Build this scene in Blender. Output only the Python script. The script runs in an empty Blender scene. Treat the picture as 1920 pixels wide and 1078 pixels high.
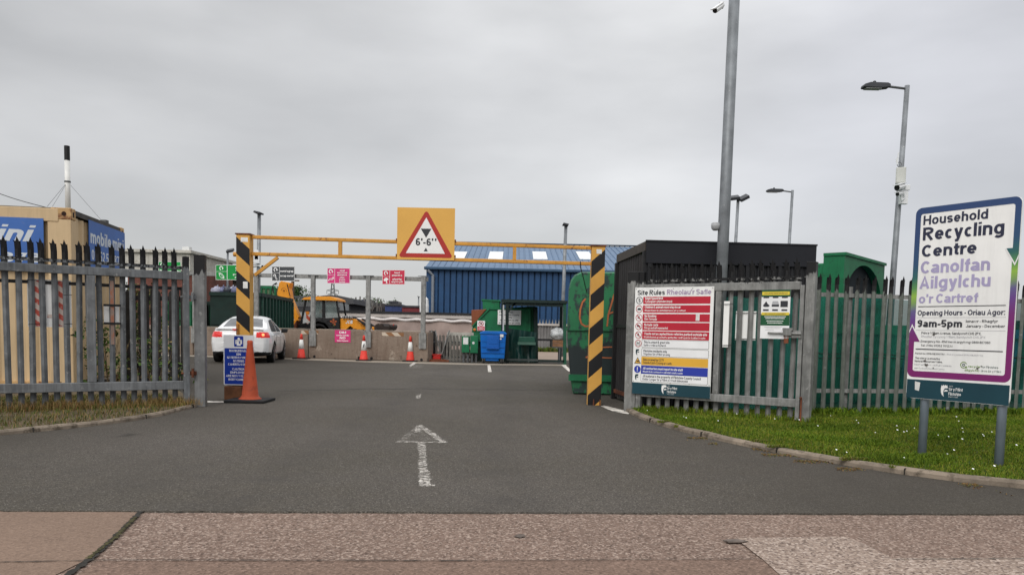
import bpy, math, random
import numpy as np
from mathutils import Vector, Matrix
random.seed(7); RNG = np.random.default_rng(7)
S = bpy.context.scene
C = S.collection
R = math.radians

# ------------------------------------------------------------------ camera
FPX, CX, CY = 1442.0, 960.0, 720.0
PITCH, ROLL, EYE = math.atan(98/1442), R(1.2), 1.08
_f = Vector((0, math.cos(PITCH), -math.sin(PITCH)))
_u0 = Vector((0, math.sin(PITCH), math.cos(PITCH)))
_r0 = Vector((1, 0, 0))
_r = _r0*math.cos(ROLL) + _u0*math.sin(ROLL)
_u = -_r0*math.sin(ROLL) + _u0*math.cos(ROLL)
cam = bpy.data.cameras.new('camera'); camo = bpy.data.objects.new('camera', cam); C.objects.link(camo)
cam.sensor_width = 36; cam.lens = FPX/1920*36; cam.shift_y = (CY-539)/1920
cam.clip_start = .05; cam.clip_end = 5000
camo.matrix_world = Matrix(((_r.x, _u.x, -_f.x, 0), (_r.y, _u.y, -_f.y, 0), (_r.z, _u.z, -_f.z, EYE), (0, 0, 0, 1)))
S.camera = camo
O = Vector((0, 0, EYE))
def ray(px, py): return _r*((px-CX)/FPX) - _u*((py-CY)/FPX) + _f
def at(px, py, Y):
    d = ray(px, py); return O + d*(Y/d.y)
def ground(px, py, z=0.0):
    d = ray(px, py); return O + d*((z-EYE)/d.z)
def onplane(px, py, P0, ang):
    """local (x, z) of a sight line on the upright plane through P0 at bearing ang"""
    d = ray(px, py); n = Vector((math.sin(ang), -math.cos(ang), 0))
    h = O + d*((P0-O).dot(n)/d.dot(n)) - P0
    return h.x*math.cos(ang)+h.y*math.sin(ang), h.z

# ------------------------------------------------------------------ world, sun, exposure
W = bpy.data.worlds.new('World'); S.world = W; W.use_nodes = True
nt = W.node_tree; nt.nodes.clear()
def N(nt, t, **k):
    n = nt.nodes.new(t)
    for a, b in k.items():
        if a.startswith('_'): n.inputs[int(a[1:])].default_value = b
        else: setattr(n, a, b)
    return n
def L(nt, a, b): nt.links.new(a, b)
SUN_EL, SUN_AZ = R(40), R(203)          # behind the viewer, a little to one side, veiled by cloud
sky = N(nt, 'ShaderNodeTexSky', sky_type='NISHITA'); sky.sun_disc = False
sky.sun_elevation = SUN_EL; sky.sun_rotation = SUN_AZ
hs = N(nt, 'ShaderNodeHueSaturation'); hs.inputs['Saturation'].default_value = .25
L(nt, sky.outputs[0], hs.inputs['Color'])
bg1 = N(nt, 'ShaderNodeBackground'); bg1.inputs[1].default_value = .05; bg1.name = 'daylight'
L(nt, hs.outputs[0], bg1.inputs[0])
tc = N(nt, 'ShaderNodeTexCoord')
sx = N(nt, 'ShaderNodeSeparateXYZ'); L(nt, tc.outputs['Generated'], sx.inputs[0])
el = N(nt, 'ShaderNodeMapRange'); L(nt, sx.outputs[2], el.inputs[0])
cr = N(nt, 'ShaderNodeValToRGB'); L(nt, sx.outputs[2], cr.inputs[0])
e = cr.color_ramp.elements
e[0].position = 0; e[0].color = (.33, .33, .335, 1)
e[1].position = 1; e[1].color = (1.25, 1.25, 1.26, 1)
for p, c in ((.10, (.345, .341, .342, 1)), (.28, (.40, .398, .398, 1)), (.45, (.53, .53, .53, 1)), (.62, (1.05, 1.05, 1.06, 1))):
    k = e.new(p); k.color = c
mp = N(nt, 'ShaderNodeMapping'); mp.inputs['Scale'].default_value = (1.3, 1.3, 4.0); mp.inputs['Location'].default_value = (3.1, 1.7, .4)
L(nt, tc.outputs['Generated'], mp.inputs[0])
nz = N(nt, 'ShaderNodeTexNoise'); nz.inputs['Scale'].default_value = 2.1; nz.inputs['Detail'].default_value = 6; nz.inputs['Roughness'].default_value = .45
L(nt, mp.outputs[0], nz.inputs['Vector'])
mr = N(nt, 'ShaderNodeMapRange'); mr.inputs[1].default_value = .3; mr.inputs[2].default_value = .7; mr.inputs[3].default_value = .74; mr.inputs[4].default_value = 1.26
L(nt, nz.outputs['Fac'], mr.inputs[0])
ml = N(nt, 'ShaderNodeMix', data_type='RGBA', blend_type='MULTIPLY'); ml.inputs[0].default_value = 1
L(nt, cr.outputs[0], ml.inputs[6]); L(nt, mr.outputs[0], ml.inputs[7])
# the cloud is thinner, and so brighter, high up to one side
dp = N(nt, 'ShaderNodeVectorMath', operation='DOT_PRODUCT'); L(nt, tc.outputs['Generated'], dp.inputs[0]); dp.inputs[1].default_value = Vector((.33, .80, .50)).normalized()
mg = N(nt, 'ShaderNodeMapRange'); mg.interpolation_type = 'SMOOTHSTEP'; mg.inputs[1].default_value = .82; mg.inputs[2].default_value = 1.0; mg.inputs[3].default_value = .97; mg.inputs[4].default_value = 1.34; L(nt, dp.outputs['Value'], mg.inputs[0])
dq = N(nt, 'ShaderNodeVectorMath', operation='DOT_PRODUCT'); L(nt, tc.outputs['Generated'], dq.inputs[0]); dq.inputs[1].default_value = Vector((.52, .83, .20)).normalized()
mh = N(nt, 'ShaderNodeMapRange'); mh.interpolation_type = 'SMOOTHSTEP'; mh.inputs[1].default_value = .925; mh.inputs[2].default_value = 1.0; mh.inputs[3].default_value = 0; mh.inputs[4].default_value = 1; L(nt, dq.outputs['Value'], mh.inputs[0])
m2 = N(nt, 'ShaderNodeMix', data_type='RGBA', blend_type='MULTIPLY'); m2.inputs[0].default_value = 1; L(nt, ml.outputs[2], m2.inputs[6]); L(nt, mg.outputs[0], m2.inputs[7])
m3 = N(nt, 'ShaderNodeMix', data_type='RGBA', blend_type='MULTIPLY'); L(nt, mh.outputs[0], m3.inputs[0]); L(nt, m2.outputs[2], m3.inputs[6]); m3.inputs[7].default_value = (.75, .755, .80, 1)
bg2 = N(nt, 'ShaderNodeBackground'); bg2.inputs[1].default_value = 1.0; L(nt, m3.outputs[2], bg2.inputs[0])
ad = N(nt, 'ShaderNodeAddShader'); L(nt, bg1.outputs[0], ad.inputs[0]); L(nt, bg2.outputs[0], ad.inputs[1])
wo = N(nt, 'ShaderNodeOutputWorld'); L(nt, ad.outputs[0], wo.inputs[0])
sl = bpy.data.lights.new('sun', 'SUN'); sl.energy = 1.5; sl.angle = R(40); sl.color = (1, .96, .90)
so = bpy.data.objects.new('sun', sl); C.objects.link(so)
_sd = Vector((math.sin(SUN_AZ)*math.cos(SUN_EL), math.cos(SUN_AZ)*math.cos(SUN_EL), math.sin(SUN_EL)))
so.rotation_euler = _sd.to_track_quat('Z', 'Y').to_euler()
S.view_settings.view_transform = 'Standard'; S.view_settings.look = 'None'
S.view_settings.exposure = 0; S.view_settings.gamma = 1
S.render.engine = 'CYCLES'; S.cycles.max_bounces = 6; S.cycles.transparent_max_bounces = 12

# ------------------------------------------------------------------ materials
def newmat(name):
    m = bpy.data.materials.new(name); m.use_nodes = True
    t = m.node_tree; b = t.nodes['Principled BSDF']; return m, t, b
def coords(t, rnd=True):
    """object coordinates, shifted per object so that repeats do not look alike"""
    tc = N(t, 'ShaderNodeTexCoord')
    if not rnd: return tc.outputs['Object']
    oi = N(t, 'ShaderNodeObjectInfo'); ml = N(t, 'ShaderNodeMath', operation='MULTIPLY'); ml.inputs[1].default_value = 37.0
    L(t, oi.outputs['Random'], ml.inputs[0])
    va = N(t, 'ShaderNodeVectorMath', operation='ADD'); L(t, tc.outputs['Object'], va.inputs[0]); L(t, ml.outputs[0], va.inputs[1])
    return va.outputs[0]
def noise(t, vec, scale, detail=4, rough=.55, lo=.35, hi=.65, stretch=None):
    if stretch:
        m = N(t, 'ShaderNodeMapping'); m.inputs['Scale'].default_value = stretch; L(t, vec, m.inputs[0]); vec = m.outputs[0]
    n = N(t, 'ShaderNodeTexNoise'); n.inputs['Scale'].default_value = scale; n.inputs['Detail'].default_value = detail; n.inputs['Roughness'].default_value = rough
    L(t, vec, n.inputs['Vector'])
    r = N(t, 'ShaderNodeMapRange'); r.inputs[1].default_value = lo; r.inputs[2].default_value = hi
    L(t, n.outputs['Fac'], r.inputs[0]); return r.outputs[0]
def mixc(t, fac, a, b, blend='MIX'):
    m = N(t, 'ShaderNodeMix', data_type='RGBA', blend_type=blend)
    for i, x in ((0, fac), (6, a), (7, b)):
        if isinstance(x, (int, float)): m.inputs[i].default_value = x
        elif isinstance(x, tuple): m.inputs[i].default_value = (*x, 1)
        else: L(t, x, m.inputs[i])
    return m.outputs[2]
def math_(t, op, a, b=0.0, clamp=False):
    m = N(t, 'ShaderNodeMath', operation=op); m.use_clamp = clamp
    for i, x in ((0, a), (1, b)):
        if isinstance(x, (int, float)): m.inputs[i].default_value = x
        else: L(t, x, m.inputs[i])
    return m.outputs[0]
def bump(t, b, h, dist, strength=.6):
    n = N(t, 'ShaderNodeBump'); n.inputs['Distance'].default_value = dist; n.inputs['Strength'].default_value = strength
    L(t, h, n.inputs['Height']); L(t, n.outputs[0], b.inputs['Normal'])
def sc(c, k): return tuple(min(1, x*k) for x in c)
_mc = {}
def mat(name, col, rough=.6, metal=0.0, var=.12, vs=2.5, spots=None, sscale=9, slo=.58, shi=.66, streak=0.0, bumpd=0.0, bs=60, blacktop=None, coat=0):
    """painted or metal surface: mottled base colour, blotches of a second colour (rust, grime, dirt, bare metal), run-down streaks"""
    if name in _mc: return _mc[name]
    m, t, b = newmat(name); v = coords(t)
    c = mixc(t, noise(t, v, vs), sc(col, 1-var), sc(col, 1+var))
    if streak: c = mixc(t, math_(t, 'MULTIPLY', noise(t, v, 5, 4, .6, .45, .75, (4, 4, .35)), streak), c, sc(col, .45))
    if 'galvan' in name: c = mixc(t, math_(t, 'MULTIPLY', noise(t, v, 11, 5, .65, .5, .78, (3, 3, .16)), .75), c, sc(col, 1.75))
    if spots: c = mixc(t, noise(t, v, sscale, 6, .65, slo, shi), c, spots)
    if blacktop is not None:
        s = N(t, 'ShaderNodeSeparateXYZ'); L(t, N(t, 'ShaderNodeTexCoord').outputs['Object'], s.inputs[0])
        z = math_(t, 'ADD', s.outputs[2], math_(t, 'MULTIPLY', noise(t, v, 14, 3, .6, .3, .7, (1.6, 1.6, .5)), .11))
        f = math_(t, 'MULTIPLY', math_(t, 'SUBTRACT', z, blacktop), 40.0, True)
        c = mixc(t, f, c, (.012, .012, .013))
    L(t, c, b.inputs['Base Color'])
    b.inputs['Roughness'].default_value = rough; b.inputs['Metallic'].default_value = metal; b.inputs['Specular IOR Level'].default_value = .3
    if coat: b.inputs['Coat Weight'].default_value = coat; b.inputs['Coat Roughness'].default_value = .08
    if bumpd: bump(t, b, noise(t, v, bs, 4, .6, 0, 1), bumpd)
    _mc[name] = m; return m
GALV_C = (.158, .165, .172)
galv = mat('galvanised_steel', GALV_C, .55, .25, .22, 7, (.29, .29, .285), 16, .60, .70, .5)
galv_tar = mat('galvanised_steel_tarred_top', (.132, .140, .148), .6, .25, .28, 7, (.27, .27, .265), 16, .60, .70, .6, blacktop=1.86)
galv_pale = mat('galvanised_bright', (.33, .335, .34), .5, .3, .12, 7, (.42, .42, .42), 12, .58, .7, .2)
galv_blue = mat('weathered_pole_steel', (.22, .235, .25), .5, .3, .2, 5, (.42, .42, .40), 22, .66, .70, .2)
orange_rail = mat('amber_rail_paint', (.56, .27, .045), .5, 0, .12, 4, (.16, .05, .02), 13, .60, .68, .25)
white_panel = mat('white_sign_face', (.84, .84, .825), .4, 0, .05, 2, (.62, .60, .55), 3.2, .62, .85, .14)
white_cool = mat('white_plastic', (.82, .82, .83), .4, 0, .05, 3)
ink = mat('black_ink', (.035, .037, .045), .5, 0, .05)
navy_ink = mat('navy_ink', (.03, .034, .065), .5, 0, .05)
lilac = mat('lilac_ink', (.37, .335, .52), .5, 0, .06)
grey_ink = mat('pale_grey_ink', (.42, .42, .44), .5, 0, .1)
red_ink = mat('red_vinyl', (.46, .02, .04), .4, 0, .06)
pink_ink = mat('magenta_vinyl', (.58, .04, .18), .45, 0, .08)
crimson = mat('crimson_vinyl', (.53, .03, .07), .45, 0, .08)
amber_ink = mat('amber_vinyl', (.72, .40, .05), .45, 0, .06)
yellow_ink = mat('yellow_vinyl', (.72, .55, .06), .45, 0, .06)
blue_ink = mat('blue_vinyl', (.03, .05, .36), .4, 0, .06)
deep_blue = mat('deep_blue_vinyl', (.004, .03, .27), .4, 0, .06)
teal_ink = mat('dark_teal_vinyl', (.012, .05, .068), .45, 0, .08)
green_ink = mat('dark_green_vinyl', (.012, .085, .035), .45, 0, .08)
sign_green = mat('leaf_green_vinyl', (.006, .26, .045), .45, 0, .08)
sign_grey = mat('charcoal_vinyl', (.055, .06, .066), .45, 0, .08)
sign_white = mat('white_lettering', (.80, .80, .79), .5, 0, .04)
paper = mat('weathered_paper', (.68, .68, .66), .7, 0, .12, 12)
black_metal = mat('black_metal', (.014, .014, .015), .5, .1, .2)
dark_rubber = mat('black_rubber', (.014, .014, .015), .8, 0, .2, 6)
rust = mat('rusty_steel', (.15, .05, .025), .85, .1, .35, 6, (.06, .025, .015), 9)
galv_dark = mat('dull_steel', (.10, .105, .11), .6, .3, .2)

# ------------------------------------------------------------------ mesh builder
ORG = {}
class MB:
    def __init__(s): s.v = []; s.f = []; s.m = []; s.T = None
    def add(s, vs, fs, mi=0):
        n = len(s.v)
        s.v += [tuple(s.T @ Vector(p)) if s.T is not None else tuple(p) for p in vs]
        s.f += [tuple(i+n for i in f) for f in fs]; s.m += [mi]*len(fs); return s
    def box(s, x0, x1, y0, y1, z0, z1, mi=0):
        return s.add([(x0, y0, z0), (x1, y0, z0), (x1, y1, z0), (x0, y1, z0), (x0, y0, z1), (x1, y0, z1), (x1, y1, z1), (x0, y1, z1)],
                     [(0, 3, 2, 1), (4, 5, 6, 7), (0, 1, 5, 4), (1, 2, 6, 5), (2, 3, 7, 6), (3, 0, 4, 7)], mi)
    def beam(s, a, b, w, h, mi=0, up=(0, 0, 1)):
        a, b = Vector(a), Vector(b); d = (b-a).normalized(); up = Vector(up)
        if abs(d.dot(up)) > .99: up = Vector((0, 1, 0))
        x = d.cross(up).normalized()*(w/2); y = x.cross(d).normalized()*(h/2)
        return s.add([a-x-y, a+x-y, a+x+y, a-x+y, b-x-y, b+x-y, b+x+y, b-x+y],
                     [(0, 1, 2, 3), (7, 6, 5, 4), (4, 5, 1, 0), (5, 6, 2, 1), (6, 7, 3, 2), (7, 4, 0, 3)], mi)
    def tube(s, pts, r, n=8, mi=0, cap=True):
        pts = [Vector(p) for p in pts]; rs = r if isinstance(r, (list, tuple)) else [r]*len(pts)
        vs = []; fs = []; prev = None
        for i, p in enumerate(pts):
            d = (pts[min(i+1, len(pts)-1)]-pts[max(i-1, 0)]).normalized()
            if prev is None:
                a = Vector((0, 0, 1)) if abs(d.z) < .9 else Vector((1, 0, 0)); x = d.cross(a).normalized()
            else: x = (prev-d*prev.dot(d)).normalized()
            prev = x; y = d.cross(x)
            for k in range(n):
                q = 2*math.pi*k/n; vs.append(p+x*math.cos(q)*rs[i]+y*math.sin(q)*rs[i])
        for i in range(len(pts)-1):
            for k in range(n): fs.append((i*n+k, i*n+(k+1) % n, (i+1)*n+(k+1) % n, (i+1)*n+k))
        if cap: fs.append(tuple(range(n-1, -1, -1))); fs.append(tuple((len(pts)-1)*n+k for k in range(n)))
        return s.add(vs, fs, mi)
    def lathe(s, prof, n=16, c=(0, 0, 0), axis='z', mi=0):
        vs = []; fs = []
        for r, h in prof:
            for k in range(n):
                q = 2*math.pi*k/n; a, b = r*math.cos(q), r*math.sin(q)
                p = {'z': (a, b, h), 'x': (h, a, b), 'y': (b, h, a)}[axis]
                vs.append((p[0]+c[0], p[1]+c[1], p[2]+c[2]))
        for i in range(len(prof)-1):
            for k in range(n): fs.append((i*n+k, i*n+(k+1) % n, (i+1)*n+(k+1) % n, (i+1)*n+k))
        fs.append(tuple(range(n-1, -1, -1))); fs.append(tuple((len(prof)-1)*n+k for k in range(n)))
        return s.add(vs, fs, mi)
    def prism(s, pts, y0, y1, mi=0, frame=None):
        """outline in the xz plane, pushed from y0 to y1; frame: (origin, xdir, ydir, zdir)"""
        n = len(pts); vs = [(x, y0, z) for x, z in pts]+[(x, y1, z) for x, z in pts]
        ar = sum(pts[i][0]*pts[(i+1) % n][1]-pts[(i+1) % n][0]*pts[i][1] for i in range(n))
        fr, bk = tuple(range(n)), tuple(range(2*n-1, n-1, -1))
        sd = [(i, i+n, (i+1) % n+n, (i+1) % n) for i in range(n)]
        fs = [fr, bk]+sd
        if ar < 0: fs = [f[::-1] for f in fs]
        return s.add(vs, fs, mi)
    def sheet(s, pts, y, mi=0):
        n = len(pts); ar = sum(pts[i][0]*pts[(i+1) % n][1]-pts[(i+1) % n][0]*pts[i][1] for i in range(n))
        f = tuple(range(n))
        return s.add([(x, y, z) for x, z in pts], [f if ar > 0 else f[::-1]], mi)
    def rect(s, x0, x1, z0, z1, y, mi=0): return s.sheet([(x0, z0), (x1, z0), (x1, z1), (x0, z1)], y, mi)
    def ring(s, x, z, r0, r1, y, a0=0, a1=360, n=24, mi=0):
        for k in range(n):
            p, q = R(a0+(a1-a0)*k/n), R(a0+(a1-a0)*(k+1)/n)
            s.sheet([(x+r0*math.cos(p), z+r0*math.sin(p)), (x+r1*math.cos(p), z+r1*math.sin(p)), (x+r1*math.cos(q), z+r1*math.sin(q)), (x+r0*math.cos(q), z+r0*math.sin(q))], y, mi)
        return s
    def text(s, body, x, z, cap, y, width=None, align='l', bold=.0, shear=0.0, mi=0):
        vs, fs, x0, x1 = glyphs(body, bold, shear)
        k = cap; kx = width/(x1-x0) if width else k
        ox = x-x0*kx if align == 'l' else x-(x0+x1)/2*kx if align == 'c' else x-x1*kx
        return s.add([(ox+a*kx, y+c, z+b*k) for a, b, c in vs], fs, mi)
    def build(s, name, mats, parent=None, local=False, smooth=False, bevel=0, label=None):
        me = bpy.data.meshes.new(name)
        vs = s.v
        if parent is not None and not local:
            o = ORG[parent.name]; vs = [(p[0]-o[0], p[1]-o[1], p[2]-o[2]) for p in vs]
        org = Vector((0, 0, 0))
        if parent is None and not local:
            a = np.array(vs); org = Vector(((a[:, 0].min()+a[:, 0].max())/2, (a[:, 1].min()+a[:, 1].max())/2, a[:, 2].min()))
            vs = [(p[0]-org.x, p[1]-org.y, p[2]-org.z) for p in vs]
        me.from_pydata([tuple(p) for p in vs], [], s.f)
        for m in (mats if isinstance(mats, (list, tuple)) else [mats]): me.materials.append(m)
        me.polygons.foreach_set('material_index', s.m)
        if smooth: me.polygons.foreach_set('use_smooth', [True]*len(s.f))
        ob = bpy.data.objects.new(name, me); C.objects.link(ob); ob.location = org
        if parent is not None: ob.parent = parent; ORG[ob.name] = ORG[parent.name]
        else: ORG[ob.name] = tuple(org)
        if bevel:
            b = ob.modifiers.new('bevel', 'BEVEL'); b.width = bevel; b.segments = 2; b.limit_method = 'ANGLE'; b.angle_limit = R(50)
        if label: ob['label'] = label
        return ob
# a plain grotesque built from strokes: one outline strip per stroke, each a hair in front of the last
def _arc(cx, cy, rx, ry, a0, a1, n=None):
    n = n or max(4, int(abs(a1-a0)/20)); return [(cx+rx*math.cos(R(a0+(a1-a0)*i/n)), cy+ry*math.sin(R(a0+(a1-a0)*i/n))) for i in range(n+1)]
def _letter(c, h):
    X, m = .73, .365
    def bowl(w, cy=.365, ry=None): return _arc(w/2, cy, w/2-h, (ry or X/2)-h+.006, 0, 360, 22)
    if c == ' ': return .22, []
    if c == 'a': w = .57; return w, [_arc(w/2-.01, X-.22, w/2-h-.01, .22-h, 160, 0)+[(w-h, .14), (w-h+.015, 0)], [(w-h, .43)]+_arc(w/2-.02, .215, w/2-h-.02+.02, .215-h, 80, 330)]
    if c in 'bpdq':
        w = .60; s = h if c in 'bp' else w-h; return w, [bowl(w), [(s, 0 if c in 'bd' else -.27), (s, 1 if c in 'bd' else X)]]
    if c == 'c': w = .52; return w, [_arc(w/2, m, w/2-h, m-h, 48, 312)]
    if c == 'e': w = .58; return w, [_arc(w/2, m, w/2-h, m-h, 0, 318), [(h, m-.01), (w-h*.3, m-.01)]]
    if c == 'f': w = .36; s = .17; return w, [[(s, 0), (s, .80)]+_arc(s+.17, .80, .17, .20-h, 180, 95)[1:], [(0, X-h), (w, X-h)]]
    if c == 'g': w = .60; return w, [bowl(w), [(w-h, X), (w-h, .0)]+_arc(w/2, -.02, w/2-h, .25-h, 0, -150)]
    if c in 'hn': w = .57; return w, [[(h, 0), (h, 1 if c == 'h' else X)], [(h, .3)]+_arc(w/2, X-.27, w/2-h, .27-h, 165, 0)+[(w-h, 0)]]
    if c == 'i': return 2*h, [[(h, 0), (h, X)], [(h, .86), (h, 1)]]
    if c == 'j': return .24, [[(.24-h, X), (.24-h, -.12), (.12, -.24), (0, -.24)], [(.24-h, .86), (.24-h, 1)]]
    if c == 'k': w = .55; return w, [[(h, 0), (h, 1)], [(w-h*.8, X), (h*1.5, .28)], [(.24, .40), (w-h*.9, 0)]]
    if c == 'l': return 2*h, [[(h, 0), (h, 1)]]
    if c == 'm':
        w = .90; q = (w-2*h)/4; return w, [[(h, 0), (h, X)], [(h, .3)]+_arc(h+q, X-.25, q, .25-h, 165, 0)+[(h+2*q, 0)], [(h+2*q, .3)]+_arc(h+3*q, X-.25, q, .25-h, 165, 0)+[(w-h, 0)]]
    if c == 'o': w = .61; return w, [bowl(w)]
    if c == 'r': w = .38; return w, [[(h, 0), (h, X)], [(h, .34)]+_arc(w, X-.32, w-h, .32-h, 165, 88)]
    if c in 'sS':
        w, T = (.53, X) if c == 's' else (.67, 1); r = (T-2*h)/4
        return w, [_arc(w/2, T-h-r, w/2-h, r, 22, 250)+_arc(w/2, h+r, w/2-h, r, 70, -158)]
    if c == 't': w = .36; s = .16; return w, [[(s, .93), (s, .17)]+_arc(s+.16, .17, .16, .17-h, 180, 268)[1:], [(0, X-h), (w, X-h)]]
    if c == 'u': w = .57; return w, [[(h, X)]+_arc(w/2, .27, w/2-h, .27-h, 180, 345)+[(w-h, .4)], [(w-h, 0), (w-h, X)]]
    if c == 'v': w = .56; return w, [[(h, X), (w/2, h*.4), (w-h, X)]]
    if c == 'w': w = .82; return w, [[(h, X), (w*.29, h*.5), (w/2, X-h*.5), (w*.71, h*.5), (w-h, X)]]
    if c == 'x': w = .55; return w, [[(h, X), (w-h, 0)], [(h, 0), (w-h, X)]]
    if c == 'y': w = .57; return w, [[(h, X), (w/2, .06)], [(w-h, X), (w/2, -.04), (w*.40, -.18), (w*.16, -.20)]]
    if c == 'z': w = .52; return w, [[(.02, X-h), (w-h*1.2, X-h), (h*1.2, h), (w, h)]]
    if c == 'A' or c == 'Â':
        w = .72; return w, [[(h, 0), (w/2, 1-h*.3), (w-h, 0)], [(w*.22, .30), (w*.78, .30)]]+([[(w*.3, 1.1), (w*.5, 1.22), (w*.7, 1.1)]] if c == 'Â' else [])
    if c == 'B': w = .68; return w, [[(h, 0), (h, 1)], [(h, 1-h), (w*.5, 1-h)]+_arc(w*.5, .76, w*.46-h, .24-h, 90, -90)[1:]+[(h, .52)], [(w*.5, .52)]+_arc(w*.5, .26, w*.5-h, .26-h, 90, -90)+[(h, h)]]
    if c in 'CG':
        w = .71; s = [_arc(w/2, .5, w/2-h, .5-h, 42, 318 if c == 'C' else 350)]
        return w, s+([[(w*.55, .46), (w-h*.4, .46)], [(w-h, .46), (w-h, .02)]] if c == 'G' else [])
    if c == 'D': w = .73; return w, [[(h, 0), (h, 1)], [(h, 1-h), (w*.42, 1-h)]+_arc(w*.42, .5, w*.58-h, .5-h, 90, -90)[1:]+[(h, h)]]
    if c in 'EF': w = .62 if c == 'E' else .58; return w, [[(h, 0), (h, 1)], [(h, 1-h), (w, 1-h)], [(h, .52), (w*.93, .52)]]+([[(h, h), (w, h)]] if c == 'E' else [])
    if c == 'H': w = .71; return w, [[(h, 0), (h, 1)], [(w-h, 0), (w-h, 1)], [(h, .52), (w-h, .52)]]
    if c == 'I': return 2*h, [[(h, 0), (h, 1)]]
    if c == 'J': w = .54; return w, [[(w-h, 1)]+_arc(w/2, .26, w/2-h, .26-h, 0, -185)]
    if c == 'K': w = .70; return w, [[(h, 0), (h, 1)], [(w-h, 1), (h*1.4, .36)], [(.28, .56), (w-h*.8, 0)]]
    if c == 'L': w = .56; return w, [[(h, 1), (h, 0)], [(h, h), (w, h)]]
    if c == 'M': w = .85; return w, [[(h, 0), (h, 1)], [(h, 1-h*.4), (w/2, h), (w-h, 1-h*.4)], [(w-h, 1), (w-h, 0)]]
    if c == 'N': w = .72; return w, [[(h, 0), (h, 1)], [(h, 1-h*.3), (w-h, h*.3)], [(w-h, 0), (w-h, 1)]]
    if c in 'OQ0': w = .79 if c != '0' else .57; return w, [_arc(w/2, .5, w/2-h, .5-h, 0, 360, 26)]+([[(w*.6, .22), (w-h*.6, .0)]] if c == 'Q' else [])
    if c in 'PR': w = .66 if c == 'P' else .71; return w, [[(h, 0), (h, 1)], [(h, 1-h), (w*.5, 1-h)]+_arc(w*.5, .73, w*.48-h, .27-h, 90, -90)[1:]+[(h, .46)]]+([[(w*.45, .46), (w-h, 0)]] if c == 'R' else [])
    if c == 'T': w = .63; return w, [[(w/2, 0), (w/2, 1)], [(0, 1-h), (w, 1-h)]]
    if c == 'U': w = .71; return w, [[(h, 1)]+_arc(w/2, .32, w/2-h, .32-h, 180, 360)+[(w-h, 1)]]
    if c == 'V': w = .68; return w, [[(h, 1), (w/2, h*.4), (w-h, 1)]]
    if c == 'W': w = .96; return w, [[(h, 1), (w*.28, h*.5), (w/2, 1-h*.5), (w*.72, h*.5), (w-h, 1)]]
    if c == 'X': w = .68; return w, [[(h, 1), (w-h, 0)], [(h, 0), (w-h, 1)]]
    if c == 'Y': w = .68; return w, [[(h, 1), (w/2, .42), (w-h, 1)], [(w/2, .45), (w/2, 0)]]
    if c == 'Z': w = .62; return w, [[(.02, 1-h), (w-h*1.2, 1-h), (h*1.2, h), (w, h)]]
    if c == '1': return .36, [[(.36-h, 0), (.36-h, 1)], [(.36-h, .94), (.02, .74)]]
    if c == '2': w = .56; return w, [_arc(w/2, .70, w/2-h, .30-h, 165, -35)+[(h*1.2, h)], [(h*.6, h), (w, h)]]
    if c == '3': w = .57; return w, [_arc(w*.47, .755, w*.45-h, .245-h, 150, -90), _arc(w/2, .27, w/2-h, .27-h, 90, -155)]
    if c == '4': w = .58; return w, [[(w*.72, 0), (w*.72, 1-h*.4), (h, .26), (w, .26)]]
    if c == '5': w = .57; return w, [[(w*.92, 1-h), (w*.22, 1-h), (w*.14, .50)]+_arc(w/2, .32, w/2-h, .32-h, 130, -155)]
    if c == '6': w = .57; return w, [_arc(w/2, .31, w/2-h, .31-h, 0, 360, 20), [(w-h*1.3, .80)]+_arc(w/2+.02, .55, w/2-h+.02, .45-h, 65, 190)]
    if c == '9': w = .57; return w, [_arc(w/2, .69, w/2-h, .31-h, 0, 360, 20), [(h*1.3, .20)]+_arc(w/2-.02, .45, w/2-h+.02, .45-h, 245, 370)]
    if c == '7': w = .56; return w, [[(0, 1-h), (w-h, 1-h), (w*.34, 0)]]
    if c == '8': w = .57; return w, [_arc(w/2, .755, w/2-h*1.15, .245-h, 0, 360, 18), _arc(w/2, .27, w/2-h, .27-h, 0, 360, 18)]
    if c == 'ô': w = .61; return w, [bowl(w), [(w*.25, .84), (w*.5, .98), (w*.75, .84)]]
    if c == '-': return .32, [[(0, .36), (.32, .36)]]
    if c == '•': return .22, [[(0, .40), (.22, .40)]] if h < .11 else []
    if c == '.': return 2*h, [[(h, 0), (h, 2*h)]]
    if c == ',': return 2*h, [[(h, 2*h), (h*.6, -.12)]]
    if c == ':': return 2*h, [[(h, 0), (h, 2*h)], [(h, X-2*h), (h, X)]]
    if c == "'": return 2*h, [[(h, .68), (h, 1)]]
    if c == '"': return 6*h, [[(h, .68), (h, 1)], [(5*h, .68), (5*h, 1)]]
    if c == '!': return 2*h, [[(h, .3), (h, 1)], [(h, 0), (h, 2*h)]]
    if c == '?': return .5, [_arc(.25, .74, .25-h, .26-h, 165, -60)+[(.25, .28)], [(.25, 0), (.25, 2*h)]]
    if c == '/': return .36, [[(.02, 0), (.34, 1)]]
    if c == '(': return .26, [_arc(.5, .4, .4, .7, 125, 235)]
    if c == ')': return .26, [_arc(-.24, .4, .4, .7, 55, -55)]
    if c == '&': w = .68; return w, [[(w-h*.5, .0), (w*.22, .66)]+_arc(w*.40, .80, w*.24-h*.4, .20-h, 200, -40)+[(w*.16, .40)]+_arc(w*.38, .24, w*.38-h, .24-h, 160, 380)]
    return .4, []
_gc = {}
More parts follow.
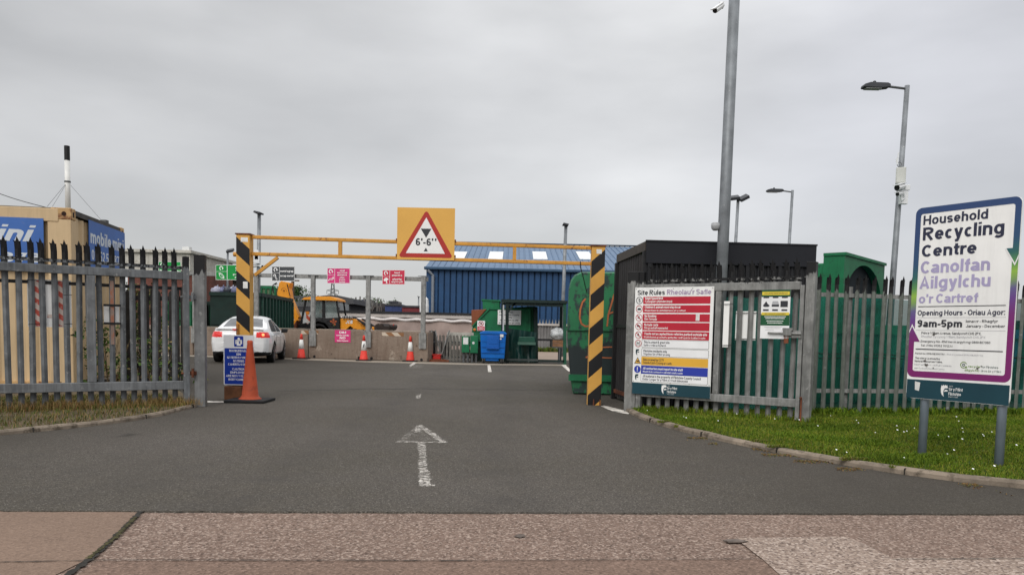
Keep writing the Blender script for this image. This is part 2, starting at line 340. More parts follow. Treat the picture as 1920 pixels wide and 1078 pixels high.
def glyphs(body, bold, shear):
    k = (body, bold, shear)
    if k in _gc: return _gc[k]
    h = min(.105, .058+bold*1.3); vs = []; fs = []; pen = 0.0
    for c in body:
        w, st = _letter(c, h)
        for si, P_ in enumerate(st):
            hh = .10 if c == '•' else h; n = len(P_); b0 = len(vs); dy = -.00022*si-(.00005 if len(vs) % 2 else 0)
            closed = n > 8 and abs(P_[0][0]-P_[-1][0])+abs(P_[0][1]-P_[-1][1]) < 1e-6
            for i, (x, y) in enumerate(P_):
                a = P_[i-1] if i else (P_[-2] if closed else None); b = P_[i+1] if i < n-1 else (P_[1] if closed else None)
                d1 = Vector((x-a[0], y-a[1])).normalized() if a else None; d2 = Vector((b[0]-x, b[1]-y)).normalized() if b else None
                d1 = d1 or d2; d2 = d2 or d1; n1, n2 = Vector((-d1.y, d1.x)), Vector((-d2.y, d2.x)); q = n1+n2
                q = n1 if q.length < .3 else q.normalized()*min(1.3, 1/max(.35, q.normalized().dot(n1)))
                for s_ in (1, -1): px_, py_ = x+q.x*hh*s_, y+q.y*hh*s_; vs.append((pen+px_+shear*py_, py_, dy))
            fs += [(b0+2*i+1, b0+2*i+3, b0+2*i+2, b0+2*i) for i in range(n-1)]
        pen += w+((.045 if c in 'rftcTCLKV' else .085) if c != ' ' else 0)
    _gc[k] = (vs, fs, min(v[0] for v in vs), max(v[0] for v in vs)); return _gc[k]
def thing(name, label, cat, loc=(0, 0, 0), rot=0.0, group=None):
    o = bpy.data.objects.new(name, None); C.objects.link(o); o.location = loc; o.rotation_euler = (0, 0, rot); o.empty_display_size = .2
    ORG[o.name] = tuple(loc); o['label'] = label; o['category'] = cat
    if group: o['group'] = group
    return o
def tag(o, label, cat, group=None):
    o['label'] = label; o['category'] = cat
    if group: o['group'] = group
    return o
def kind(o, k): o['kind'] = k; return o
def dup(root, loc, rot=0.0, label=None):
    def cp(o, par):
        c = o.copy(); C.objects.link(c)
        if par is not None: c.parent = par
        for ch in list(o.children): cp(ch, c)
        return c
    r = cp(root, None); r.location = loc; r.rotation_euler = (0, 0, rot); ORG[r.name] = tuple(loc)
    if label: r['label'] = label
    return r
def px(pts, Y):
    """outline given as sight lines on the upright plane y = Y -> xz points"""
    return [(p.x, p.z) for p in (at(a, b, Y) for a, b in pts)]

# ------------------------------------------------------------------ ground
def asphalt():
    m, t, b = newmat('worn_asphalt'); v = coords(t, False)
    big = noise(t, v, .35, 4, .5, .3, .7); mid = noise(t, v, 3.2, 5, .6, .3, .7)
    c = mixc(t, big, (.073, .064, .049), (.104, .092, .081)); c = mixc(t, math_(t, 'MULTIPLY', mid, .4), c, (.070, .064, .058))
    vo = N(t, 'ShaderNodeTexVoronoi'); vo.inputs['Scale'].default_value = 135; L(t, v, vo.inputs['Vector'])
    sp = N(t, 'ShaderNodeSeparateColor'); L(t, vo.outputs['Color'], sp.inputs[0])
    hi = N(t, 'ShaderNodeMapRange'); hi.inputs[1].default_value = .80; hi.inputs[2].default_value = 1.0; L(t, sp.outputs[0], hi.inputs[0])
    lo = N(t, 'ShaderNodeMapRange'); lo.inputs[1].default_value = .3; lo.inputs[2].default_value = .0; L(t, sp.outputs[1], lo.inputs[0])
    c = mixc(t, math_(t, 'MULTIPLY', hi.outputs[0], .65), c, (.25, .23, .205)); c = mixc(t, math_(t, 'MULTIPLY', lo.outputs[0], .8), c, (.016, .015, .014))
    # darker wheel-worn band and patches of grime
    c = mixc(t, math_(t, 'MULTIPLY', noise(t, v, .9, 6, .65, .52, .72, (1, .35, 1)), .4), c, (.056, .051, .045))
    sp2 = N(t, 'ShaderNodeSeparateXYZ'); L(t, v, sp2.inputs[0])       # two bands polished and darkened by wheels, wandering a little
    xw = math_(t, 'ADD', sp2.outputs[0], math_(t, 'MULTIPLY', noise(t, v, .22, 2, .5, 0, 1), 1.2))
    for x0_ in (-1.75, -.1):
        tr = math_(t, 'SUBTRACT', 1.0, math_(t, 'MULTIPLY', math_(t, 'ABSOLUTE', math_(t, 'SUBTRACT', xw, x0_+.6)), 2.6), True)
        c = mixc(t, math_(t, 'MULTIPLY', tr, math_(t, 'MULTIPLY', noise(t, v, 1.6, 4, .6, .3, .6), .38)), c, (.055, .050, .046))
    c = mixc(t, noise(t, v, 1.15, 3, .5, .70, .76), c, (.034, .031, .029))   # oil drips
    darkening = math_(t, 'ADD', math_(t, 'MULTIPLY', math_(t, 'ABSOLUTE', math_(t, 'ADD', sp2.outputs[0], 1.0)), .33), math_(t, 'MULTIPLY', noise(t, v, .7, 5, .6, .2, .8), .9))
    c = mixc(t, math_(t, 'MULTIPLY', math_(t, 'SUBTRACT', darkening, 1.05, True), .8, True), c, (.045, .039, .031))   # darkens unevenly towards both sides of the yard
    L(t, c, b.inputs['Base Color']); b.inputs['Roughness'].default_value = .9; b.inputs['Specular IOR Level'].default_value = .2
    bump(t, b, vo.outputs['Distance'], .006, .7); return m
def aggregate(name, base, peb, dark, k=1.0, scale=62):
    m, t, b = newmat(name); v = coords(t, False)
    c = mixc(t, noise(t, v, .8, 4, .5, .3, .7), sc(base, .88), sc(base, 1.1))
    vo = N(t, 'ShaderNodeTexVoronoi'); vo.inputs['Scale'].default_value = scale; L(t, v, vo.inputs['Vector'])
    sp = N(t, 'ShaderNodeSeparateColor'); L(t, vo.outputs['Color'], sp.inputs[0])
    hi = N(t, 'ShaderNodeMapRange'); hi.inputs[1].default_value = .55; hi.inputs[2].default_value = .95; L(t, sp.outputs[0], hi.inputs[0])
    lo = N(t, 'ShaderNodeMapRange'); lo.inputs[1].default_value = .4; lo.inputs[2].default_value = .05; L(t, sp.outputs[1], lo.inputs[0])
    c = mixc(t, math_(t, 'MULTIPLY', hi.outputs[0], .8*k), c, peb); c = mixc(t, math_(t, 'MULTIPLY', lo.outputs[0], .8*k), c, dark)
    c = mixc(t, math_(t, 'MULTIPLY', noise(t, v, 2.3, 6, .65, .58, .80), .25), c, dark)
    L(t, c, b.inputs['Base Color']); b.inputs['Roughness'].default_value = .9; b.inputs['Specular IOR Level'].default_value = .2
    bump(t, b, vo.outputs['Distance'], .007, .8*k); return m
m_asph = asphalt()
m_conc = aggregate('exposed_aggregate', (.195, .135, .106), (.42, .33, .275), (.075, .05, .039), 1.0, 88)
m_slab = aggregate('smooth_slab', (.205, .142, .106), (.30, .215, .165), (.10, .068, .052), .5, 90)
m_patch = aggregate('pale_patch', (.275, .21, .17), (.50, .41, .35), (.10, .07, .058), 1.1, 78)
m_strip = aggregate('lower_slab', (.175, .118, .09), (.30, .21, .165), (.07, .047, .037), .75, 86)
m_soil = mat('dry_soil', (.10, .075, .045), .95, 0, .3, 5, (.05, .05, .02), 7, bumpd=.02, bs=30)
m_lawn = mat('lawn_soil', (.04, .06, .008), .95, 0, .3, 5, (.08, .075, .03), 5, bumpd=.02, bs=40)
m_kerb = mat('kerb_concrete', (.215, .175, .135), .9, 0, .28, 4, (.085, .068, .05), 11, .50, .66, 0, .008, 60)
m_wall = None
def flat(name, pts, z, m, k='structure'):
    mb = MB(); mb.add([(p[0], p[1], z) for p in pts], [tuple(range(len(pts)))])
    o = mb.build(name, m); return kind(o, k)
def gpts(pp, z=0.0): return [ground(a, b, z)[:2] for a, b in pp]
flat('ground', [(-1500, -300), (1500, -300), (1500, 2500), (-1500, 2500)], -.05, mat('far_ground', (.13, .125, .11), .95, 0, .2, .05))
def ragged(a, b, step, amp):
    a, b = Vector((*a, 0)), Vector((*b, 0)); n = max(2, int((b-a).length/step)); d = (b-a)/n; nn = Vector((-d.y, d.x, 0)).normalized()
    return [tuple((a+d*i+nn*random.uniform(-amp, amp))[:2]) for i in range(n+1)]
e0, e1 = ground(-900, 953.5), ground(2900, 966)
edge = ragged(e0[:2], e1[:2], .05, .008)
mb = MB(); n = len(edge)
mb.add([(x, y, 0) for x, y in edge]+[(x*9, 75, 0) for x, y in edge], [(i, i+1, i+1+n, i+n) for i in range(n-1)])
mb.add([(x, y, 0) for x, y in edge]+[(x, y-.003, -.012) for x, y in edge], [(i+n, i+1+n, i+1, i) for i in range(n-1)])
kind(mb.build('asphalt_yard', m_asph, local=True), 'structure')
# concrete road in front, with slabs of other finish lying in it
flat('concrete_road', [(-14, -3), (14, -3), (14, 6.2), (-14, 6.2)], -.0105, m_conc)
j0, j1, j2 = ground(268, 957, -.01), ground(182, 1040, -.01), ground(105, 1078, -.01)
d = (j2-j0).normalized(); j3 = j2+d*2.5
lft = [tuple(j0[:2]), tuple(j1[:2]), tuple(j2[:2]), tuple(j3[:2]), (-14, j3.y), (-14, e0.y+.004), (-4, j0.y+.03)]
flat('concrete_slab', lft, -.0065, m_slab)
q0, q1 = ground(182, 1052, -.01), ground(2600, 1046, -.01)
flat('concrete_slab', [tuple(j3[:2]), (14, j3.y), (14, q1.y), tuple(q1[:2]), tuple(q0[:2])], -.0075, m_strip)
flat('concrete_patch', gpts([(1378, 1010), (1588, 1007), (1640, 1030), (1672, 1047), (2600, 1047), (2700, 1300), (1640, 1300), (1470, 1086), (1430, 1050)], -.01), -.004, m_patch)
m_joint = mat('joint_dirt', (.028, .026, .022), .95, 0, .3, 20)
m_moss = mat('joint_moss', (.05, .045, .016), .95, 0, .4, 25, (.03, .028, .02), 40)
def strip(name, pts, w, z, m, amp=.3, step=.025, k='structure'):
    mb = MB(); vs = []
    for a, b in zip(pts[:-1], pts[1:]):
        for p in ragged(a, b, step, w*amp*.4):
            dd = (Vector(b)-Vector(a)).normalized(); nn = Vector((-dd.y, dd.x)); ww = w*random.uniform(1-amp, 1+amp)/2
            vs.append((p[0]+nn.x*ww, p[1]+nn.y*ww, z)); vs.append((p[0]-nn.x*ww, p[1]-nn.y*ww, z))
    mb.add(vs, [(i, i+1, i+3, i+2) for i in range(0, len(vs)-2, 2)])
    return kind(mb.build(name, m), k)
def v2(p): return tuple(p[:2])
strip('joint_dirt', [v2(j0), v2(j1), v2(j3)], .030, -.002, m_joint, .4, .012)
strip('joint_moss', [v2(ground(255, 968)), v2(ground(215, 1008)), v2(ground(165, 1046))], .020, .0005, m_moss, .7, .012, k='stuff')
strip('joint_dirt', [v2(ground(-200, 1056)), v2(q0), v2(ground(900, 1049))], .008, -.0015, m_joint, .6)
strip('joint_dirt', [v2(ground(900, 1049)), v2(ground(1425, 1046))], .005, -.0015, m_joint, .6)
strip('joint_dirt', [v2(ground(1672, 1047)), v2(q1)], .006, -.0005, m_joint, .6)

# broken piece of stone and a tar blot on the concrete
p = ground(1376, 1014)
mb = MB(); mb.lathe([(.0, 0), (.034, .002), (.04, .010), (.028, .018), (.006, .020)], 9)
mb.v = [(p.x+x*1.5*(1+.35*math.sin(3*math.atan2(y, x)+1))+random.uniform(-.004, .004), p.y+y*.7*(1+.3*math.sin(5*math.atan2(y, x))), -.006+z*.7) for x, y, z in mb.v]
tag(mb.build('stone', mat('grey_stone', (.14, .115, .10), .9, 0, .3, 30), smooth=True), 'small flat grey stone lying at the corner of the pale concrete patch', 'stone')
blot = ground(975, 1002); mb = MB()
mb.add([(blot.x+.020*(1+.9*random.random())*math.cos(q), blot.y+.024*(1+.9*random.random())*math.sin(q), -.0045) for q in np.linspace(0, 6.28, 15)[:-1]], [tuple(range(14))])
kind(mb.build('tar_blot', mat('tar_stain', (.10, .08, .068), .9, 0, .4, 60)), 'structure')
# seams and worn white paint on the asphalt
strip('asphalt_seam', [v2(ground(520, 733)), v2(ground(700, 729)), v2(ground(1062, 731))], .035, .004, mat('tar_seam', (.05, .047, .043), .8, 0, .3, 12), .6, .06)
strip('asphalt_seam', [v2(ground(60, 757)), v2(ground(700, 765)), v2(ground(1140, 772))], .012, .004, mat('tar_seam_faint', (.085, .08, .075), .8, 0, .3, 12), .7, .06)
def worn(name, lo, hi, stretch=(1, 1, 1)):
    m, t, b = newmat(name); v = coords(t, False)
    f = noise(t, v, 20, 6, .75, lo, hi, (stretch[0]*.8, 1.9, 1)); b.inputs['Roughness'].default_value = .8
    c = mixc(t, noise(t, v, 30, 3), (.80, .76, .70), (.60, .56, .50)); L(t, c, b.inputs['Base Color'])
    f2 = noise(t, v, 4.5, 4, .6, .30, .55, stretch)
    L(t, math_(t, 'MULTIPLY', f, f2), b.inputs['Alpha']); return m
wp = worn('worn_white_paint', .475, .56); wp2 = worn('faint_white_paint', .52, .68); wp3 = worn('scant_white_paint', .48, .56)
def marking(name, pp, m, z=.004):
    if name == 'painted_arrow':      # paint broken away along its edges
        g = gpts(pp, z); q = []
        for a, b in zip(g, g[1:]+g[:1]): q += ragged(tuple(a), tuple(b), .018, .013)[:-1]
        return flat(name, q, z, m)
    return flat(name, gpts(pp, z), z, m)
marking('painted_arrow', [(782, 829), (797, 829), (799, 850), (799, 872), (806, 890), (808, 911), (786, 911), (785, 880), (786, 855)], wp)
marking('painted_arrow', [(740, 828), (838, 829), (790, 796), (784, 796)], worn('trace_white_paint', .55, .66), .0045)
marking('painted_arrow', [(784, 799), (787, 796), (791, 796), (840, 829), (826, 829)], wp, .0055)
marking('painted_arrow', [(781, 797), (787, 797), (789, 810), (777, 810)], wp, .0060)
marking('painted_arrow', [(744, 827), (782, 799), (784, 802), (757, 827)], wp2, .0058)
marking('painted_arrow', [(742, 827), (838, 828), (838, 829.6), (742, 828.6)], wp3, .0065)
marking('painted_line', [(803, 906), (816, 907), (816, 911), (801, 911)], wp3)
marking('painted_line', [(1126, 761), (1133, 760), (1182, 772), (1178, 776), (1150, 771)], worn('curve_paint', .30, .40))
marking('painted_line', [(380, 751), (424, 752), (424, 754), (380, 754)], worn('line_paint', .30, .42))
marking('painted_line', [(914, 684), (919, 684), (922, 697), (915, 697)], worn('bay_paint', .32, .44))
marking('painted_line', [(1052, 684), (1060, 684), (1073, 696), (1066, 696)], worn('bay_paint_two', .32, .44))
marking('painted_line', [(768, 684), (776, 679), (781, 680), (769, 688)], worn('bay_paint_three', .40, .5))
marking('painted_line', [(780, 741), (790, 738), (788, 746), (780, 747)], wp3)
marking('painted_line', [(770, 684), (792, 684), (790, 690), (765, 690)], wp2)
flat('concrete_apron', gpts([(250, 666), (380, 669), (560, 674.5), (700, 679.5), (880, 684), (1000, 685), (1062, 686), (1062, 683), (880, 681), (700, 676), (560, 671), (380, 665), (250, 661)]), .003, aggregate('apron_concrete', (.27, .235, .19), (.34, .3, .25), (.14, .12, .1), .4))
flat('loading_slab', gpts([(985, 674), (1075, 676), (1075, 660), (985, 659)]), .005, aggregate('pale_slab', (.28, .22, .175), (.33, .27, .22), (.16, .13, .11), .3))
# verges with edging stones
def kerb_run(name, pp, h, w, zb=0.0, side=1):
    P = [ground(a, b, zb) for a, b in pp]; Q = []
    for a, b in zip(P[:-1], P[1:]):
        n = max(1, int((b-a).length/.3))
        for i in range(n): Q.append(a+(b-a)*(i/n))
    Q.append(P[-1]); Q = [Vector((q.x, q.y, 0)) for q in Q]
    for _ in range(3): Q = [Q[0]]+[(Q[i-1]+Q[i]*2+Q[i+1])/4 for i in range(1, len(Q)-1)]+[Q[-1]]
    mb = MB(); vs = []; back = []
    for i, q in enumerate(Q):
        d = (Q[min(i+1, len(Q)-1)]-Q[max(i-1, 0)]).normalized(); nn = Vector((-d.y, d.x, 0))*side
        hh = h+random.uniform(-.006, .006); o = nn*random.uniform(-.006, .006)
        for dx, z in ((0, -.03), (.006, hh-.018), (.022, hh), (w, hh+.002), (w, -.03)): vs.append(q+nn*dx+o+Vector((0, 0, z)))
        back.append(q+nn*(w-.01))
    for i in range(len(Q)-1):
        for k in range(4): mb.add([], [(i*5+k, i*5+k+1, (i+1)*5+k+1, (i+1)*5+k)][:0])
    n = 5; fs = [(i*n+k, (i+1)*n+k, (i+1)*n+k+1, i*n+k+1) for i in range(len(Q)-1) for k in range(4)]
    mb.add(vs, fs); o = kind(mb.build(name, m_kerb), 'structure')
    # open joints between the stones
    g = MB(); acc = 0
    for i in range(1, len(Q)-1):
        acc += (Q[i]-Q[i-1]).length
        if acc > 1.05:
            acc = 0; d = (Q[i+1]-Q[i-1]).normalized(); nn = Vector((-d.y, d.x, 0))*side
            a, c = Q[i]-nn*.008+Vector((0, 0, -.01)), Q[i]+nn*(w+.002)
            g.beam(a+Vector((0, 0, h/2+.012)), c+Vector((0, 0, h/2+.001)), .005, h+.002)
    if g.v: kind(g.build('joint_dirt', m_joint), 'structure')
    return back
KL = kerb_run('kerb', [(-260, 838), (0, 817), (60, 810), (120, 805), (200, 797), (280, 785), (350, 769), (376, 760)], .045, .06, 0, 1)
KR = kerb_run('kerb', [(1172, 771), (1185, 779), (1210, 790), (1245, 801), (1310, 818), (1410, 840), (1500, 858), (1590, 874), (1710, 895), (1800, 906), (1920, 918), (2200, 938), (2700, 960)], .050, .085, 0, 1)
hingeL = ground(364, 762); LA = R(34)
hingeR = ground(1181, 771); RA = R(-35.0)
def verge(name, back, far, z, m):
    mb = MB(); pts = [(p.x, p.y, z) for p in back]+[(x, y, z) for x, y in far]
    mb.add(pts, [tuple(range(len(pts)))]); return kind(mb.build(name, m), 'structure')
verge('verge', KL, [(hingeL.x+.10, hingeL.y+.12), (hingeL.x-.25, 10.75), (-6.1, 13.6), (-8.7, 19), (-14, 19), (-14, 7)], .035, m_soil)
verge('lawn', KR, [(14, 6), (14, 12.6), (hingeR.x+.25, 12.0), (hingeR.x+.02, hingeR.y+.1)], .046, m_lawn)

# ------------------------------------------------------------------ grass
def blades(name, pos, h, w, mats, lean=.5, segs=2, k='stuff'):
    n = len(pos); ang = RNG.uniform(0, 2*np.pi, n); hh = h*RNG.uniform(.45, 1.15, n); ww = w*RNG.uniform(.7, 1.3, n)
    la = RNG.uniform(0, 2*np.pi, n); ll = hh*lean*RNG.uniform(.1, 1.0, n)
    dx, dy = np.cos(ang)*ww/2, np.sin(ang)*ww/2
    lx, ly = np.cos(la)*ll, np.sin(la)*ll
    P = np.zeros((n, 5, 3)); x, y, z = pos[:, 0], pos[:, 1], pos[:, 2]
    P[:, 0] = np.stack([x-dx, y-dy, z], 1); P[:, 1] = np.stack([x+dx, y+dy, z], 1)
    P[:, 2] = np.stack([x+dx*.8+lx*.35, y+dy*.8+ly*.35, z+hh*.6], 1); P[:, 3] = np.stack([x-dx*.8+lx*.35, y-dy*.8+ly*.35, z+hh*.6], 1)
    P[:, 4] = np.stack([x+lx, y+ly, z+hh*(1-.25*lean)], 1)
    base = np.arange(n)*5
    quads = np.stack([base, base+1, base+2, base+3], 1); tris = np.stack([base+3, base+2, base+4], 1)
    me = bpy.data.meshes.new(name); me.vertices.add(n*5); me.vertices.foreach_set('co', P.reshape(-1).astype(np.float32))
    loops = np.concatenate([quads.reshape(-1), tris.reshape(-1)]); me.loops.add(len(loops)); me.loops.foreach_set('vertex_index', loops.astype(np.int32))
    ls = np.concatenate([np.arange(n)*4, n*4+np.arange(n)*3]); me.polygons.add(2*n); me.polygons.foreach_set('loop_start', ls.astype(np.int32))
    for m in mats: me.materials.append(m)
    mi = RNG.integers(0, len(mats), n); me.polygons.foreach_set('material_index', np.concatenate([mi, mi]).astype(np.int32))
    me.update(calc_edges=True); o = bpy.data.objects.new(name, me); C.objects.link(o); return kind(o, k)
def inside(pts, poly):
    x, y = pts[:, 0], pts[:, 1]; r = np.zeros(len(pts), bool); n = len(poly)
    for i in range(n):
        (x0, y0), (x1, y1) = poly[i], poly[(i+1) % n]
        if y0 == y1: continue
        r ^= ((y0 > y) != (y1 > y)) & (x < (x1-x0)*(y-y0)/(y1-y0)+x0)
    return r
def scatter(poly, n, z):
    a = np.array(poly); lo, hi = a.min(0), a.max(0); p = RNG.uniform(lo, hi, (n, 2)); p = p[inside(p, poly)]
    return np.concatenate([p, np.full((len(p), 1), z)], 1)
def leafmat(name, c, tr=.35):
    m, t, b = newmat(name); v = coords(t, False)
    L(t, mixc(t, noise(t, v, 1.3, 3, .5, .3, .7), sc(c, .75), sc(c, 1.25)), b.inputs['Base Color']); b.inputs['Roughness'].default_value = .7; b.inputs['Specular IOR Level'].default_value = .12
    return m
gm = [leafmat('grass_green', (.115, .165, .010)), leafmat('grass_deep', (.055, .105, .008)), leafmat('grass_yellow', (.19, .19, .028)), leafmat('grass_mid', (.085, .135, .009))]
dm = [leafmat('dry_straw', (.20, .125, .045)), leafmat('dry_brown', (.13, .068, .026)), leafmat('dry_olive', (.10, .10, .026)), leafmat('dry_pale', (.24, .17, .075)), leafmat('weed_green', (.06, .085, .018)), leafmat('weed_olive', (.085, .10, .022))]
lawn_poly = [(p.x, p.y) for p in KR if p.x < 7.5]+[(7.6, 5.4), (8.2, 11.4), (hingeR.x+.4, 11.4), (hingeR.x+.05, hingeR.y)]
P = scatter(lawn_poly, 260000, .046)
keep = RNG.random(len(P)) < np.clip(1.15-(P[:, 1]-5.5)/9, .35, 1); P = P[keep]
cl_ = np.sin(P[:, 0]*4.1+np.sin(P[:, 1]*3.3))+np.sin(P[:, 1]*5.7+np.sin(P[:, 0]*2.2)*2)
blades('lawn_grass', P[cl_ < .7], .032, .0055, gm, .8); blades('lawn_tufts', P[cl_ >= .7], .048, .0062, gm[:2]+gm[3:], .9)
kk = RNG.integers(4, len(KR)-4, 5200); P = np.array([(KR[i].x, KR[i].y, .044) for i in kk])+np.stack([RNG.uniform(-.14, .14, 5200), np.abs(RNG.normal(0, .035, 5200))-.012, np.zeros(5200)], 1)
P = P[np.sin(P[:, 0]*11)+np.sin(P[:, 0]*4.7+1) > .5]; blades('kerb_grass', P, .045, .005, gm+dm[2:4], 1.4)
# longer tufts and weeds along the fence foot
fA, fB = at(1522, 775, 10.55), at(1990, 775, 11.35)
k = RNG.uniform(0, 1, 5200); side = RNG.normal(0, .10, 5200)-.08
P = np.stack([fA.x+(fB.x-fA.x)*k, fA.y+(fB.y-fA.y)*k+side, np.full(5200, .046)], 1)
P = P[(np.sin(P[:, 0]*9)+np.sin(P[:, 0]*23+1)+RNG.normal(0, .7, len(P))) > -.2]
blades('fence_weeds', P, .12, .016, gm[:2]+[gm[3]], .9)
k = RNG.uniform(.2, 2.6, 1500)
P = np.stack([hingeR.x+np.cos(RA)*k+RNG.normal(0, .05, 1500), hingeR.y+np.sin(RA)*k+RNG.normal(0, .07, 1500), np.full(1500, .046)], 1)
blades('gate_weeds', P, .09, .008, gm, .8)
# dead leaves and needles washed along the kerb foot
n = 2600; i = RNG.integers(6, len(KR)-6, n); b = np.array([(p.x, p.y) for p in KR])
off = .13+np.abs(RNG.normal(0, .07, n)); P = np.stack([b[i, 0]+RNG.uniform(-.2, .2, n)-off*.35, b[i, 1]-off*1.05+RNG.uniform(-.02, .02, n), np.full(n, .004)], 1)
keep = (np.sin(P[:, 0]*3.1)+np.sin(P[:, 0]*7.7) > -.1); P = P[keep]
blades('kerb_litter', P, .012, .012, dm[:3], 2.2)
# daisies
dz = MB(); P = scatter(lawn_poly, 900, .0)
cl = [(random.uniform(2.2, 6.5), random.uniform(6, 10.3)) for _ in range(26)]
keep = np.array([min((p[0]-c[0])**2+(p[1]-c[1])**2 for c in cl) < .11 or random.random() < .10 for p in P])
for p in P[keep][:60]:
    r = random.uniform(.006, .010); z = .046+random.uniform(.03, .055)
    dz.add([(p[0]+r*math.cos(q), p[1]+r*math.sin(q)-.002, z+.5*r*math.sin(q)) for q in np.linspace(0, 6.28, 8)[:-1]], [tuple(range(7))])
kind(dz.build('daisies', sign_white), 'stuff')
# dry verge grass in front of and under the opened gate
vp = [(p.x, p.y) for p in KL]+[(hingeL.x-.05, hingeL.y+.1), (-5.1, 11.4), (-9, 9.6), (-9, 6)]
P = scatter(vp, 60000, .035); P = P[P[:, 1] < 12]
gline = (P[:, 0]-hingeL.x)*math.sin(LA)-(P[:, 1]-hingeL.y)*math.cos(LA)      # distance in front of the gate
keep = RNG.random(len(P)) < np.where(gline > .30, .30, .8); P = P[keep]
blades('verge_grass', P, .065, .006, dm+dm[4:], .9)
k = RNG.uniform(.1, 3.4, 5200)
P = np.stack([hingeL.x-np.cos(LA)*k+RNG.normal(0, .12, 5200)+.06, hingeL.y-np.sin(LA)*k+RNG.normal(0, .12, 5200)-.05, np.full(5200, .035)], 1)
P = P[(np.sin(k*5)+np.sin(k*13+2)+RNG.normal(0, .6, 5200)) > -.5]
blades('verge_stems', P, .14, .0045, dm[:3]+[dm[0], dm[3]], .8)

# ------------------------------------------------------------------ palisade fencing
def pale_mb(h, w=.068, z0=.03, splay=.03):
    """W-section steel pale with a three-pronged, splayed top"""
    mb = MB(); hx = w/2; xs = [-hx, -hx*.62, 0, hx*.62, hx]; ys = [.010, -.002, -.013, -.002, .010]
    zt = h-.145; th = .004
    fr = [(x, y, z0) for x, y in zip(xs, ys)]+[(x, y, zt) for x, y in zip(xs, ys)]
    bk = [(x, y+th, z) for x, y, z in fr]
    mb.add(fr, [(i, i+1, i+6, i+5) for i in range(4)]); mb.add(bk, [(i+5, i+6, i+1, i) for i in range(4)])
    for i in (0, 4): mb.add([fr[i], bk[i], bk[i+5], fr[i+5]], [(0, 1, 2, 3), ])
    def prong(x0, x1, y0, y1, tip, out):
        a = [(x0, y0, zt), (x1, y1, zt)]; m = [(x0*.96+out*.5, y0-.008, zt+.075), (x1*.8+out*.5, y1-.008, zt+.085)]
        v = a+m+[tip]; b = [(x, y+th, z) for x, y, z in v]
        mb.add(v, [(0, 1, 3, 2), (2, 3, 4)]); mb.add(b, [(2, 3, 1, 0), (4, 3, 2)])
        mb.add([v[0], v[2], b[2], b[0]], [(0, 1, 2, 3)]); mb.add([v[1], v[3], b[3], b[1]], [(0, 1, 2, 3)])
    prong(-.024, .022, ys[1]-.006, ys[3]-.006, (-.006, -.02, h), 0)
    prong(xs[0], -.010, ys[0], ys[1], (-hx-.012, -.035, h-.05), -.010)
    prong(.006, xs[4], ys[3], ys[4], (hx-.004, -.03, h-.055), .004)
    return mb
def place(o, x, y=0.0, z=0.0): o.location = (x, y, z); return o
def rep(o, parent, x, y=0.0, z=0.0):
    c = o.copy(); C.objects.link(c); c.parent = parent; c.location = (x, y, z); ORG[c.name] = ORG[parent.name]; return c
def tie(mb, x0, x1, z, y): mb.tube([(x0, y, z), (x1, y, z+.004)], .004, 5)

# opened gate on the dry verge
gl = thing('palisade_gate', 'grey palisade gate swung open over the dry verge, striped board tied behind', 'gate', tuple(hingeL), LA)
GX = -3.5
mb = MB(); mb.box(GX, -.13, -.035, .035, 1.665, 1.765); mb.build('top_rail', galv_tar, gl, True, bevel=.006)
mb = MB(); mb.box(GX, -.13, -.035, .035, .235, .345); mb.build('bottom_rail', galv, gl, True, bevel=.006)
mb = MB(); mb.box(-.13, -.055, -.037, .037, .06, 1.97); mb.build('gate_stile', galv_tar, gl, True, bevel=.006)
sx = onplane(172, 620, hingeL, LA)[0]
mb = MB(); mb.box(sx-.05, sx+.045, -.033, .033, .347, 1.663); mb.build('gate_stile', galv, gl, True, bevel=.006)
mb = MB(); mb.box(GX-.07, GX, -.037, .037, .06, 1.97); mb.build('gate_stile', galv_tar, gl, True, bevel=.006)
mb = MB(); mb.box(GX, -.135, .012, .040, 1.80, 1.84)
for k in range(25): mb.lathe([(.012, .0), (.012, -.012), (.004, -.016)], 8, (-.20-k*.1365, .012, 1.82), 'y')
mb.build('bolt_rail', galv_tar, gl, True)
mb = MB(); mb.box(GX, -.13, .085, .11, 1.535, 1.575); mb.build('inner_rail', black_metal, gl, True)
pl = pale_mb(2.08)
tops = [11, 35, 59, 83, 105, 127, 149, 171, 190, 211, 232, 251, 271, 291, 310, 328]
xs = [onplane(t, 470, hingeL, LA)[0] for t in tops]
sp = (xs[-1]-xs[0])/(len(xs)-1); xs = [xs[-1]-i*sp for i in range(24) if xs[-1]-i*sp > GX+.06]
p0 = pl.build('gate_pale', galv_tar, gl, True); place(p0, xs[0], .055)
for x in xs[1:]: rep(p0, gl, x, .055).rotation_euler = (random.uniform(-.010, .010), random.uniform(-.011, .011), random.uniform(-.2, .2))
for z in (.42, 1.42):
    mb = MB(); mb.box(-.065, .03, -.02, .02, z, z+.05); mb.tube([(-.02, -.035, z-.03), (-.02, -.035, z+.09)], .018, 8); mb.tube([(-.16, -.01, z+.025), (-.055, -.01, z+.025)], .012, 6)
    mb.build('hinge', galv if z > 1 else rust, gl, True)
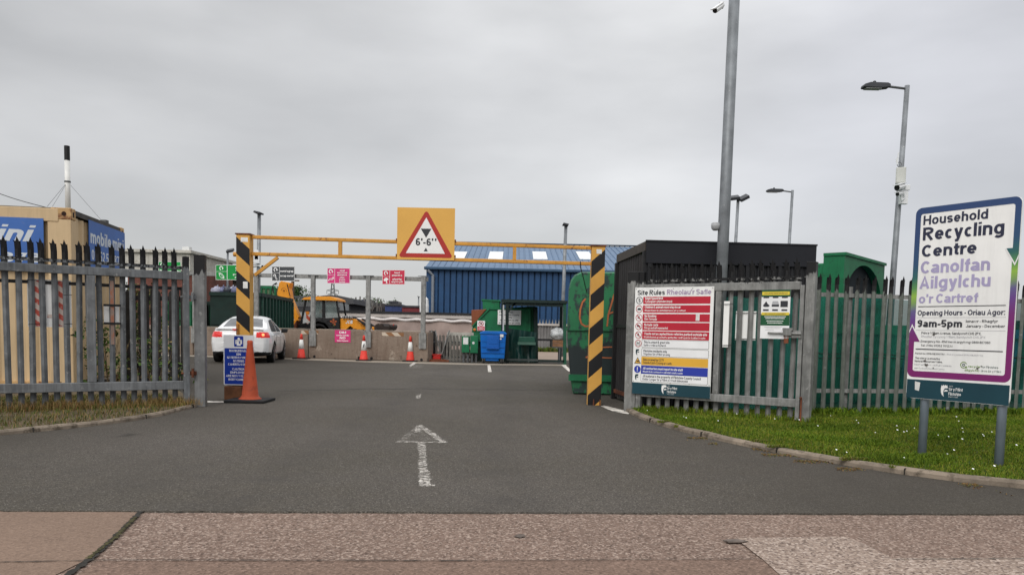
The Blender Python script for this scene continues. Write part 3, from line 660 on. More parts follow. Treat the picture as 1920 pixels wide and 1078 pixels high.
# gate post
def post_mb(w, h):
    mb = MB(); mb.box(-w/2, w/2, -w/2, w/2, -.05, h); mb.box(-w/2-.004, w/2+.004, -w/2-.004, w/2+.004, h, h+.012); return mb
PW = .135
gp_l = tag(post_mb(PW, 1.99).build('gate_post', mat('galvanised_post_left', (.165, .167, .168), .55, .25, .25, 5, (.27, .27, .265), 15, .6, .72, .3, blacktop=1.80), None, True, bevel=.008),
           'square galvanised post with a black top at the hinge of the verge gate', 'gate post')
gp_l.location = (hingeL.x+.06, hingeL.y+.08, 0); gp_l.rotation_euler = (0, 0, R(10))
# the dark end post seen beside it
# striped barrier board tied behind the pales (its back shows)
stripe = {}
def stripes(name, a, b, period, slope, off=0.0, wear=None, axis=('x', 'z'), rough=.5):
    m, t, bs = newmat(name); tcn = N(t, 'ShaderNodeTexCoord'); s = N(t, 'ShaderNodeSeparateXYZ'); L(t, tcn.outputs['Object'], s.inputs[0])
    ix = {'x': 0, 'y': 1, 'z': 2}
    q = math_(t, 'ADD', math_(t, 'MULTIPLY', s.outputs[ix[axis[0]]], slope), s.outputs[ix[axis[1]]])
    q = math_(t, 'ADD', math_(t, 'DIVIDE', q, period), off+50); q = math_(t, 'FRACT', q); f = math_(t, 'GREATER_THAN', q, .5)
    v = coords(t, False)
    c = mixc(t, f, a, b); c = mixc(t, noise(t, v, 3), c, mixc(t, 1.0, c, (.86, .84, .82), 'MULTIPLY'))
    if wear: c = mixc(t, noise(t, v, wear[1], 6, .7, wear[2], wear[3]), c, wear[0])
    L(t, c, bs.inputs['Base Color']); bs.inputs['Roughness'].default_value = rough; bs.inputs['Specular IOR Level'].default_value = .25; return m
redstripe = stripes('red_white_tape', (.60, .50, .45), (.48, .085, .06), .135, .75, .2, ((.60, .5, .45), 30, .55, .7))
b0 = onplane(51, 522, hingeL, LA); b1 = onplane(136, 614, hingeL, LA)
def wrap_at(pxx, y0, y1, w, name, m, label):
    pass
brd = MB(); brd.T = Matrix.Translation(hingeL) @ Matrix.Rotation(LA, 4, 'Z')
x0, x1, zt, zb = b0[0], b1[0], b0[1], b1[1]
t1 = thing('barrier_board', 'white board with faded red striped strips tied behind the verge gate', 'board', tuple(brd.T @ Vector(((x0+x1)/2, .09, zb))), LA)
w = x1-x0; h = zt-zb
mb = MB(); mb.box(-w/2, w/2, .0, .012, 0, h); mb.build('panel', white_panel, t1, True)
for f0, f1 in ((.165, .335), (.70, .85)):
    mb = MB(); mb.box(-w/2+w*f0, -w/2+w*f1, -.006, -.002, .01, h-.01); mb.build('striped_strip', redstripe, t1, True)
mb = MB(); mb.box(-w/2+w*.44, -w/2+w*.61, -.005, -.002, h*.20, h*.27); mb.build('striped_strip', redstripe, t1, True)
for q0, q1, z in ((0, .26, .03), (0, .26, h-.02), (.80, 1.0, .04), (.80, 1.0, h-.18)): mb = MB(); tie(mb, -w/2+w*q0, -w/2+w*q1, z, -.105); mb.build('wire_tie', black_metal, t1, True)
b0 = onplane(196, 571, hingeL, LA); b1 = onplane(226, 607, hingeL, LA)
w = b1[0]-b0[0]; h = b0[1]-b1[1]; o = brd.T @ Vector(((b0[0]+b1[0])/2, .09, b1[1]))
t2 = thing('notice_plate', 'small white plate with a rusty strip and black clamps on the verge gate', 'plate', tuple(o), LA)
mb = MB(); mb.box(-w/2, w/2, 0, .01, 0, h); mb.build('panel', white_panel, t2, True)
for z in (h-.02, -.012): mb = MB(); mb.box(-w/2-.01, w/2+.01, -.07, -.055, z, z+.028); mb.build('clamp', black_metal, t2, True)
mb = MB(); mb.box(-.02, .02, -.062, -.05, -.26, h+.3); mb.build('rusty_strip', mat('rust_streaked_steel', (.25, .18, .15), .7, .1, .2, 6, (.30, .12, .07), 12, .45, .6), t2, True)

# opened gate on the lawn
galv_v, galv_tar_v = galv, galv_tar
galv = mat('galvanised_lawn_gate', (.225, .225, .218), .5, .25, .25, 7, (.34, .34, .33), 16, .58, .70, .5)
galv_tar = mat('galvanised_lawn_gate_tarred', (.205, .205, .198), .5, .25, .25, 7, (.33, .33, .32), 16, .58, .70, .5, blacktop=1.84)
gr = thing('palisade_gate', 'grey palisade gate swung open over the green lawn, carrying the red and white rules board', 'gate', tuple(hingeR), RA)
rx = onplane(1497, 650, hingeR, RA)[0]; TR = Matrix.Translation(hingeR) @ Matrix.Rotation(RA, 4, 'Z')
mb = MB(); mb.box(.17, rx, -.035, .035, 1.665, 1.765); mb.build('top_rail', galv_tar, gr, True, bevel=.006)
mb = MB(); mb.box(.17, rx, -.035, .035, .225, .325); mb.build('bottom_rail', galv, gr, True, bevel=.006)
mb = MB(); mb.box(.095, .17, -.037, .037, .05, 1.94); mb.build('gate_stile', galv_tar, gr, True, bevel=.006)
mx = onplane(1343, 640, hingeR, RA)[0]
mb = MB(); mb.box(mx-.02, mx+.055, -.033, .033, .327, 1.663); mb.build('gate_stile', galv, gr, True, bevel=.006)
mb = MB(); mb.box(rx, rx+.05, -.037, .037, .07, 1.72); mb.build('gate_stile', galv, gr, True, bevel=.006)
mb = MB(); mb.box(.17, rx, .012, .040, 1.80, 1.835)
for k in range(16): mb.lathe([(.012, .0), (.012, -.012), (.004, -.016)], 8, (.24+k*.137, .012, 1.817), 'y')
mb.build('bolt_rail', galv_tar, gr, True)
p1 = pale_mb(2.06, z0=.0).build('gate_pale', galv_tar, gr, True); n = int((rx-.28)/.137); place(p1, .255, .055)
for i in range(1, n+1): rep(p1, gr, .255+i*.137, .055).rotation_euler = (random.uniform(-.010, .010), random.uniform(-.011, .011), random.uniform(-.2, .2))
for z in (.42, 1.55):
    mb = MB(); mb.box(.0, .1, -.02, .02, z, z+.05); mb.tube([(.05, -.035, z-.03), (.05, -.035, z+.09)], .018, 8); mb.build('hinge', galv_dark, gr, True)
mb = MB(); mb.tube([(rx+.075, -.05, .35), (rx+.075, -.05, -.06)], .011, 8); mb.tube([(rx+.075, -.05, .35), (rx+.075, -.11, .35)], .011, 8); mb.build('drop_bolt', rust, gr, True)
lz = onplane(1480, 624, hingeR, RA)
mb = MB(); mb.tube([(lz[0]-.24, -.075, lz[1]-.005), (rx+.05, -.075, lz[1]-.01)], .012, 8); mb.box(lz[0]-.06, lz[0]+.06, -.09, -.035, lz[1]+.03, lz[1]+.06)
mb.box(rx-.10, rx+.045, -.062, -.04, lz[1]-.06, lz[1]+.03); mb.box(lz[0]-.05, lz[0]+.05, -.10, -.04, lz[1]-.03, lz[1]+.03); mb.build('latch', galv, gr, True)
mb = MB(); mb.box(lz[0]-.035, lz[0]+.015, -.095, -.07, lz[1]-.13, lz[1]-.07); mb.tube([(lz[0]-.028, -.082, lz[1]-.07), (lz[0]-.028, -.082, lz[1]-.03), (lz[0]+.008, -.082, lz[1]-.03), (lz[0]+.008, -.082, lz[1]-.07)], .005, 6)
mb.build('padlock', rust, gr, True)
gpr = tag(post_mb(.155, 1.93).build('gate_post', galv_tar, None, True, bevel=.008), 'square galvanised post with a black tarred top at the hinge of the rules board gate', 'gate post')
gpr.location = (hingeR.x, hingeR.y+.03, 0); gpr.rotation_euler = (0, 0, R(-12))
pe = TR @ Vector((rx+.14, 0, 0))
gpe = tag(post_mb(.11, 1.93).build('gate_post', galv_tar, None, True, bevel=.008), 'galvanised latch post standing on the lawn at the free end of the rules board gate', 'gate post')
gpe.location = (pe.x, pe.y+.05, .06); gpe.rotation_euler = (0, 0, RA)
# white slips seen between the pales
for (xa, xb, ya, yb), lab in (((1360, 1367, 565, 651), 'tall narrow white slip tied behind the pales beside the rules board'), ((1376, 1412, 583, 638), 'short white board tied behind the pales of the rules board gate')):
    a = onplane(xa, ya, hingeR, RA); b = onplane(xb, yb, hingeR, RA); o = TR @ Vector(((a[0]+b[0])/2, .085, b[1])); w, h = b[0]-a[0], a[1]-b[1]
    if xa == 1360: o = TR @ Vector(((a[0]+b[0])/2, -.045, b[1]))
    t3 = thing('white_slip', lab, 'board', tuple(o), RA)
    mb = MB(); mb.box(-w/2, w/2, 0, .01, 0, h); mb.build('panel', white_panel, t3, True)
    for zz in (.93, .04): mb = MB(); tie(mb, -w/2, w/2+.06, h*zz, -.012); mb.build('wire_tie', black_metal, t3, True)
# fixed fence
fd = (fB-fA); FAng = math.atan2(fd.y, fd.x); flen = fd.length
fo = (fA.x, fA.y, .05)
fe = thing('palisade_fence', 'grey palisade fence with black spiked tips behind the household recycling sign', 'fence', fo, FAng)
mb = MB(); mb.box(-.2, flen, .02, .065, 1.60, 1.655); mb.build('fence_rail', galv, fe, True)
mb = MB(); mb.box(-.2, flen, .02, .065, .28, .335); mb.build('fence_rail', galv, fe, True)
p2 = pale_mb(1.915, .066, -.02).build('fence_pale', mat('galvanised_fence_tarred_top', (.125, .138, .122), .6, .2, .2, 7, (.24, .245, .235), 16, .6, .7, .45, blacktop=1.72), fe, True)
n = int(flen/.142); place(p2, .03)
for i in range(1, n): rep(p2, fe, .03+i*.142).rotation_euler = (random.uniform(-.008, .008), random.uniform(-.012, .012), random.uniform(-.15, .15))
for i in (3, 17, 30):
    mb = MB(); mb.box(i*.142+.08, i*.142+.16, .066, .12, -.1, 1.75); mb.build('fence_post', galv, fe, True)

# ------------------------------------------------------------------ lettering helpers: emblems
def crest(mb, x, z, h, y, mi=0):
    """castellated flag-like F"""
    k = h
    mb.sheet([(x+.02*k, z+.62*k), (x+.06*k, z+.95*k), (x+.16*k, z+.88*k), (x+.20*k, z+1.0*k), (x+.30*k, z+.90*k), (x+.36*k, z+1.0*k), (x+.46*k, z+.92*k), (x+.52*k, z+1.0*k), (x+.60*k, z+.74*k), (x+.34*k, z+.70*k), (x+.27*k, z+.58*k), (x+.23*k, z+.40*k), (x+.25*k, z+.16*k), (x+.30*k, z), (x+.14*k, z+.14*k), (x+.05*k, z+.34*k)], y, mi)
    mb.sheet([(x+.30*k, z+.50*k), (x+.42*k, z+.60*k), (x+.60*k, z+.56*k), (x+.56*k, z+.44*k), (x+.44*k, z+.46*k), (x+.34*k, z+.40*k)], y, mi)
def council(mb, x, z, h, y, mi=0):
    crest(mb, x, z, h, y, mi)
    mb.text('CYNGOR', x+h*.66, z+h*.88, h*.07, y, mi=mi); mb.text('Sir y Fflint', x+h*.66, z+h*.54, h*.25, y, h*1.12, bold=.012, mi=mi)
    mb.text('Flintshire', x+h*.66, z+h*.16, h*.25, y, h*1.0, bold=.012, mi=mi); mb.text('COUNTY COUNCIL', x+h*.66, z+.0*h, h*.07, y, h*.8, mi=mi)
def rrect(x0, x1, z0, z1, r, n=5):
    pts = []
    for cx, cz, a in ((x1-r, z1-r, 0), (x0+r, z1-r, 90), (x0+r, z0+r, 180), (x1-r, z0+r, 270)):
        for k in range(n+1): pts.append((cx+r*math.cos(R(a+90*k/n)), cz+r*math.sin(R(a+90*k/n))))
    return pts
def swirl(mb, x, z, r, y, mi=0):
    mb.ring(x, z, r*.58, r, y, -5, 262, 24, mi); mb.sheet([(x+r*.30, z+r*.02), (x+r*1.28, z+r*.02), (x+r*.80, z-r*.72)], y-.0006, mi)
def bars(mb, x, z, w, h, y, k, mi=0):
    """a line of print too small to read: broken dashes"""
    q = x
    while q < x+w-.001:
        l = random.uniform(.4, 1.5)*k; l = min(l, x+w-q); mb.rect(q, q+l, z, z+h, y, mi); q += l+k*.25

# ------------------------------------------------------------------ household recycling sign
sA, sB = ground(1725, 853, .046), ground(1869, 874, .046)
SA = math.atan2(sB.y-sA.y, sB.x-sA.x)
q = [onplane(a, b, sA, SA) for a, b in ((1720.5, 389), (1918.5, 371), (1895.5, 759.5), (1701.5, 746))]
x0 = (q[0][0]+q[3][0])/2; x1 = (q[1][0]+q[2][0])/2; z1 = (q[0][1]+q[1][1])/2; z0 = (q[2][1]+q[3][1])/2
SW, SH = x1-x0, z1-z0
hs_ = thing('information_sign', 'tall white recycling centre sign with rainbow arrow border on two legs in the lawn', 'sign', tuple(sA), SA)
def bx(u): return x0+u*SW
def bz(v): return z0+v*SH
mb = MB(); mb.prism(rrect(x0, x1, z0, z1, .05), -.022, -.004); mb.build('panel', white_panel, hs_, True)
m, t, b = newmat('rainbow_border'); s = N(t, 'ShaderNodeSeparateXYZ'); L(t, N(t, 'ShaderNodeTexCoord').outputs['Object'], s.inputs[0])
f = math_(t, 'SUBTRACT', math_(t, 'DIVIDE', math_(t, 'SUBTRACT', s.outputs[2], z0), SH), math_(t, 'MULTIPLY', math_(t, 'DIVIDE', math_(t, 'SUBTRACT', s.outputs[0], x0), SW), .115))
cr = N(t, 'ShaderNodeValToRGB'); L(t, f, cr.inputs[0]); e = cr.color_ramp.elements
e[0].position = .26; e[0].color = (.19, .012, .13, 1); e[1].position = .84; e[1].color = (.022, .055, .16, 1)
for p, c in ((.33, (.17, .02, .16)), (.41, (.13, .05, .24)), (.455, (.12, .10, .25)), (.50, (.20, .33, .10)), (.535, (.27, .46, .06)), (.575, (.10, .28, .08)), (.63, (.022, .12, .11)), (.70, (.02, .07, .16))):
    k = e.new(p); k.color = (*c, 1)
L(t, cr.outputs[0], b.inputs['Base Color']); b.inputs['Roughness'].default_value = .45
mb = MB(); Y1 = -.0235
ou = rrect(bx(.0), bx(1.0), bz(.112), bz(1.0), .055, 6); inn = rrect(bx(.055), bx(.945), bz(.145), bz(.967), .02, 6)
n = len(ou)
for i in range(n): mb.sheet([ou[i], ou[(i+1) % n], inn[(i+1) % n], inn[i]], Y1)
mb.sheet([(bx(.89), bz(.757)), (bx(.945), bz(.757)), (bx(1.0), bz(.757)), (bx(.972), bz(.685))][::1], Y1-.0012)
mb.sheet([(bx(.0), bz(.325)), (bx(.055), bz(.300)), (bx(.115), bz(.300)), (bx(.026), bz(.380))], Y1-.0012)
mb.build('arrow_border', m, hs_, True)
mb = MB()
mb.sheet([(bx(.89), bz(.757)), (bx(.972), bz(.685)), (bx(.972), bz(.672)), (bx(.878), bz(.757))], Y1-.0018); mb.sheet([(bx(.972), bz(.685)), (bx(1.0), bz(.725)), (bx(1.0), bz(.708)), (bx(.972), bz(.672))], Y1-.0018)
mb.build('arrow_outline', sign_white, hs_, True); mb = MB()
mb.sheet([(bx(0), bz(.345)), (bx(.026), bz(.38)), (bx(.026), bz(.393)), (bx(0), bz(.358))], Y1-.0018); mb.sheet([(bx(.026), bz(.38)), (bx(.115), bz(.300)), (bx(.127), bz(.300)), (bx(.026), bz(.393))], Y1-.0018)
mb.build('arrow_outline', sign_white, hs_, True)
mb = MB(); mb.rect(x0+.003, x1-.003, z0+.003, bz(.100), Y1); mb.build('footer_band', teal_ink, hs_, True)
TY = Y1-.0006; mb = MB()
for body, u, v, u2, cap, bold, mi in (("Household", .082, .909, .708, .049, .026, 0), ("Recycling", .085, .829, .861, .067, .028, 0), ("Centre", .084, .743, .622, .062, .028, 0),
        ("Canolfan", .082, .657, .754, .064, .028, 1), ("Ailgylchu", .078, .578, .768, .063, .028, 1), ("o'r Cartref", .080, .502, .664, .047, .024, 1),
        ("Opening Hours • Oriau Agor:", .075, .438, .915, .027, .022, 0), ("9am-5pm", .079, .377, .528, .038, .04, 2), ("Ionawr - Rhagfyr", .562, .401, .857, .0135, .012, 2), ("January - December", .565, .377, .922, .0135, .012, 2),
        ("Prince William Avenue, Sandycroft CH5 2PX.", .127, .340, .713, .0125, .012, 2), ("Rhodfa'r Tywysog William, Sandycroft CH5 2PX", .127, .322, .753, .012, 0, 3),
        ("Emergency No • Rhif mewn argyfwng: 0800 807060", .125, .297, .800, .0115, .008, 2), ("Tel • Ffôn: 01352 701234", .128, .276, .448, .0105, .008, 2),
        ("Permit No: EPR/XB3597TM •", .073, .234, .383, .0085, .01, 2), ("Rhif trwydded: EPR/XB3597TM", .397, .235, .74, .0075, 0, 3),
        ("This site is Licensed by", .075, .209, .332, .010, .012, 2), ("Natural Resources Wales.", .073, .193, .358, .010, .012, 2), ("Mae'r safle hwn wedi'i drwyddedu", .071, .176, .449, .0085, 0, 3), ("gan Cyfoeth Naturiol Cymru", .073, .157, .382, .0085, 0, 3),
        ("recycle", .61, .177, .72, .011, .01, 4), ("for Flintshire", .735, .177, .885, .011, 0, 5), ("ailgylchu", .577, .158, .715, .010, .01, 4), ("dros Sir y Fflint", .73, .158, .914, .010, 0, 5)):
    mb.text(body, bx(u), bz(v), cap*SH, TY, (u2-u)*SW, bold=bold, mi=mi)
for u, u2, v, hh, mi in ((.076, .917, .482, .004, 2), (.068, .925, .426, .0015, 3), (.065, .929, .360, .0015, 3), (.076, .916, .2585, .005, 2)): mb.rect(bx(u), bx(u2), bz(v), bz(v+hh), TY, mi)
mb.ring(bx(.565), bz(.188), .022, .028, TY, 20, 340, 20, 4); mb.ring(bx(.565), bz(.188), .006, .013, TY, 0, 360, 14, 5); mb.sheet([(bx(.578), bz(.179)), (bx(.604), bz(.179)), (bx(.590), bz(.169))], TY, 4)
council(mb, bx(.355), bz(.020), SH*.062, TY, 6)
mb.build('lettering', [navy_ink, lilac, ink, grey_ink, mat('lime_ink', (.16, .27, .06), .5), mat('slate_ink', (.12, .16, .15), .5), sign_white], hs_, True)
mb = MB(); mb.sheet([(bx(.092), bz(.045)), (bx(.135), bz(.04)), (bx(.145), bz(.085)), (bx(.088), bz(.09))], TY-.0005); mb.build('torn_sticker', paper, hs_, True)
mb = MB()
for u, v, r in ((.255, .339, .012), (.18, .20, .010), (.20, .178, .016), (.27, .165, .007), (.70, .172, .014), (.73, .185, .006)):
    for k in range(5): mb.sheet([(bx(u)+r*random.uniform(-1, 1)+r*.5*math.cos(a)*random.uniform(.3, 1), bz(v)+r*random.uniform(-1, 1)*.9+r*.5*math.sin(a)*random.uniform(.3, 1)) for a in np.linspace(0, 6.28, 7)[:-1]], TY-.0003-.0001*k)
mb.build('scuff_mark', mat('scuff', (.12, .11, .10), .9, 0, .4, 60), hs_, True)
for lx in (0.0, (sB-sA).length):
    mb = MB(); mb.tube([(lx, .03, -.3), (lx, .03, z0+.9)], .036, 14); mb.build('leg', mat('sign_leg_steel', (.20, .24, .28), .45, .35, .12, 5, streak=.3), hs_, True, smooth=True)
mb = MB()
for v in (.12, .6, .93): mb.box(x0+.04, x1-.04, -.004, .0, bz(v), bz(v)+.04)
mb.build('sign_channel', galv_dark, hs_, True)

# ------------------------------------------------------------------ site rules board
q = [onplane(a, b, hingeR, RA) for a, b in ((1195.1, 540.5), (1343.2, 536.7), (1333.6, 747.4), (1188.5, 736.3))]
x0 = (q[0][0]+q[3][0])/2; x1 = (q[1][0]+q[2][0])/2; z1 = (q[0][1]+q[1][1])/2; z0 = (q[2][1]+q[3][1])/2; SW, SH = x1-x0, z1-z0
o = TR @ Vector((0, 0, 0))
rb = thing('rules_board', 'white site rules board with red, amber and blue rows screwed to the opened gate', 'sign', tuple(TR @ Vector((0, -.05, 0))), RA)
mb = MB(); mb.box(x0, x1, -.012, .0, z0, z1); mb.build('panel', white_panel, rb, True)
mb = MB(); mb.rect(x0, x1, z0, bz(.109), -.0135); mb.build('footer_band', teal_ink, rb, True)
Y1, TY = -.0135, -.0145
rows = [(.847, .913, 0, "5mph Speed limit", "Cyfyngiad cyflymder (mya)", .37, .49), (.766, .834, 0, "Children & animals must stay in car", "Rhaid i blant ac anifeiliaid aros yn y cerbyd", .60, .66), (.684, .754, 0, "No Smoking", "Dim Ysmygu", .29, .30),
        (.602, .675, 0, "No trade waste", "Dim gwastraff masnachol", .32, .445), (.519, .594, 0, "Waste not accepted from vehicles parked outside site", "Ni dderbynnir gwastraff o gerbydau wedi'u parcio tu allan i'r safle", .938, .918),
        (.440, .514, 1, "This is a meet & greet site", "Safle cwrdd a chyfarch", .475, .43), (.357, .433, 1, "Flintshire residents only", "Trigolion Sir y Fflint yn unig", .445, .485), (.276, .353, 2, "Site covered by CCTV", "Teledu Cylch Cyfyng ar waith", .41, .51),
        (.194, .272, 3, "All contractors must report to site staff", "Rhaid i bob contractwr adrodd i staff y safle", .655, .655), (.121, .195, 1, "All material is the property of Flintshire County Council", "Eiddo Cyngor Sir y Fflint yw'r holl ddeunydd", .88, .72)]
rw = MB(); tx = MB()
for i, (v0, v1, c, a, w_, ua, uw) in enumerate(rows):
    d = .004
    if c == 1:
        tx.sheet(rrect(bx(.112), bx(.964), bz(v0), bz(v1), .012, 3), Y1, 1); rw.sheet(rrect(bx(.112)+d, bx(.964)-d, bz(v0)+d, bz(v1)-d, .010, 3), Y1-.0005, 1)
    else: rw.rect(bx(.112), bx(.962), bz(v0), bz(v1), Y1, c)
    ti = 1 if c in (1, 2) else 0
    same = i in (0, 2, 3, 5, 6, 7, 9)
    tx.text(a, bx(.137), bz(v0+.040), .023*SH, TY, (ua-.137)*SW, bold=.03, mi=ti)
    tx.text(w_, bx(.137), bz(v0+.013), (.020 if same else .015)*SH, TY, (uw-.137)*SW, bold=.024, mi=ti)
    cx, cz, rr = bx(.063), bz((v0+v1)/2), .038*SH*.9
    if i in (6, 9): crest(tx, cx-rr*.7, cz-rr*.9, rr*1.8, TY, 2)
    elif i == 7:
        tx.sheet([(cx-rr, cz-rr*.8), (cx+rr, cz-rr*.8), (cx, cz+rr)], TY, 1); tx.sheet([(cx-rr*.72, cz-rr*.64), (cx+rr*.72, cz-rr*.64), (cx, cz+rr*.7)], TY-.0004, 4); tx.sheet([(cx-rr*.4, cz-rr*.2), (cx+rr*.35, cz-rr*.4), (cx+rr*.4, cz+.0), (cx-rr*.2, cz+rr*.05)], TY-.0008, 1)
    elif i == 8: tx.ring(cx, cz, 0.0001, rr, TY, 0, 360, 24, 5); tx.rect(cx-rr*.12, cx+rr*.12, cz-rr*.2, cz+rr*.6, TY-.0005, 0); tx.rect(cx-rr*.12, cx+rr*.12, cz-rr*.6, cz-rr*.35, TY-.0005, 0)
    else:
        tx.ring(cx, cz, rr*.84, rr, TY, 0, 360, 24, 1 if i == 0 else 3)
        if i == 0: tx.text('5', cx, cz-rr*.5, rr*1.0, TY, align='c', bold=.03, mi=1)
        elif i == 1: tx.sheet([(cx-rr*.55, cz-rr*.3), (cx+rr*.55, cz-rr*.3), (cx+rr*.55, cz), (cx+rr*.3, cz+rr*.25), (cx-rr*.3, cz+rr*.25), (cx-rr*.55, cz)], TY, 1)
        elif i == 3: tx.rect(cx-rr*.5, cx+rr*.1, cz-rr*.2, cz+rr*.4, TY, 1); tx.rect(cx+rr*.15, cx+rr*.5, cz-rr*.2, cz+rr*.15, TY, 1)
        elif i == 5:
            for sx_ in (-.35, .3): tx.rect(cx+rr*(sx_-.1), cx+rr*(sx_+.1), cz-rr*.6, cz+rr*.55, TY, 1)
            tx.rect(cx-rr*.3, cx+rr*.3, cz-rr*.05, cz+rr*.12, TY, 1)
        else: tx.rect(cx-rr*.5, cx+rr*.3, cz-rr*.22, cz-rr*.05, TY, 1); tx.rect(cx-rr*.1, cx+rr*.15, cz-rr*.3, cz+rr*.5, TY, 1)
        if i in (2, 3, 4): tx.sheet([(cx-rr*.65, cz+rr*.5), (cx-rr*.5, cz+rr*.65), (cx+rr*.65, cz-rr*.5), (cx+rr*.5, cz-rr*.65)], TY-.0004, 3)
tx.text('Site Rules', bx(.034), bz(.930), .046*SH, TY, .359*SW, bold=.022, mi=1); tx.text("Rheolau'r Safle", bx(.419), bz(.931), .046*SH, TY, .549*SW, bold=.022, mi=6)
council(tx, bx(.388), bz(.014), .088*SH, TY-.001, 0)
rw.build('colour_row', [red_ink, white_cool, amber_ink, blue_ink], rb, True)
tx.build('lettering', [sign_white, ink, mat('crest_ink', (.02, .05, .06), .5), red_ink, amber_ink, blue_ink, mat('mauve_ink', (.40, .31, .45), .5)], rb, True)
mb = MB(); mb.rect(bx(.792), bx(.838), bz(.694), bz(.757), TY-.001); mb.build('paper_slip', paper, rb, True)
mb = MB()
for u in (.015, .26, .5, .74, .985):
    for v in (.985, .12): mb.ring(bx(u), bz(v), .0001, .006, TY, 0, 360, 8)
mb.build('screw', galv_dark, rb, True)
# booking poster
q = [onplane(a, b, hingeR, RA) for a, b in ((1428.5, 546), (1483.5, 542), (1482.5, 634), (1429.5, 636))]
x0 = (q[0][0]+q[3][0])/2; x1 = (q[1][0]+q[2][0])/2; z1 = (q[0][1]+q[1][1])/2; z0 = (q[2][1]+q[3][1])/2; SW, SH = x1-x0, z1-z0
ps = thing('poster', 'green, white and yellow poster with three pictures on the rules board gate', 'poster', tuple(TR @ Vector((0, -.045, 0))), RA)
mb = MB(); mb.box(x0, x1, -.006, 0, z0, z1); mb.build('panel', white_cool, ps, True)
mb = MB(); mb.rect(x0, x1, bz(.86), z1, -.0075, 0); mb.rect(x0, x1, bz(.27), bz(.51), -.0075, 0)
mb.rect(bx(.02), bx(.97), bz(.895), bz(.965), -.0085, 1); mb.rect(bx(.02), bx(.98), bz(.485), bz(.54), -.0085, 1)
for i in range(3):
    u = .17+i*.32; mb.rect(bx(u-.1), bx(u+.1), bz(.835), bz(.866), -.0085, 2); mb.rect(bx(u-.1), bx(u+.1), bz(.572), bz(.605), -.0085, 2)
mb.sheet([(bx(.06), bz(.68)), (bx(.17), bz(.77)), (bx(.22), bz(.72)), (bx(.30), bz(.68)), (bx(.25), bz(.655)), (bx(.1), bz(.655))], -.0085, 2)
mb.rect(bx(.37), bx(.62), bz(.66), bz(.70), -.0085, 2); mb.sheet([(bx(.37), bz(.70)), (bx(.62), bz(.70)), (bx(.58), bz(.77)), (bx(.40), bz(.77))], -.0085, 3)
mb.rect(bx(.67), bx(.92), bz(.65), bz(.775), -.0085, 2)
mb.text('YOU CAN NOW BOOK ONLINE SLOT', bx(.5), bz(.918), .026*SH, -.0092, .82*SW, 'c', .02, 0, 2); mb.text('DO YOU HAVE A BOOKING?', bx(.5), bz(.50), .026*SH, -.0092, .72*SW, 'c', .02, 0, 2)
for v, w_ in ((.445, .76), (.41, .66), (.355, .58), (.315, .52)): bars(mb, bx(.5-w_/2), bz(v), w_*SW, .016*SH, -.0085, .012, 4)
for v, u, w_ in ((.235, .14, .62), (.21, .2, .5), (.175, .18, .3)): bars(mb, bx(u), bz(v), w_*SW, .008*SH, -.0085, .010, 5)
crest(mb, bx(.82), bz(.03), .06*SH, -.0085, 2)
mb.build('printing', [green_ink, yellow_ink, ink, grey_ink, sign_white, grey_ink], ps, True)

# ------------------------------------------------------------------ height barrier
gL, gR = ground(460, 744.5), ground(1113, 758.5)
GA = math.atan2(gR.y-gL.y, gR.x-gL.x); GW = (gR-gL).to_2d().length
gb = thing('height_barrier', 'amber height restriction barrier with two black and yellow striped posts across the entrance', 'barrier', tuple(gL), GA)
amber = (.64, .345, .075)
def post(x, name, slope, off, ztop):
    st = stripes('hazard_stripe_'+name, amber, (.013, .013, .015), .50, slope, off, ((.10, .05, .02), 26, .70, .78))
    mb = MB(); mb.box(x-.10, x+.10, -.085, .085, -.02, ztop); p = mb.build('post', mat('amber_post_paint', amber, .55, 0, .12, 3, (.2, .07, .02), 16, .64, .72, .25), gb, True, bevel=.004)
    mb = MB(); mb.box(x-.10, x+.10, -.0895, -.0855, .0, ztop-.03); f = mb.build('striped_plate', st, p, True)
    mb = MB(); mb.box(x-.115, x+.115, -.10, .10, ztop, ztop+.018); mb.build('post_cap', rust, p, True)
    mb = MB(); mb.rect(x-.03, x+.075 if x < 1 else x+.05, ztop-.11, ztop-.045, -.0905); mb.build('paper_label', paper, p, True)
    return p
zL = onplane(460, 441, gL, GA)[1]; zR = onplane(1117, 463, gL, GA)[1]
pa = post(0.0, 'one', .9, -((-.09)+onplane(447, 445, gL, GA)[1])/.5, zL); pb = post(GW, 'two', -.9, -(-.9*(GW-.1)+onplane(1106, 491, gL, GA)[1])/.5, zR)
mb = MB(); lx, lz_ = onplane(464, 535, gL, GA); mb.rect(lx-.035, lx+.035, lz_-.05, lz_+.05, -.0905); mb.build('paper_label', paper, pa, True)
mb = MB(); mb.tube([(-.17, 0, onplane(446, 477, gL, GA)[1]), (-.09, 0, onplane(446, 477, gL, GA)[1])], .035, 10); mb.build('rail_stub', orange_rail, gb, True)
def gz(a, b): return onplane(a, b, gL, GA)
t0_, t1_ = gz(490, 445), gz(1100, 465); b0_, b1_ = gz(490, 476.5), gz(1100, 494.5)
for a, b in ((t0_, t1_), (b0_, b1_)):
    mb = MB(); mb.beam((.10, 0, a[1]), (GW-.10, 0, b[1]), .05, .052); mb.build('rail', orange_rail, gb, True, bevel=.008)
for xx in (638, 965):
    x_, _ = gz(xx, 465); k = (x_-.1)/(GW-.2)
    mb = MB(); mb.box(x_-.026, x_+.026, -.026, .026, b0_[1]+(b1_[1]-b0_[1])*k+.026, t0_[1]+(t1_[1]-t0_[1])*k-.026); mb.build('rail_strut', orange_rail, gb, True)
a, b = gz(478, 516), gz(521, 479)
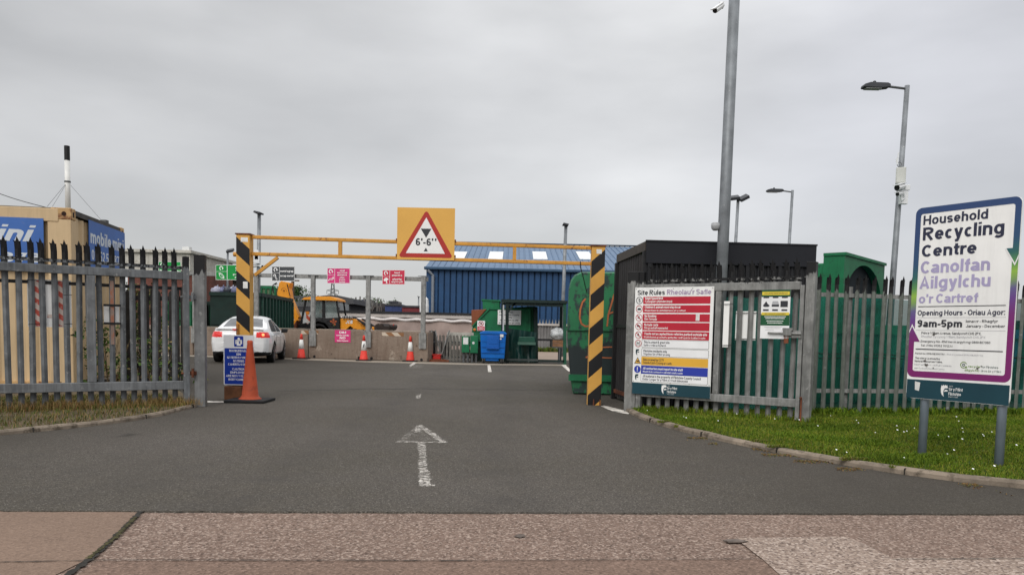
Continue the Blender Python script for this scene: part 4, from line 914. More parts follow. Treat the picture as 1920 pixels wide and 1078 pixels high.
mb = MB(); mb.beam((a[0], 0, a[1]), (b[0], 0, b[1]-.03), .045, .045); mb.build('brace', orange_rail, gb, True)
a = gz(477, 613)
mb = MB(); mb.tube([(a[0]-.22, -.10, a[1]-.12), (a[0]-.22, -.10, a[1]+.04)], .022, 8); mb.build('lock_sleeve', mat('brown_rust_paint', (.36, .15, .03), .7, 0, .3, 6, (.1, .04, .02), 12), gb, True)
for kx, zz in ((.02, .28), (.115, .28)):
    mb = MB(); mb.box(GW+kx-.04, GW+kx-.025, -.12, -.09, 0, .09); mb.build('foot_bracket', rust, gb, True)
# warning sign
q = [gz(a, b) for a, b in ((745.5, 389.5), (853.5, 392), (852.5, 489), (745.5, 487))]
x0 = (q[0][0]+q[3][0])/2; x1 = (q[1][0]+q[2][0])/2; z1 = (q[0][1]+q[1][1])/2; z0 = (q[2][1]+q[3][1])/2; SW, SH = x1-x0, z1-z0
TG = Matrix.Translation(gL) @ Matrix.Rotation(GA, 4, 'Z')
wsn = thing('warning_sign', 'square amber sign with a red triangle reading 6-6 height limit on the barrier rails', 'sign', tuple(TG @ Vector((0, -.035, 0))), GA)
mb = MB(); mb.box(x0, x1, -.012, 0, z0, z1); mb.build('panel', mat('amber_sign_face', (.70, .39, .085), .5, 0, .05, 1.5, (.25, .10, .02), 30, .70, .76), wsn, True)
def rtri(pts, r, n=5):
    out = []; m_ = len(pts)
    for i in range(m_):
        p, a, b = Vector(pts[i]), Vector(pts[i-1]), Vector(pts[(i+1) % m_]); d1, d2 = (a-p).normalized(), (b-p).normalized()
        th = d1.angle(d2)/2; c = p+(d1+d2).normalized()*(r/math.sin(th)); s, e_ = p+d1*(r/math.tan(th)), p+d2*(r/math.tan(th))
        a0, a1 = math.atan2(s.y-c.y, s.x-c.x), math.atan2(e_.y-c.y, e_.x-c.x)
        dl = (a1-a0+math.pi) % (2*math.pi)-math.pi
        out += [(c.x+r*math.cos(a0+dl*k/n), c.y+r*math.sin(a0+dl*k/n)) for k in range(n+1)]
    return out
mb = MB()
mb.sheet(rtri([(bx(.02), bz(.045)), (bx(.98), bz(.045)), (bx(.505), bz(.965))], .03), -.0135, 0)
mb.sheet([(bx(.155), bz(.125)), (bx(.835), bz(.125)), (bx(.505), bz(.815))], -.0145, 1)
mb.sheet([(bx(.41), bz(.60)), (bx(.595), bz(.60)), (bx(.505), bz(.425))], -.0155, 2); mb.sheet([(bx(.465), bz(.165)), (bx(.54), bz(.165)), (bx(.503), bz(.235))], -.0155, 2)
mb.text("6'-6\"", bx(.505), bz(.275), .14*SH, -.0155, .36*SW, 'c', .030, 0, 2)
mb.build('lettering', [mat('worn_red_vinyl', (.40, .03, .025), .5, 0, .08), sign_white, ink], wsn, True)
for zz in (t0_[1]+.0, b0_[1]+.02): mb = MB(); mb.box(x0-.02, x1+.02, .0, .008, zz-.02, zz+.02); mb.build('clamp', rust, wsn, True)

# ------------------------------------------------------------------ blue body-camera sign on its block, cone
o = ground(452, 748.5)
CY_ = 11.12
bs = thing('caution_sign', 'blue and white bilingual body camera sign standing on a brown block by the striped post', 'sign', (o.x, o.y-.02, 0))
q = [at(a, b, o.y-.05) for a, b in ((421, 627.5), (477.5, 627), (477.5, 722), (424, 722))]
hw = .5*(q[1].x-q[0].x); xo = .5*(q[0].x+q[1].x)-o.x; z1 = q[0].z; z0 = q[2].z; SW, SH = 2*hw, z1-z0; x0 = xo-hw
fy = -.07
mb = MB(); mb.prism(rrect(x0, x0+SW, z0, z1, .02, 3), fy, fy+.012); mb.build('panel', mat('white_sheet', (.64, .65, .67), .45, 0, .04), bs, True)
mb = MB(); mb.sheet(rrect(bx(.03), bx(.965), bz(.015), bz(.735), .01, 2), fy-.0012, 0); mb.sheet(rrect(bx(.35), bx(.655), bz(.77), bz(.98), .012, 3), fy-.0012, 0)
mb.ring(bx(.505), bz(.925), .0001, .018, fy-.002, 0, 360, 14, 1); mb.rect(bx(.44), bx(.57), bz(.79), bz(.895), fy-.002, 1); mb.rect(bx(.395), bx(.43), bz(.82), bz(.895), fy-.002, 1); mb.rect(bx(.58), bx(.615), bz(.82), bz(.895), fy-.002, 1); mb.rect(bx(.395), bx(.615), bz(.885), bz(.905), fy-.002, 1)
mb.rect(bx(.51), bx(.545), bz(.825), bz(.88), fy-.003, 0)
for body, v, w_ in (("RHYBUDD MAE", .665, .62), ("EIN", .597, .14), ("GWEITHWYR YN", .53, .76), ("GWISGO", .463, .36), ("CAMERÂU CORFF", .395, .70), ("CAUTION", .30, .42), ("EMPLOYEES", .232, .55), ("ARE NOW WEARING", .163, .84), ("BODY CAMERAS", .092, .68)):
    mb.text(body, bx(.50), bz(v), .042*SH, fy-.002, w_*SW, 'c', .015, 0, 1)
mb.build('lettering', [deep_blue, sign_white], bs, True)
mb = MB(); mb.box(x0+.01, x0+.27, fy-.02, fy+.16, 0, .20); mb.build('base_block', mat('brown_recycled_block', (.13, .055, .025), .85, 0, .3, 6, (.05, .025, .015), 10), bs, True, bevel=.01)
mb = MB(); mb.box(x0+.05, x0+.12, fy+.013, fy+.06, .20, z1-.1); mb.build('support_post', galv_dark, bs, True)
mb = MB(); mb.box(x0+.08, x0+.34, fy+.015, fy+.12, .20, .24); mb.build('rubber_wedge', dark_rubber, bs, True)
def cone(name, label, loc, h, body, rb_, rt, sleeve=False, bw=.42, group=None, mats_=None):
    t = thing(name, label, 'traffic cone', loc, 0, group); m1, m2, m3 = mats_
    def rad(z): return rb_+(rt-rb_)*z/h
    if not sleeve:
        mb = MB(); mb.lathe([(rb_+.035, .035), (rb_+.035, .045), (rb_+.012, .06), (rad(.09), .09), (rad(h*.6), h*.6), (rad(h-.06), h-.06), (rt+.006, h-.05), (rt+.006, h-.012), (rt*.8, h), (rt*.5, h)], 20); mb.build('cone_body', m1, t, True, True)
    else:
        mb = MB(); mb.lathe([(rb_+.02, .04), (rb_, .07), (rad(h*.40), h*.40)], 16); mb.build('cone_body', m1, t, True, True)
        mb = MB(); mb.lathe([(rad(h*.40)+.003, h*.40), (rad(h*.77)+.003, h*.77)], 16); mb.build('reflective_sleeve', m2, t, True, True)
        mb = MB(); mb.lathe([(rad(h*.77), h*.77), (rad(h-.02), h-.02), (rt*.6, h)], 16); mb.build('cone_tip', m1, t, True, True)
    mb = MB(); mb.box(-bw/2, bw/2, -bw/2, bw/2, .004, .04); mb.build('cone_base', m3, t, True, bevel=.008)
    return t
o = at(469, 750, 11.02)
cone('traffic_cone', 'large plain orange cone on a black base beside the blue body camera sign', (o.x, 11.02, 0), at(470, 638, 11.02).z, None, .125, .034, False, .56, None,
     (mat('faded_orange_rubber', (.40, .065, .024), .65, 0, .14, 4, (.24, .045, .022), 9, .58, .7), None, dark_rubber))
cone_m = (mat('red_cone_rubber', (.62, .045, .03), .55, 0, .1), mat('cone_sleeve', (.72, .72, .70), .5, 0, .06), dark_rubber)
cs = None
for (px_, py_), lab in (((562, 673.2), 'red and white cone at the wall end beside the white car'), ((682, 676.2), 'red and white cone with a scuffed sleeve, below the magenta signs'), ((769, 677.6), 'red and white cone at the wall before the red spill tray')):
    o = ground(px_, py_)
    if cs is None: cs = cone('traffic_cone', lab, (o.x, o.y+.2, 0), .86, None, .135, .032, True, .50, 'red and white cones along the concrete wall', cone_m)
    else: cs = dup(cs, (o.x, o.y, 0), random.uniform(-.3, .3), lab)
    if px_ == 682:
        mk = MB(); mk.sheet([(-.03, .43), (.0, .46), (.03, .56), (.01, .60), (-.02, .50)], -.112); mk.build('scuff_mark', ink, cs, True)
# the scuff belongs to one cone only
for c in [c for c in bpy.data.objects if c.name.startswith('scuff_mark') and c.parent is not None and c.parent.name.startswith('traffic_cone') and c.parent['label'].startswith('red and white cone at the wall before')]:
    bpy.data.objects.remove(c)

# ------------------------------------------------------------------ beige storage container and flue
beige = mat('beige_container_paint', (.53, .39, .23), .6, 0, .08, 1.5, (.26, .11, .045), 7, .66, .74, .22)
def mixrust(): return mat('beige_rusty_corner', (.52, .33, .15), .65, 0, .12, 3, (.18, .07, .03), 8, .52, .62, .3)
cont_blue = mat('container_blue_panel', (.045, .13, .40), .5, 0, .08, 2, (.10, .16, .36), 9, .62, .72)
pale_txt = mat('pale_grey_lettering', (.56, .60, .64), .5, 0, .06)
K = at(133, 391, 12.0); CA = R(9.5); CH = K.z
ct = thing('storage_container', 'beige steel storage container with blue lettered panels standing behind the dry verge gate', 'container', (K.x, 12.0, 0), CA)
LX, WY = -6.06, 2.44      # long side runs away from the corner, end face runs back
def corr(mb, a, b, z0, z1, n, depth, nrm):
    a, b, nrm = Vector((*a, 0)), Vector((*b, 0)), Vector((*nrm, 0)); vs = []
    for i in range(n+1):
        for k, dd in ((0, 0), (.3, 0), (.5, 1), (.8, 1)):
            if i == n and k > 0: break
            p = a+(b-a)*((i+k)/n)+nrm*(depth*dd); vs += [(p.x, p.y, z0), (p.x, p.y, z1)]
    mb.add(vs, [(i, i+2, i+3, i+1) for i in range(0, len(vs)-2, 2)])
mb = MB(); corr(mb, (LX, .06), (-.12, .06), .16, CH-.16, 22, -.03, (0, -1)); corr(mb, (-.05, .12), (-.05, WY-.12), .16, CH-.12, 9, .03, (1, 0)); mb.box(LX, -.1, .10, WY, .12, CH-.03)
mb.build('container_wall', beige, ct, True)
mb = MB(); mb.box(LX, -.18, -.01, .10, CH-.21, CH-.012); mb.build('roof_rail', beige, ct, True, bevel=.01)
mb = MB(); mb.box(LX, -.18, .0, .10, .02, .16); mb.build('floor_rail', mixrust(), ct, True)
mb = MB(); mb.box(LX, -.1, .02, WY-.02, CH-.03, CH+.005); mb.build('roof', mat('container_roof', (.20, .16, .11), .8, 0, .25, 3), ct, True)
mb = MB(); mb.box(-.10, .0, .18, WY-.18, CH-.09, CH-.01); mb.build('end_rail', mat('dark_worn_rail', (.06, .055, .05), .7, 0, .3, 6), ct, True)
for y, nm in ((0, 'a'), (WY, 'b')):
    s_ = 1 if y == 0 else -1
    mb = MB(); mb.box(-.34 if y == 0 else -.12, -.002, min(y, y+s_*.20), max(y, y+s_*.20), .0, CH-.17); mb.build('corner_post', beige if y == 0 else mixrust(), ct, True, bevel=.012)
    mb = MB(); mb.box(-.29, .006, min(y-s_*.006, y+s_*.17), max(y-s_*.006, y+s_*.17), CH-.17, CH+.006); c_ = mb.build('corner_casting', mixrust(), ct, True, bevel=.01)
    mb = MB()
    if y == 0: mb.lathe([(.0, -.008), (.035, -.0085), (.035, -.0065)], 12, (-.10, 0, CH-.085), 'y'); mb.add([(-.135+.07*k/11, -.0075, CH-.085) for k in range(0)], [])
    mb.box(.0065, .0075, y+s_*.05, y+s_*.11, CH-.13, CH-.05); mb.build('casting_hole', mat('deep_rust', (.03, .014, .01), .9), c_, True)
# panel on the long side
TCn = Matrix.Translation((K.x, 12.0, 0)) @ Matrix.Rotation(CA, 4, 'Z')
Kc = Vector((K.x, 12.0, 0))
a = onplane(82, 410, Kc, CA); b = onplane(0, 497, Kc, CA); zt_, zb_ = a[1], b[1]-.06
mb = MB(); mb.box(a[0]-2.9, a[0], -.018, -.008, zb_, zt_); pn = mb.build('blue_panel', cont_blue, ct, True)
k_ = a[0]-b[0]           # width of 82 photo pixels
mb = MB(); zz = onplane(50, 453, Kc, CA)[1]; hh = onplane(50, 428, Kc, CA)[1]-zz
mb.text('mobile mini', a[0]-k_*.16, zz, hh*1.22, -.0195, k_*4.05, 'r', .035, .28)
zz2 = onplane(50, 492, Kc, CA)[1]; mb.text('01352 559878', a[0]-k_*.06, zz2, .145, -.0195, k_*3.4, 'r', .03, 0)
mb.build('lettering', pale_txt, pn, True)
# panel on the end face
EAng = CA+math.pi/2
Ke = TCn @ Vector((0, 0, 0))
a = onplane(165, 415, Ke, EAng); b = onplane(233, 470, Ke, EAng)
y0_, y1_ = a[0], b[0]; zt_ = onplane(165, 412, Ke, EAng)[1]; zb_ = zt_-.80
def endface(mb, name, m, par):
    mb.v = [(-y+0, x, z) for x, y, z in mb.v]; return mb.build(name, m, par, True)
mb = MB(); mb.box(y0_, y1_, -.012, -.004, zb_, zt_); pn = endface(mb, 'blue_panel', cont_blue, ct)
mb = MB(); zz = onplane(175, 455, Ke, EAng)[1]; mb.text('mobile mini', y0_+.06, zz-.02, .22, -.0135, (y1_-y0_)-.14, 'l', .03, 0)
mb.text('01352 559878', y0_+.10, zz-.29, .17, -.0135, (y1_-y0_)-.3, 'l', .02, 0); endface(mb, 'lettering', pale_txt, pn)
p = at(127.5, 388, 13.3); pt = at(127, 274, 13.3); pb_ = at(127, 301, 13.3)
fl = thing('flue_pipe', 'slim white flue pipe with a black top rising above the beige container', 'flue', (p.x, 13.3, CH))
mb = MB(); mb.tube([(p.x, 13.3, CH), (p.x, 13.3, pb_.z)], .042, 12); mb.build('pipe', mat('white_flue', (.66, .66, .64), .5, 0, .08, 6, (.35, .2, .1), 14, .68, .76), fl, smooth=True)
mb = MB(); mb.tube([(p.x, 13.3, pb_.z), (p.x, 13.3, pt.z)], .044, 12); mb.build('flue_top', black_metal, fl)
zc = at(127, 341, 13.3).z
mb = MB(); mb.tube([(p.x, 13.3, zc-.012), (p.x, 13.3, zc+.012)], .05, 12); mb.build('clamp', galv_dark, fl)
for (a, b) in ((98, 388), (88, 388), (196, 420)):
    e_ = at(a, b, 13.0 if a < 150 else 14.3)
    mb = MB(); mb.tube([(p.x, 13.3, zc), tuple(e_)], .003, 4); mb.build('stay_wire', galv_dark, fl)
mb = MB(); a, b = at(-70, 333, 14), at(86, 389, 12.6); n = 12
mb.tube([tuple(a+(b-a)*(i/n)+Vector((0, 0, -.05*math.sin(math.pi*i/n)))) for i in range(n+1)], .006, 4)
tag(mb.build('cable', black_metal), 'thin black overhead cable running down to the beige container roof', 'cable')
a, b = at(196, 415, 14.0), at(200, 420, 14.0)
mb = MB(); mb.box(a.x-.05, a.x+.05, 13.95, 14.05, a.z-.22, a.z+.02); tag(mb.build('roof_bracket', galv_dark), 'small grey bracket on the far edge of the beige container roof', 'bracket')

# ------------------------------------------------------------------ plants behind the verge gate
def leafclump(mb, c, r, n, size, mi=lambda: 0, flat_=1.0):
    for _ in range(n):
        d = Vector((random.gauss(0, 1), random.gauss(0, 1), random.gauss(0, 1)*flat_)).normalized()*(r*random.random()**.5); p = Vector(c)+d
        a = Vector((random.gauss(0, 1), random.gauss(0, 1), random.gauss(0, 1))).normalized(); b = a.orthogonal().normalized(); s = size*random.uniform(.5, 1.2)
        mb.add([p-a*s, p+b*s*.45, p+a*s, p-b*s*.45], [(0, 1, 2, 3)], mi())
lm = [leafmat('leaf_dark', (.028, .055, .016)), leafmat('leaf_mid', (.055, .095, .022)), leafmat('leaf_olive', (.09, .11, .035)), leafmat('leaf_dry', (.17, .13, .055))]
def weed(px_, py_, Y, h, lab, n):
    g = at(px_, py_, Y); t = thing('shrub', lab, 'shrub', (g.x, Y, 0))
    mb = MB()
    for k in range(7):
        a = random.uniform(0, 6.3); r = random.uniform(.1, .45)
        mb.tube([(g.x+.05*math.cos(a), Y+.05*math.sin(a), 0), (g.x+r*.6*math.cos(a), Y+r*.5*math.sin(a), h*.5), (g.x+r*math.cos(a), Y+r*math.sin(a), h*random.uniform(.7, 1.05))], [.008, .006, .003], 5)
    mb.build('stem', mat('bramble_stem', (.10, .07, .04), .9, 0, .2), t)
    mb = MB()
    for k in range(n): leafclump(mb, (g.x+random.gauss(0, .26), Y+random.gauss(0, .2), random.uniform(.05, h)), .16, 16, .045, lambda: random.choice((0, 0, 1, 1, 2, 3)))
    mb.build('foliage', lm, t)
weed(205, 700, 12.4, 1.1, 'loose dry bramble growing beside the beige container corner', 26)
weed(262, 640, 15.6, 1.9, 'tall dark green bush between the beige container and the verge gate', 60)
weed(292, 690, 12.6, .8, 'low olive weed bush at the foot of the timber fence behind the verge gate', 22)
weed(275, 700, 16.5, 1.7, 'thin dark bush farther back behind the verge gate', 44)
g0, g1 = at(236, 600, 13.7), at(345, 600, 13.7)
tf = thing('timber_fence', 'dark gappy timber fence standing behind the verge gate beside the beige container', 'fence', (g0.x, 13.7, 0)); dt = mat('dark_timber', (.030, .028, .027), .9, 0, .3, 8, streak=.3)
for z in (.3, 1.5): mb = MB(); mb.box(g0.x, g1.x, 13.73, 13.78, z, z+.08); mb.build('fence_rail', dt, tf)
for pxx in (239, 250, 263, 275, 286, 297, 309, 320, 332, 342):
    x = at(pxx, 600, 13.7).x; hb = random.uniform(1.66, 1.8); mb = MB(); mb.prism([(x-.035, -.02), (x+.035, -.02), (x+.035, hb-.05), (x, hb), (x-.035, hb-.05)], 13.70, 13.725); mb.build('fence_board', dt, tf)

# ------------------------------------------------------------------ shelter behind the rules board gate
blk = mat('charcoal_cladding', (.017, .0175, .02), .65, .1, .2, 3, (.03, .03, .03), 8, .58, .75, .3)
brn = mat('brown_grey_trim', (.058, .050, .043), .7, 0, .18, 6)
ZT = 2.42; YN = 11.05
A_ = at(1213, 452, YN); ZT = A_.z; B_ = at(1527, 459, YN+.12); ZB = B_.z
zf = ZT-.02; YF = 1442*(zf-EYE)/(626-479); FL = at(1159, 478, YF)
sh = thing('shelter', 'black corrugated metal shelter with a brown beam standing behind the rules board gate', 'shelter', (A_.x, YN, 0))
Dx = Vector((B_.x-A_.x, .12, 0)); ln = Dx.length; Dx.normalize(); SAg = math.atan2(Dx.y, Dx.x)
sh.rotation_euler = (0, 0, SAg)
def loc(p): d = Vector((p.x-A_.x, p.y-YN, 0)); return d.x*Dx.x+d.y*Dx.y, -d.x*Dx.y+d.y*Dx.x
fx, fy_ = loc(FL)
mb = MB(); corr(mb, (.04, .02), (ln, .02), .02, ZT-.30, 34, -.022, (0, 1)); mb.build('back_panel', blk, sh, True)
mb = MB(); mb.box(-.01, ln+.02, -.035, .0, ZT-.31, ZT-.01); mb.box(-.02, ln+.03, -.045, .0, ZT-.01, ZT+.012); mb.build('fascia', mat('black_fascia', (.012, .013, .0175), .6, .1, .12, 2), sh, True)
for k in range(6):
    x = .02+k*(ln-.07)/5
    mb = MB(); mb.box(x, x+.05, -.03, -.004, .0, ZT-.31); mb.build('panel_rib', blk, sh, True)
mb = MB(); mb.beam((.0, .01, ZT-.07), (fx, fy_, zf-.07), .05, .13); mb.build('side_beam', brn, sh, True)
mb = MB(); mb.box(fx-.045, fx+.045, fy_-.045, fy_+.045, 0, zf-.14); mb.build('shelter_post', black_metal, sh, True)
mb = MB(); mb.box(-.04, .04, .01, .09, 0, ZT-.14); mb.build('shelter_post', blk, sh, True)
mb = MB(); mb.beam((fx, fy_, zf-.12), (ln+fx, fy_, zf-.12), .05, .13); mb.build('front_beam', black_metal, sh, True)
mb = MB(); mb.box(ln+fx-.045, ln+fx+.045, fy_-.045, fy_+.045, 0, zf-.14); mb.build('shelter_post', black_metal, sh, True)
mb = MB(); mb.add([(0, 0, ZT), (ln, 0, ZT), (ln+fx, fy_, zf), (fx, fy_, zf), (0, 0, ZT-.03), (ln, 0, ZT-.03), (ln+fx, fy_, zf-.05), (fx, fy_, zf-.05)], [(0, 1, 2, 3), (7, 6, 5, 4), (3, 2, 6, 7), (0, 3, 7, 4), (1, 5, 6, 2)]); mb.build('roof', blk, sh, True)
mb = MB(); corr(mb, (ln-.02, .03), (ln+fx-.02, fy_-.05), .05, ZT-.15, 12, .02, (1, 0)); mb.build('end_panel', blk, sh, True)
mb = MB(); corr(mb, (fx*.92, fy_*.96), (.01, .07), .05, ZT-.15, 12, .018, (-.4, -1)); mb.build('side_panel', mat('grey_brown_cladding', (.028, .026, .027), .7, .1, .2, 4, streak=.4), sh, True)
zb2 = at(1170, 612, YF-.3).z
mb = MB(); mb.beam((fx, fy_-.02, zb2), (0, .05, zb2), .03, .05); mb.build('side_rail', black_metal, sh, True)
mb = MB(); mb.beam((fx, fy_-.02, .14), (0, .05, .14), .04, .06); mb.build('side_rail', rust, sh, True)

# ------------------------------------------------------------------ netting along the fence, skips behind it
def netmat():
    m, t, b = newmat('green_windbreak_net'); v = coords(t, False)
    n_ = noise(t, v, .9, 3, .5, .35, .65); c = mixc(t, n_, (.002, .10, .075), (.006, .19, .145)); c = mixc(t, noise(t, v, 2.2, 4, .6, .5, .7), c, (.001, .055, .048))
    L(t, c, b.inputs['Base Color']); b.inputs['Roughness'].default_value = .75
    b.inputs['Alpha'].default_value = .70; return m
m_net = netmat()
def net(name, a, b, zt, lab, seed):
    rr = random.Random(seed); mb = MB(); nx, nz_ = 60, 8; vs = []; a, b = Vector(a), Vector(b); d = b-a; nn = Vector((-d.y, d.x, 0)).normalized()
    ph = [rr.uniform(0, 6) for _ in range(4)]
    for i in range(nx+1):
        f = i/nx
        for j in range(nz_+1):
            g = j/nz_; sag = .012*math.sin(f*22+ph[0])*(1 if j == nz_ else 0)
            w_ = .035*math.sin(f*19+ph[1]+g*1.5)*(.3+g*(1-g)*3)+.02*math.sin(f*41+ph[2]-g*3)
            p = a+d*f+nn*w_; vs.append((p.x, p.y, .06+(zt-.06)*g+sag))
    mb.add(vs, [(i*(nz_+1)+j, (i+1)*(nz_+1)+j, (i+1)*(nz_+1)+j+1, i*(nz_+1)+j+1) for i in range(nx) for j in range(nz_)])
    o = mb.build(name, m_net, smooth=True); tag(o, lab, 'netting'); return o
nn = Vector((-fd.y, fd.x, 0)).normalized()*.28
net('windbreak_net', fA-Vector((0, 0, 0))+nn+Vector((-.05, 0, 0)), fB+nn, 1.66, 'sheer green windbreak netting stretched behind the palisade fence', 3)
net('windbreak_net', (mx*.82+hingeR.x+.2, 10.86, 0), (fA.x+.02, 10.78, 0), 1.63, 'dark green windbreak netting hanging between the shelter and the rules board gate', 5)
ln_ = MB(); a, b = fA+nn*1.02, fB+nn*1.02
for z in (.80, .87): ln_.tube([(a.x+(b.x-a.x)*i/24, a.y+(b.y-a.y)*i/24-.05, z+.012*math.sin(i*1.9)+(.002*i if z < .85 else -.001*i)) for i in range(25)], .005, 4)
tag(ln_.build('cable', black_metal), 'pair of black cables slung along the green netting behind the palisade fence', 'cable')
green_p = mat('green_skip_paint', (.008, .140, .056), .55, 0, .14, 2, (.012, .06, .035), 6, .56, .70, .25)
green_d = mat('dark_green_skip_paint', (.008, .026, .021), .55, 0, .2, 3, (.02, .025, .02), 8, .58, .7, .3)
green_m = mat('mid_green_steel', (.010, .135, .055), .55, 0, .15, 3, (.012, .05, .03), 9, .60, .72, .25)
# compactor skip with the arched mouth
c0 = at(1584, 479, 13.5); c1 = at(1659, 498, 15.3)
aA = math.atan2(c1.y-c0.y, c1.x-c0.x); w = (c1-c0).to_2d().length; h = (c0.z+c1.z)/2
sk = thing('arched_skip', 'green skip with a dark arched mouth rising above the fence beside the black shelter', 'skip', (c0.x, c0.y, 0), aA)
mb = MB(); n = 20; ar = w*.465; cx = w*.495; rz = .78; cz = h-.09-rz
arc = [(cx+ar*math.cos(R(180*k/n)), cz+rz*math.sin(R(180*k/n))) for k in range(n+1)]
vs = []; 
for side_y in (0.0, .12):
    for k, (x, z) in enumerate(arc):
        u = k/n; ox, oz = (w, cz+(h-cz)*u*4) if u < .25 else (w*(1-(u-.25)*2), h) if u <= .75 else (0, h-(h-cz)*(u-.75)*4)
        vs.append((x, side_y, z)); vs.append((ox, side_y, oz))
m_ = 2*(n+1)
fs = [(2*k, 2*k+1, 2*k+3, 2*k+2) for k in range(n)]+[(m_+2*k+2, m_+2*k+3, m_+2*k+1, m_+2*k) for k in range(n)]
fs += [(2*k+2, m_+2*k+2, m_+2*k, 2*k) for k in range(n)]+[(2*k+1, m_+2*k+1, m_+2*k+3, 2*k+3) for k in range(n)]
mb.add(vs, fs)
mb.box(0, cx-ar, 0, .12, 0, cz); mb.box(cx+ar, w, 0, .12, 0, cz); mb.box(-.02, w+.02, -.03, .36, h, h+.05); mb.box(0, .05, .121, .36, 0, h-.002)
mb.build('mouth_frame', green_p, sk, True)
mb = MB(); mb.box(.02, w-.02, .362, 5.2, .1, h-.12); mb.build('skip_body', green_p, sk, True, bevel=.02)
mb = MB(); mb.box(.06, w-.02, .125, .14, .3, h-.03); mb.build('mouth_back', mat('dark_mouth', (.006, .010, .014), .8, 0, .2), sk, True)
mb = MB(); mb.box(0.0, w, -.04, -.002, .15, .95); mb.build('lower_panel', green_m, sk, True)
mb = MB()
for k in range(7): mb.box(-.04, .02, .7+k*.62, .78+k*.62, .1, h-.13)
mb.build('side_rib', green_p, sk, True)
mb = MB(); mb.lathe([(.05, 0), (.05, .22), (.075, .22), (.075, .28)], 10, (w+.02, .2, h-.15), 'x'); mb.build('hook_bar', rust, sk, True)
# other skips showing through the net
def skip(name, lab, x0, x1, y0, y1, h, m1, m2, ribs=6):
    t = thing(name, lab, 'skip', ((x0+x1)/2, y0, 0)); cx = (x0+x1)/2
    def B(f, z): return [(x0+f, y0+f, z), (x1-f, y0+f, z), (x1-f, y1-f, z), (x0+f, y1-f, z)]
    mb = MB(); lo, hi, ih, il = B(.16, .05), B(0, h), B(.07, h), B(.2, .3)
    mb.add(lo+hi+ih+il, [(0, 1, 5, 4), (1, 2, 6, 5), (2, 3, 7, 6), (3, 0, 4, 7), (4, 5, 9, 8), (5, 6, 10, 9), (6, 7, 11, 10), (7, 4, 8, 11), (8, 9, 13, 12), (9, 10, 14, 13), (10, 11, 15, 14), (11, 8, 12, 15), (12, 13, 14, 15), (3, 2, 1, 0)]); mb.build('skip_body', m1, t)
    mb = MB(); mb.box(x0-.04, x1+.04, y0-.04, y0, h-.14, h+.01); mb.box(x0-.04, x0, y0, y1, h-.14, h+.01); mb.box(x1, x1+.04, y0, y1, h-.14, h+.01); mb.build('rim', m2, t)
    mb = MB()
    for k in range(ribs):
        x = x0+.22+(x1-x0-.44)*k/max(1, ribs-1); mb.beam((x, y0+.14, .08), (x, y0-.02, h-.14), .07, .06)
    mb.build('skip_rib', m2, t); return t
blue_p = mat('teal_blue_skip_paint', (.005, .10, .21), .55, 0, .15, 3, (.01, .05, .09), 7, .58, .7, .25)
skip('open_skip', 'teal blue open skip showing through the green netting beside the recycling sign', 6.55, 8.6, 13.0, 15.6, 1.28, blue_p, blue_p)
skip('open_skip', 'bright green open skip showing through the netting near the arched skip', 4.55, 6.35, 12.3, 13.2, 1.30, green_p, green_m)
skip('open_skip', 'dark green open skip behind the recycling sign', 8.9, 11.4, 13.4, 16.0, 1.45, green_m, green_d)

# ------------------------------------------------------------------ big green bank beside the striped post
YB = 13.6
pr = px([(1074, 738+6), (1069, 716), (1063, 640), (1063, 612), (1066, 545), (1070, 530), (1077, 520), (1090, 514)], YB)
xr = pr[0][0]+2.15; prof = pr+[(xr-(x-pr[3][0]), z) for x, z in reversed(pr)]
z_low = min(z for _, z in prof); prof = [(x, z-z_low+.0) for x, z in prof]; gx0 = pr[3][0]
def bankmat():
    m, t, b = newmat('peeling_green_paint'); v = coords(t, False); s = N(t, 'ShaderNodeSeparateXYZ'); L(t, N(t, 'ShaderNodeTexCoord').outputs['Object'], s.inputs[0])
    c = mixc(t, noise(t, v, 1.5), (.005, .115, .042), (.010, .17, .062))
    pe_ = noise(t, v, 4.6, 8, .72, .505, .535, (1.2, 1.2, .8)); c = mixc(t, pe_, c, (.010, .035, .03))
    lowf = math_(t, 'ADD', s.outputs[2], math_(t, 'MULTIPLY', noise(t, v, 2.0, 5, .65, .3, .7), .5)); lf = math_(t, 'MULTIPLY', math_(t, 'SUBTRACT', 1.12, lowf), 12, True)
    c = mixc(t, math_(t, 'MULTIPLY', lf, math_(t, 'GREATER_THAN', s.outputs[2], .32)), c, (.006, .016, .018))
    L(t, c, b.inputs['Base Color']); b.inputs['Roughness'].default_value = .5; return m
bk = thing('bottle_bank', 'large green bank with peeling paint and orange graffiti behind the striped barrier post', 'recycling bank', (gx0, YB, 0))
mb = MB(); n = len(prof); cxm = sum(p[0] for p in prof)/n; czm = 1.0
def shr(k): return [(cxm+(x-cxm)*(1-k*.02), czm+(z-czm)*(1-k*.025)) for x, z in prof]
lay = [(YB, shr(1)), (YB+.04, shr(.35)), (YB+.12, shr(0)), (YB+3.2, shr(0)), (YB+3.3, shr(1))]
vs = [(x, y, z) for y, pp in lay for x, z in pp]; fs = [(i*n+k, i*n+(k+1) % n, (i+1)*n+(k+1) % n, (i+1)*n+k)[::-1] for i in range(4) for k in range(n)]
fs += [tuple(range(n))[::-1] if False else tuple(range(n)), tuple(range(4*n, 5*n))[::-1]]
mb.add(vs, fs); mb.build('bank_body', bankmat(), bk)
zr = at(1064, 617, YB).z
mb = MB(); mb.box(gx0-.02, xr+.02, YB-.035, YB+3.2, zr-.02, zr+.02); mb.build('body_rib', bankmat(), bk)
zl = at(1070, 713, YB).z-z_low
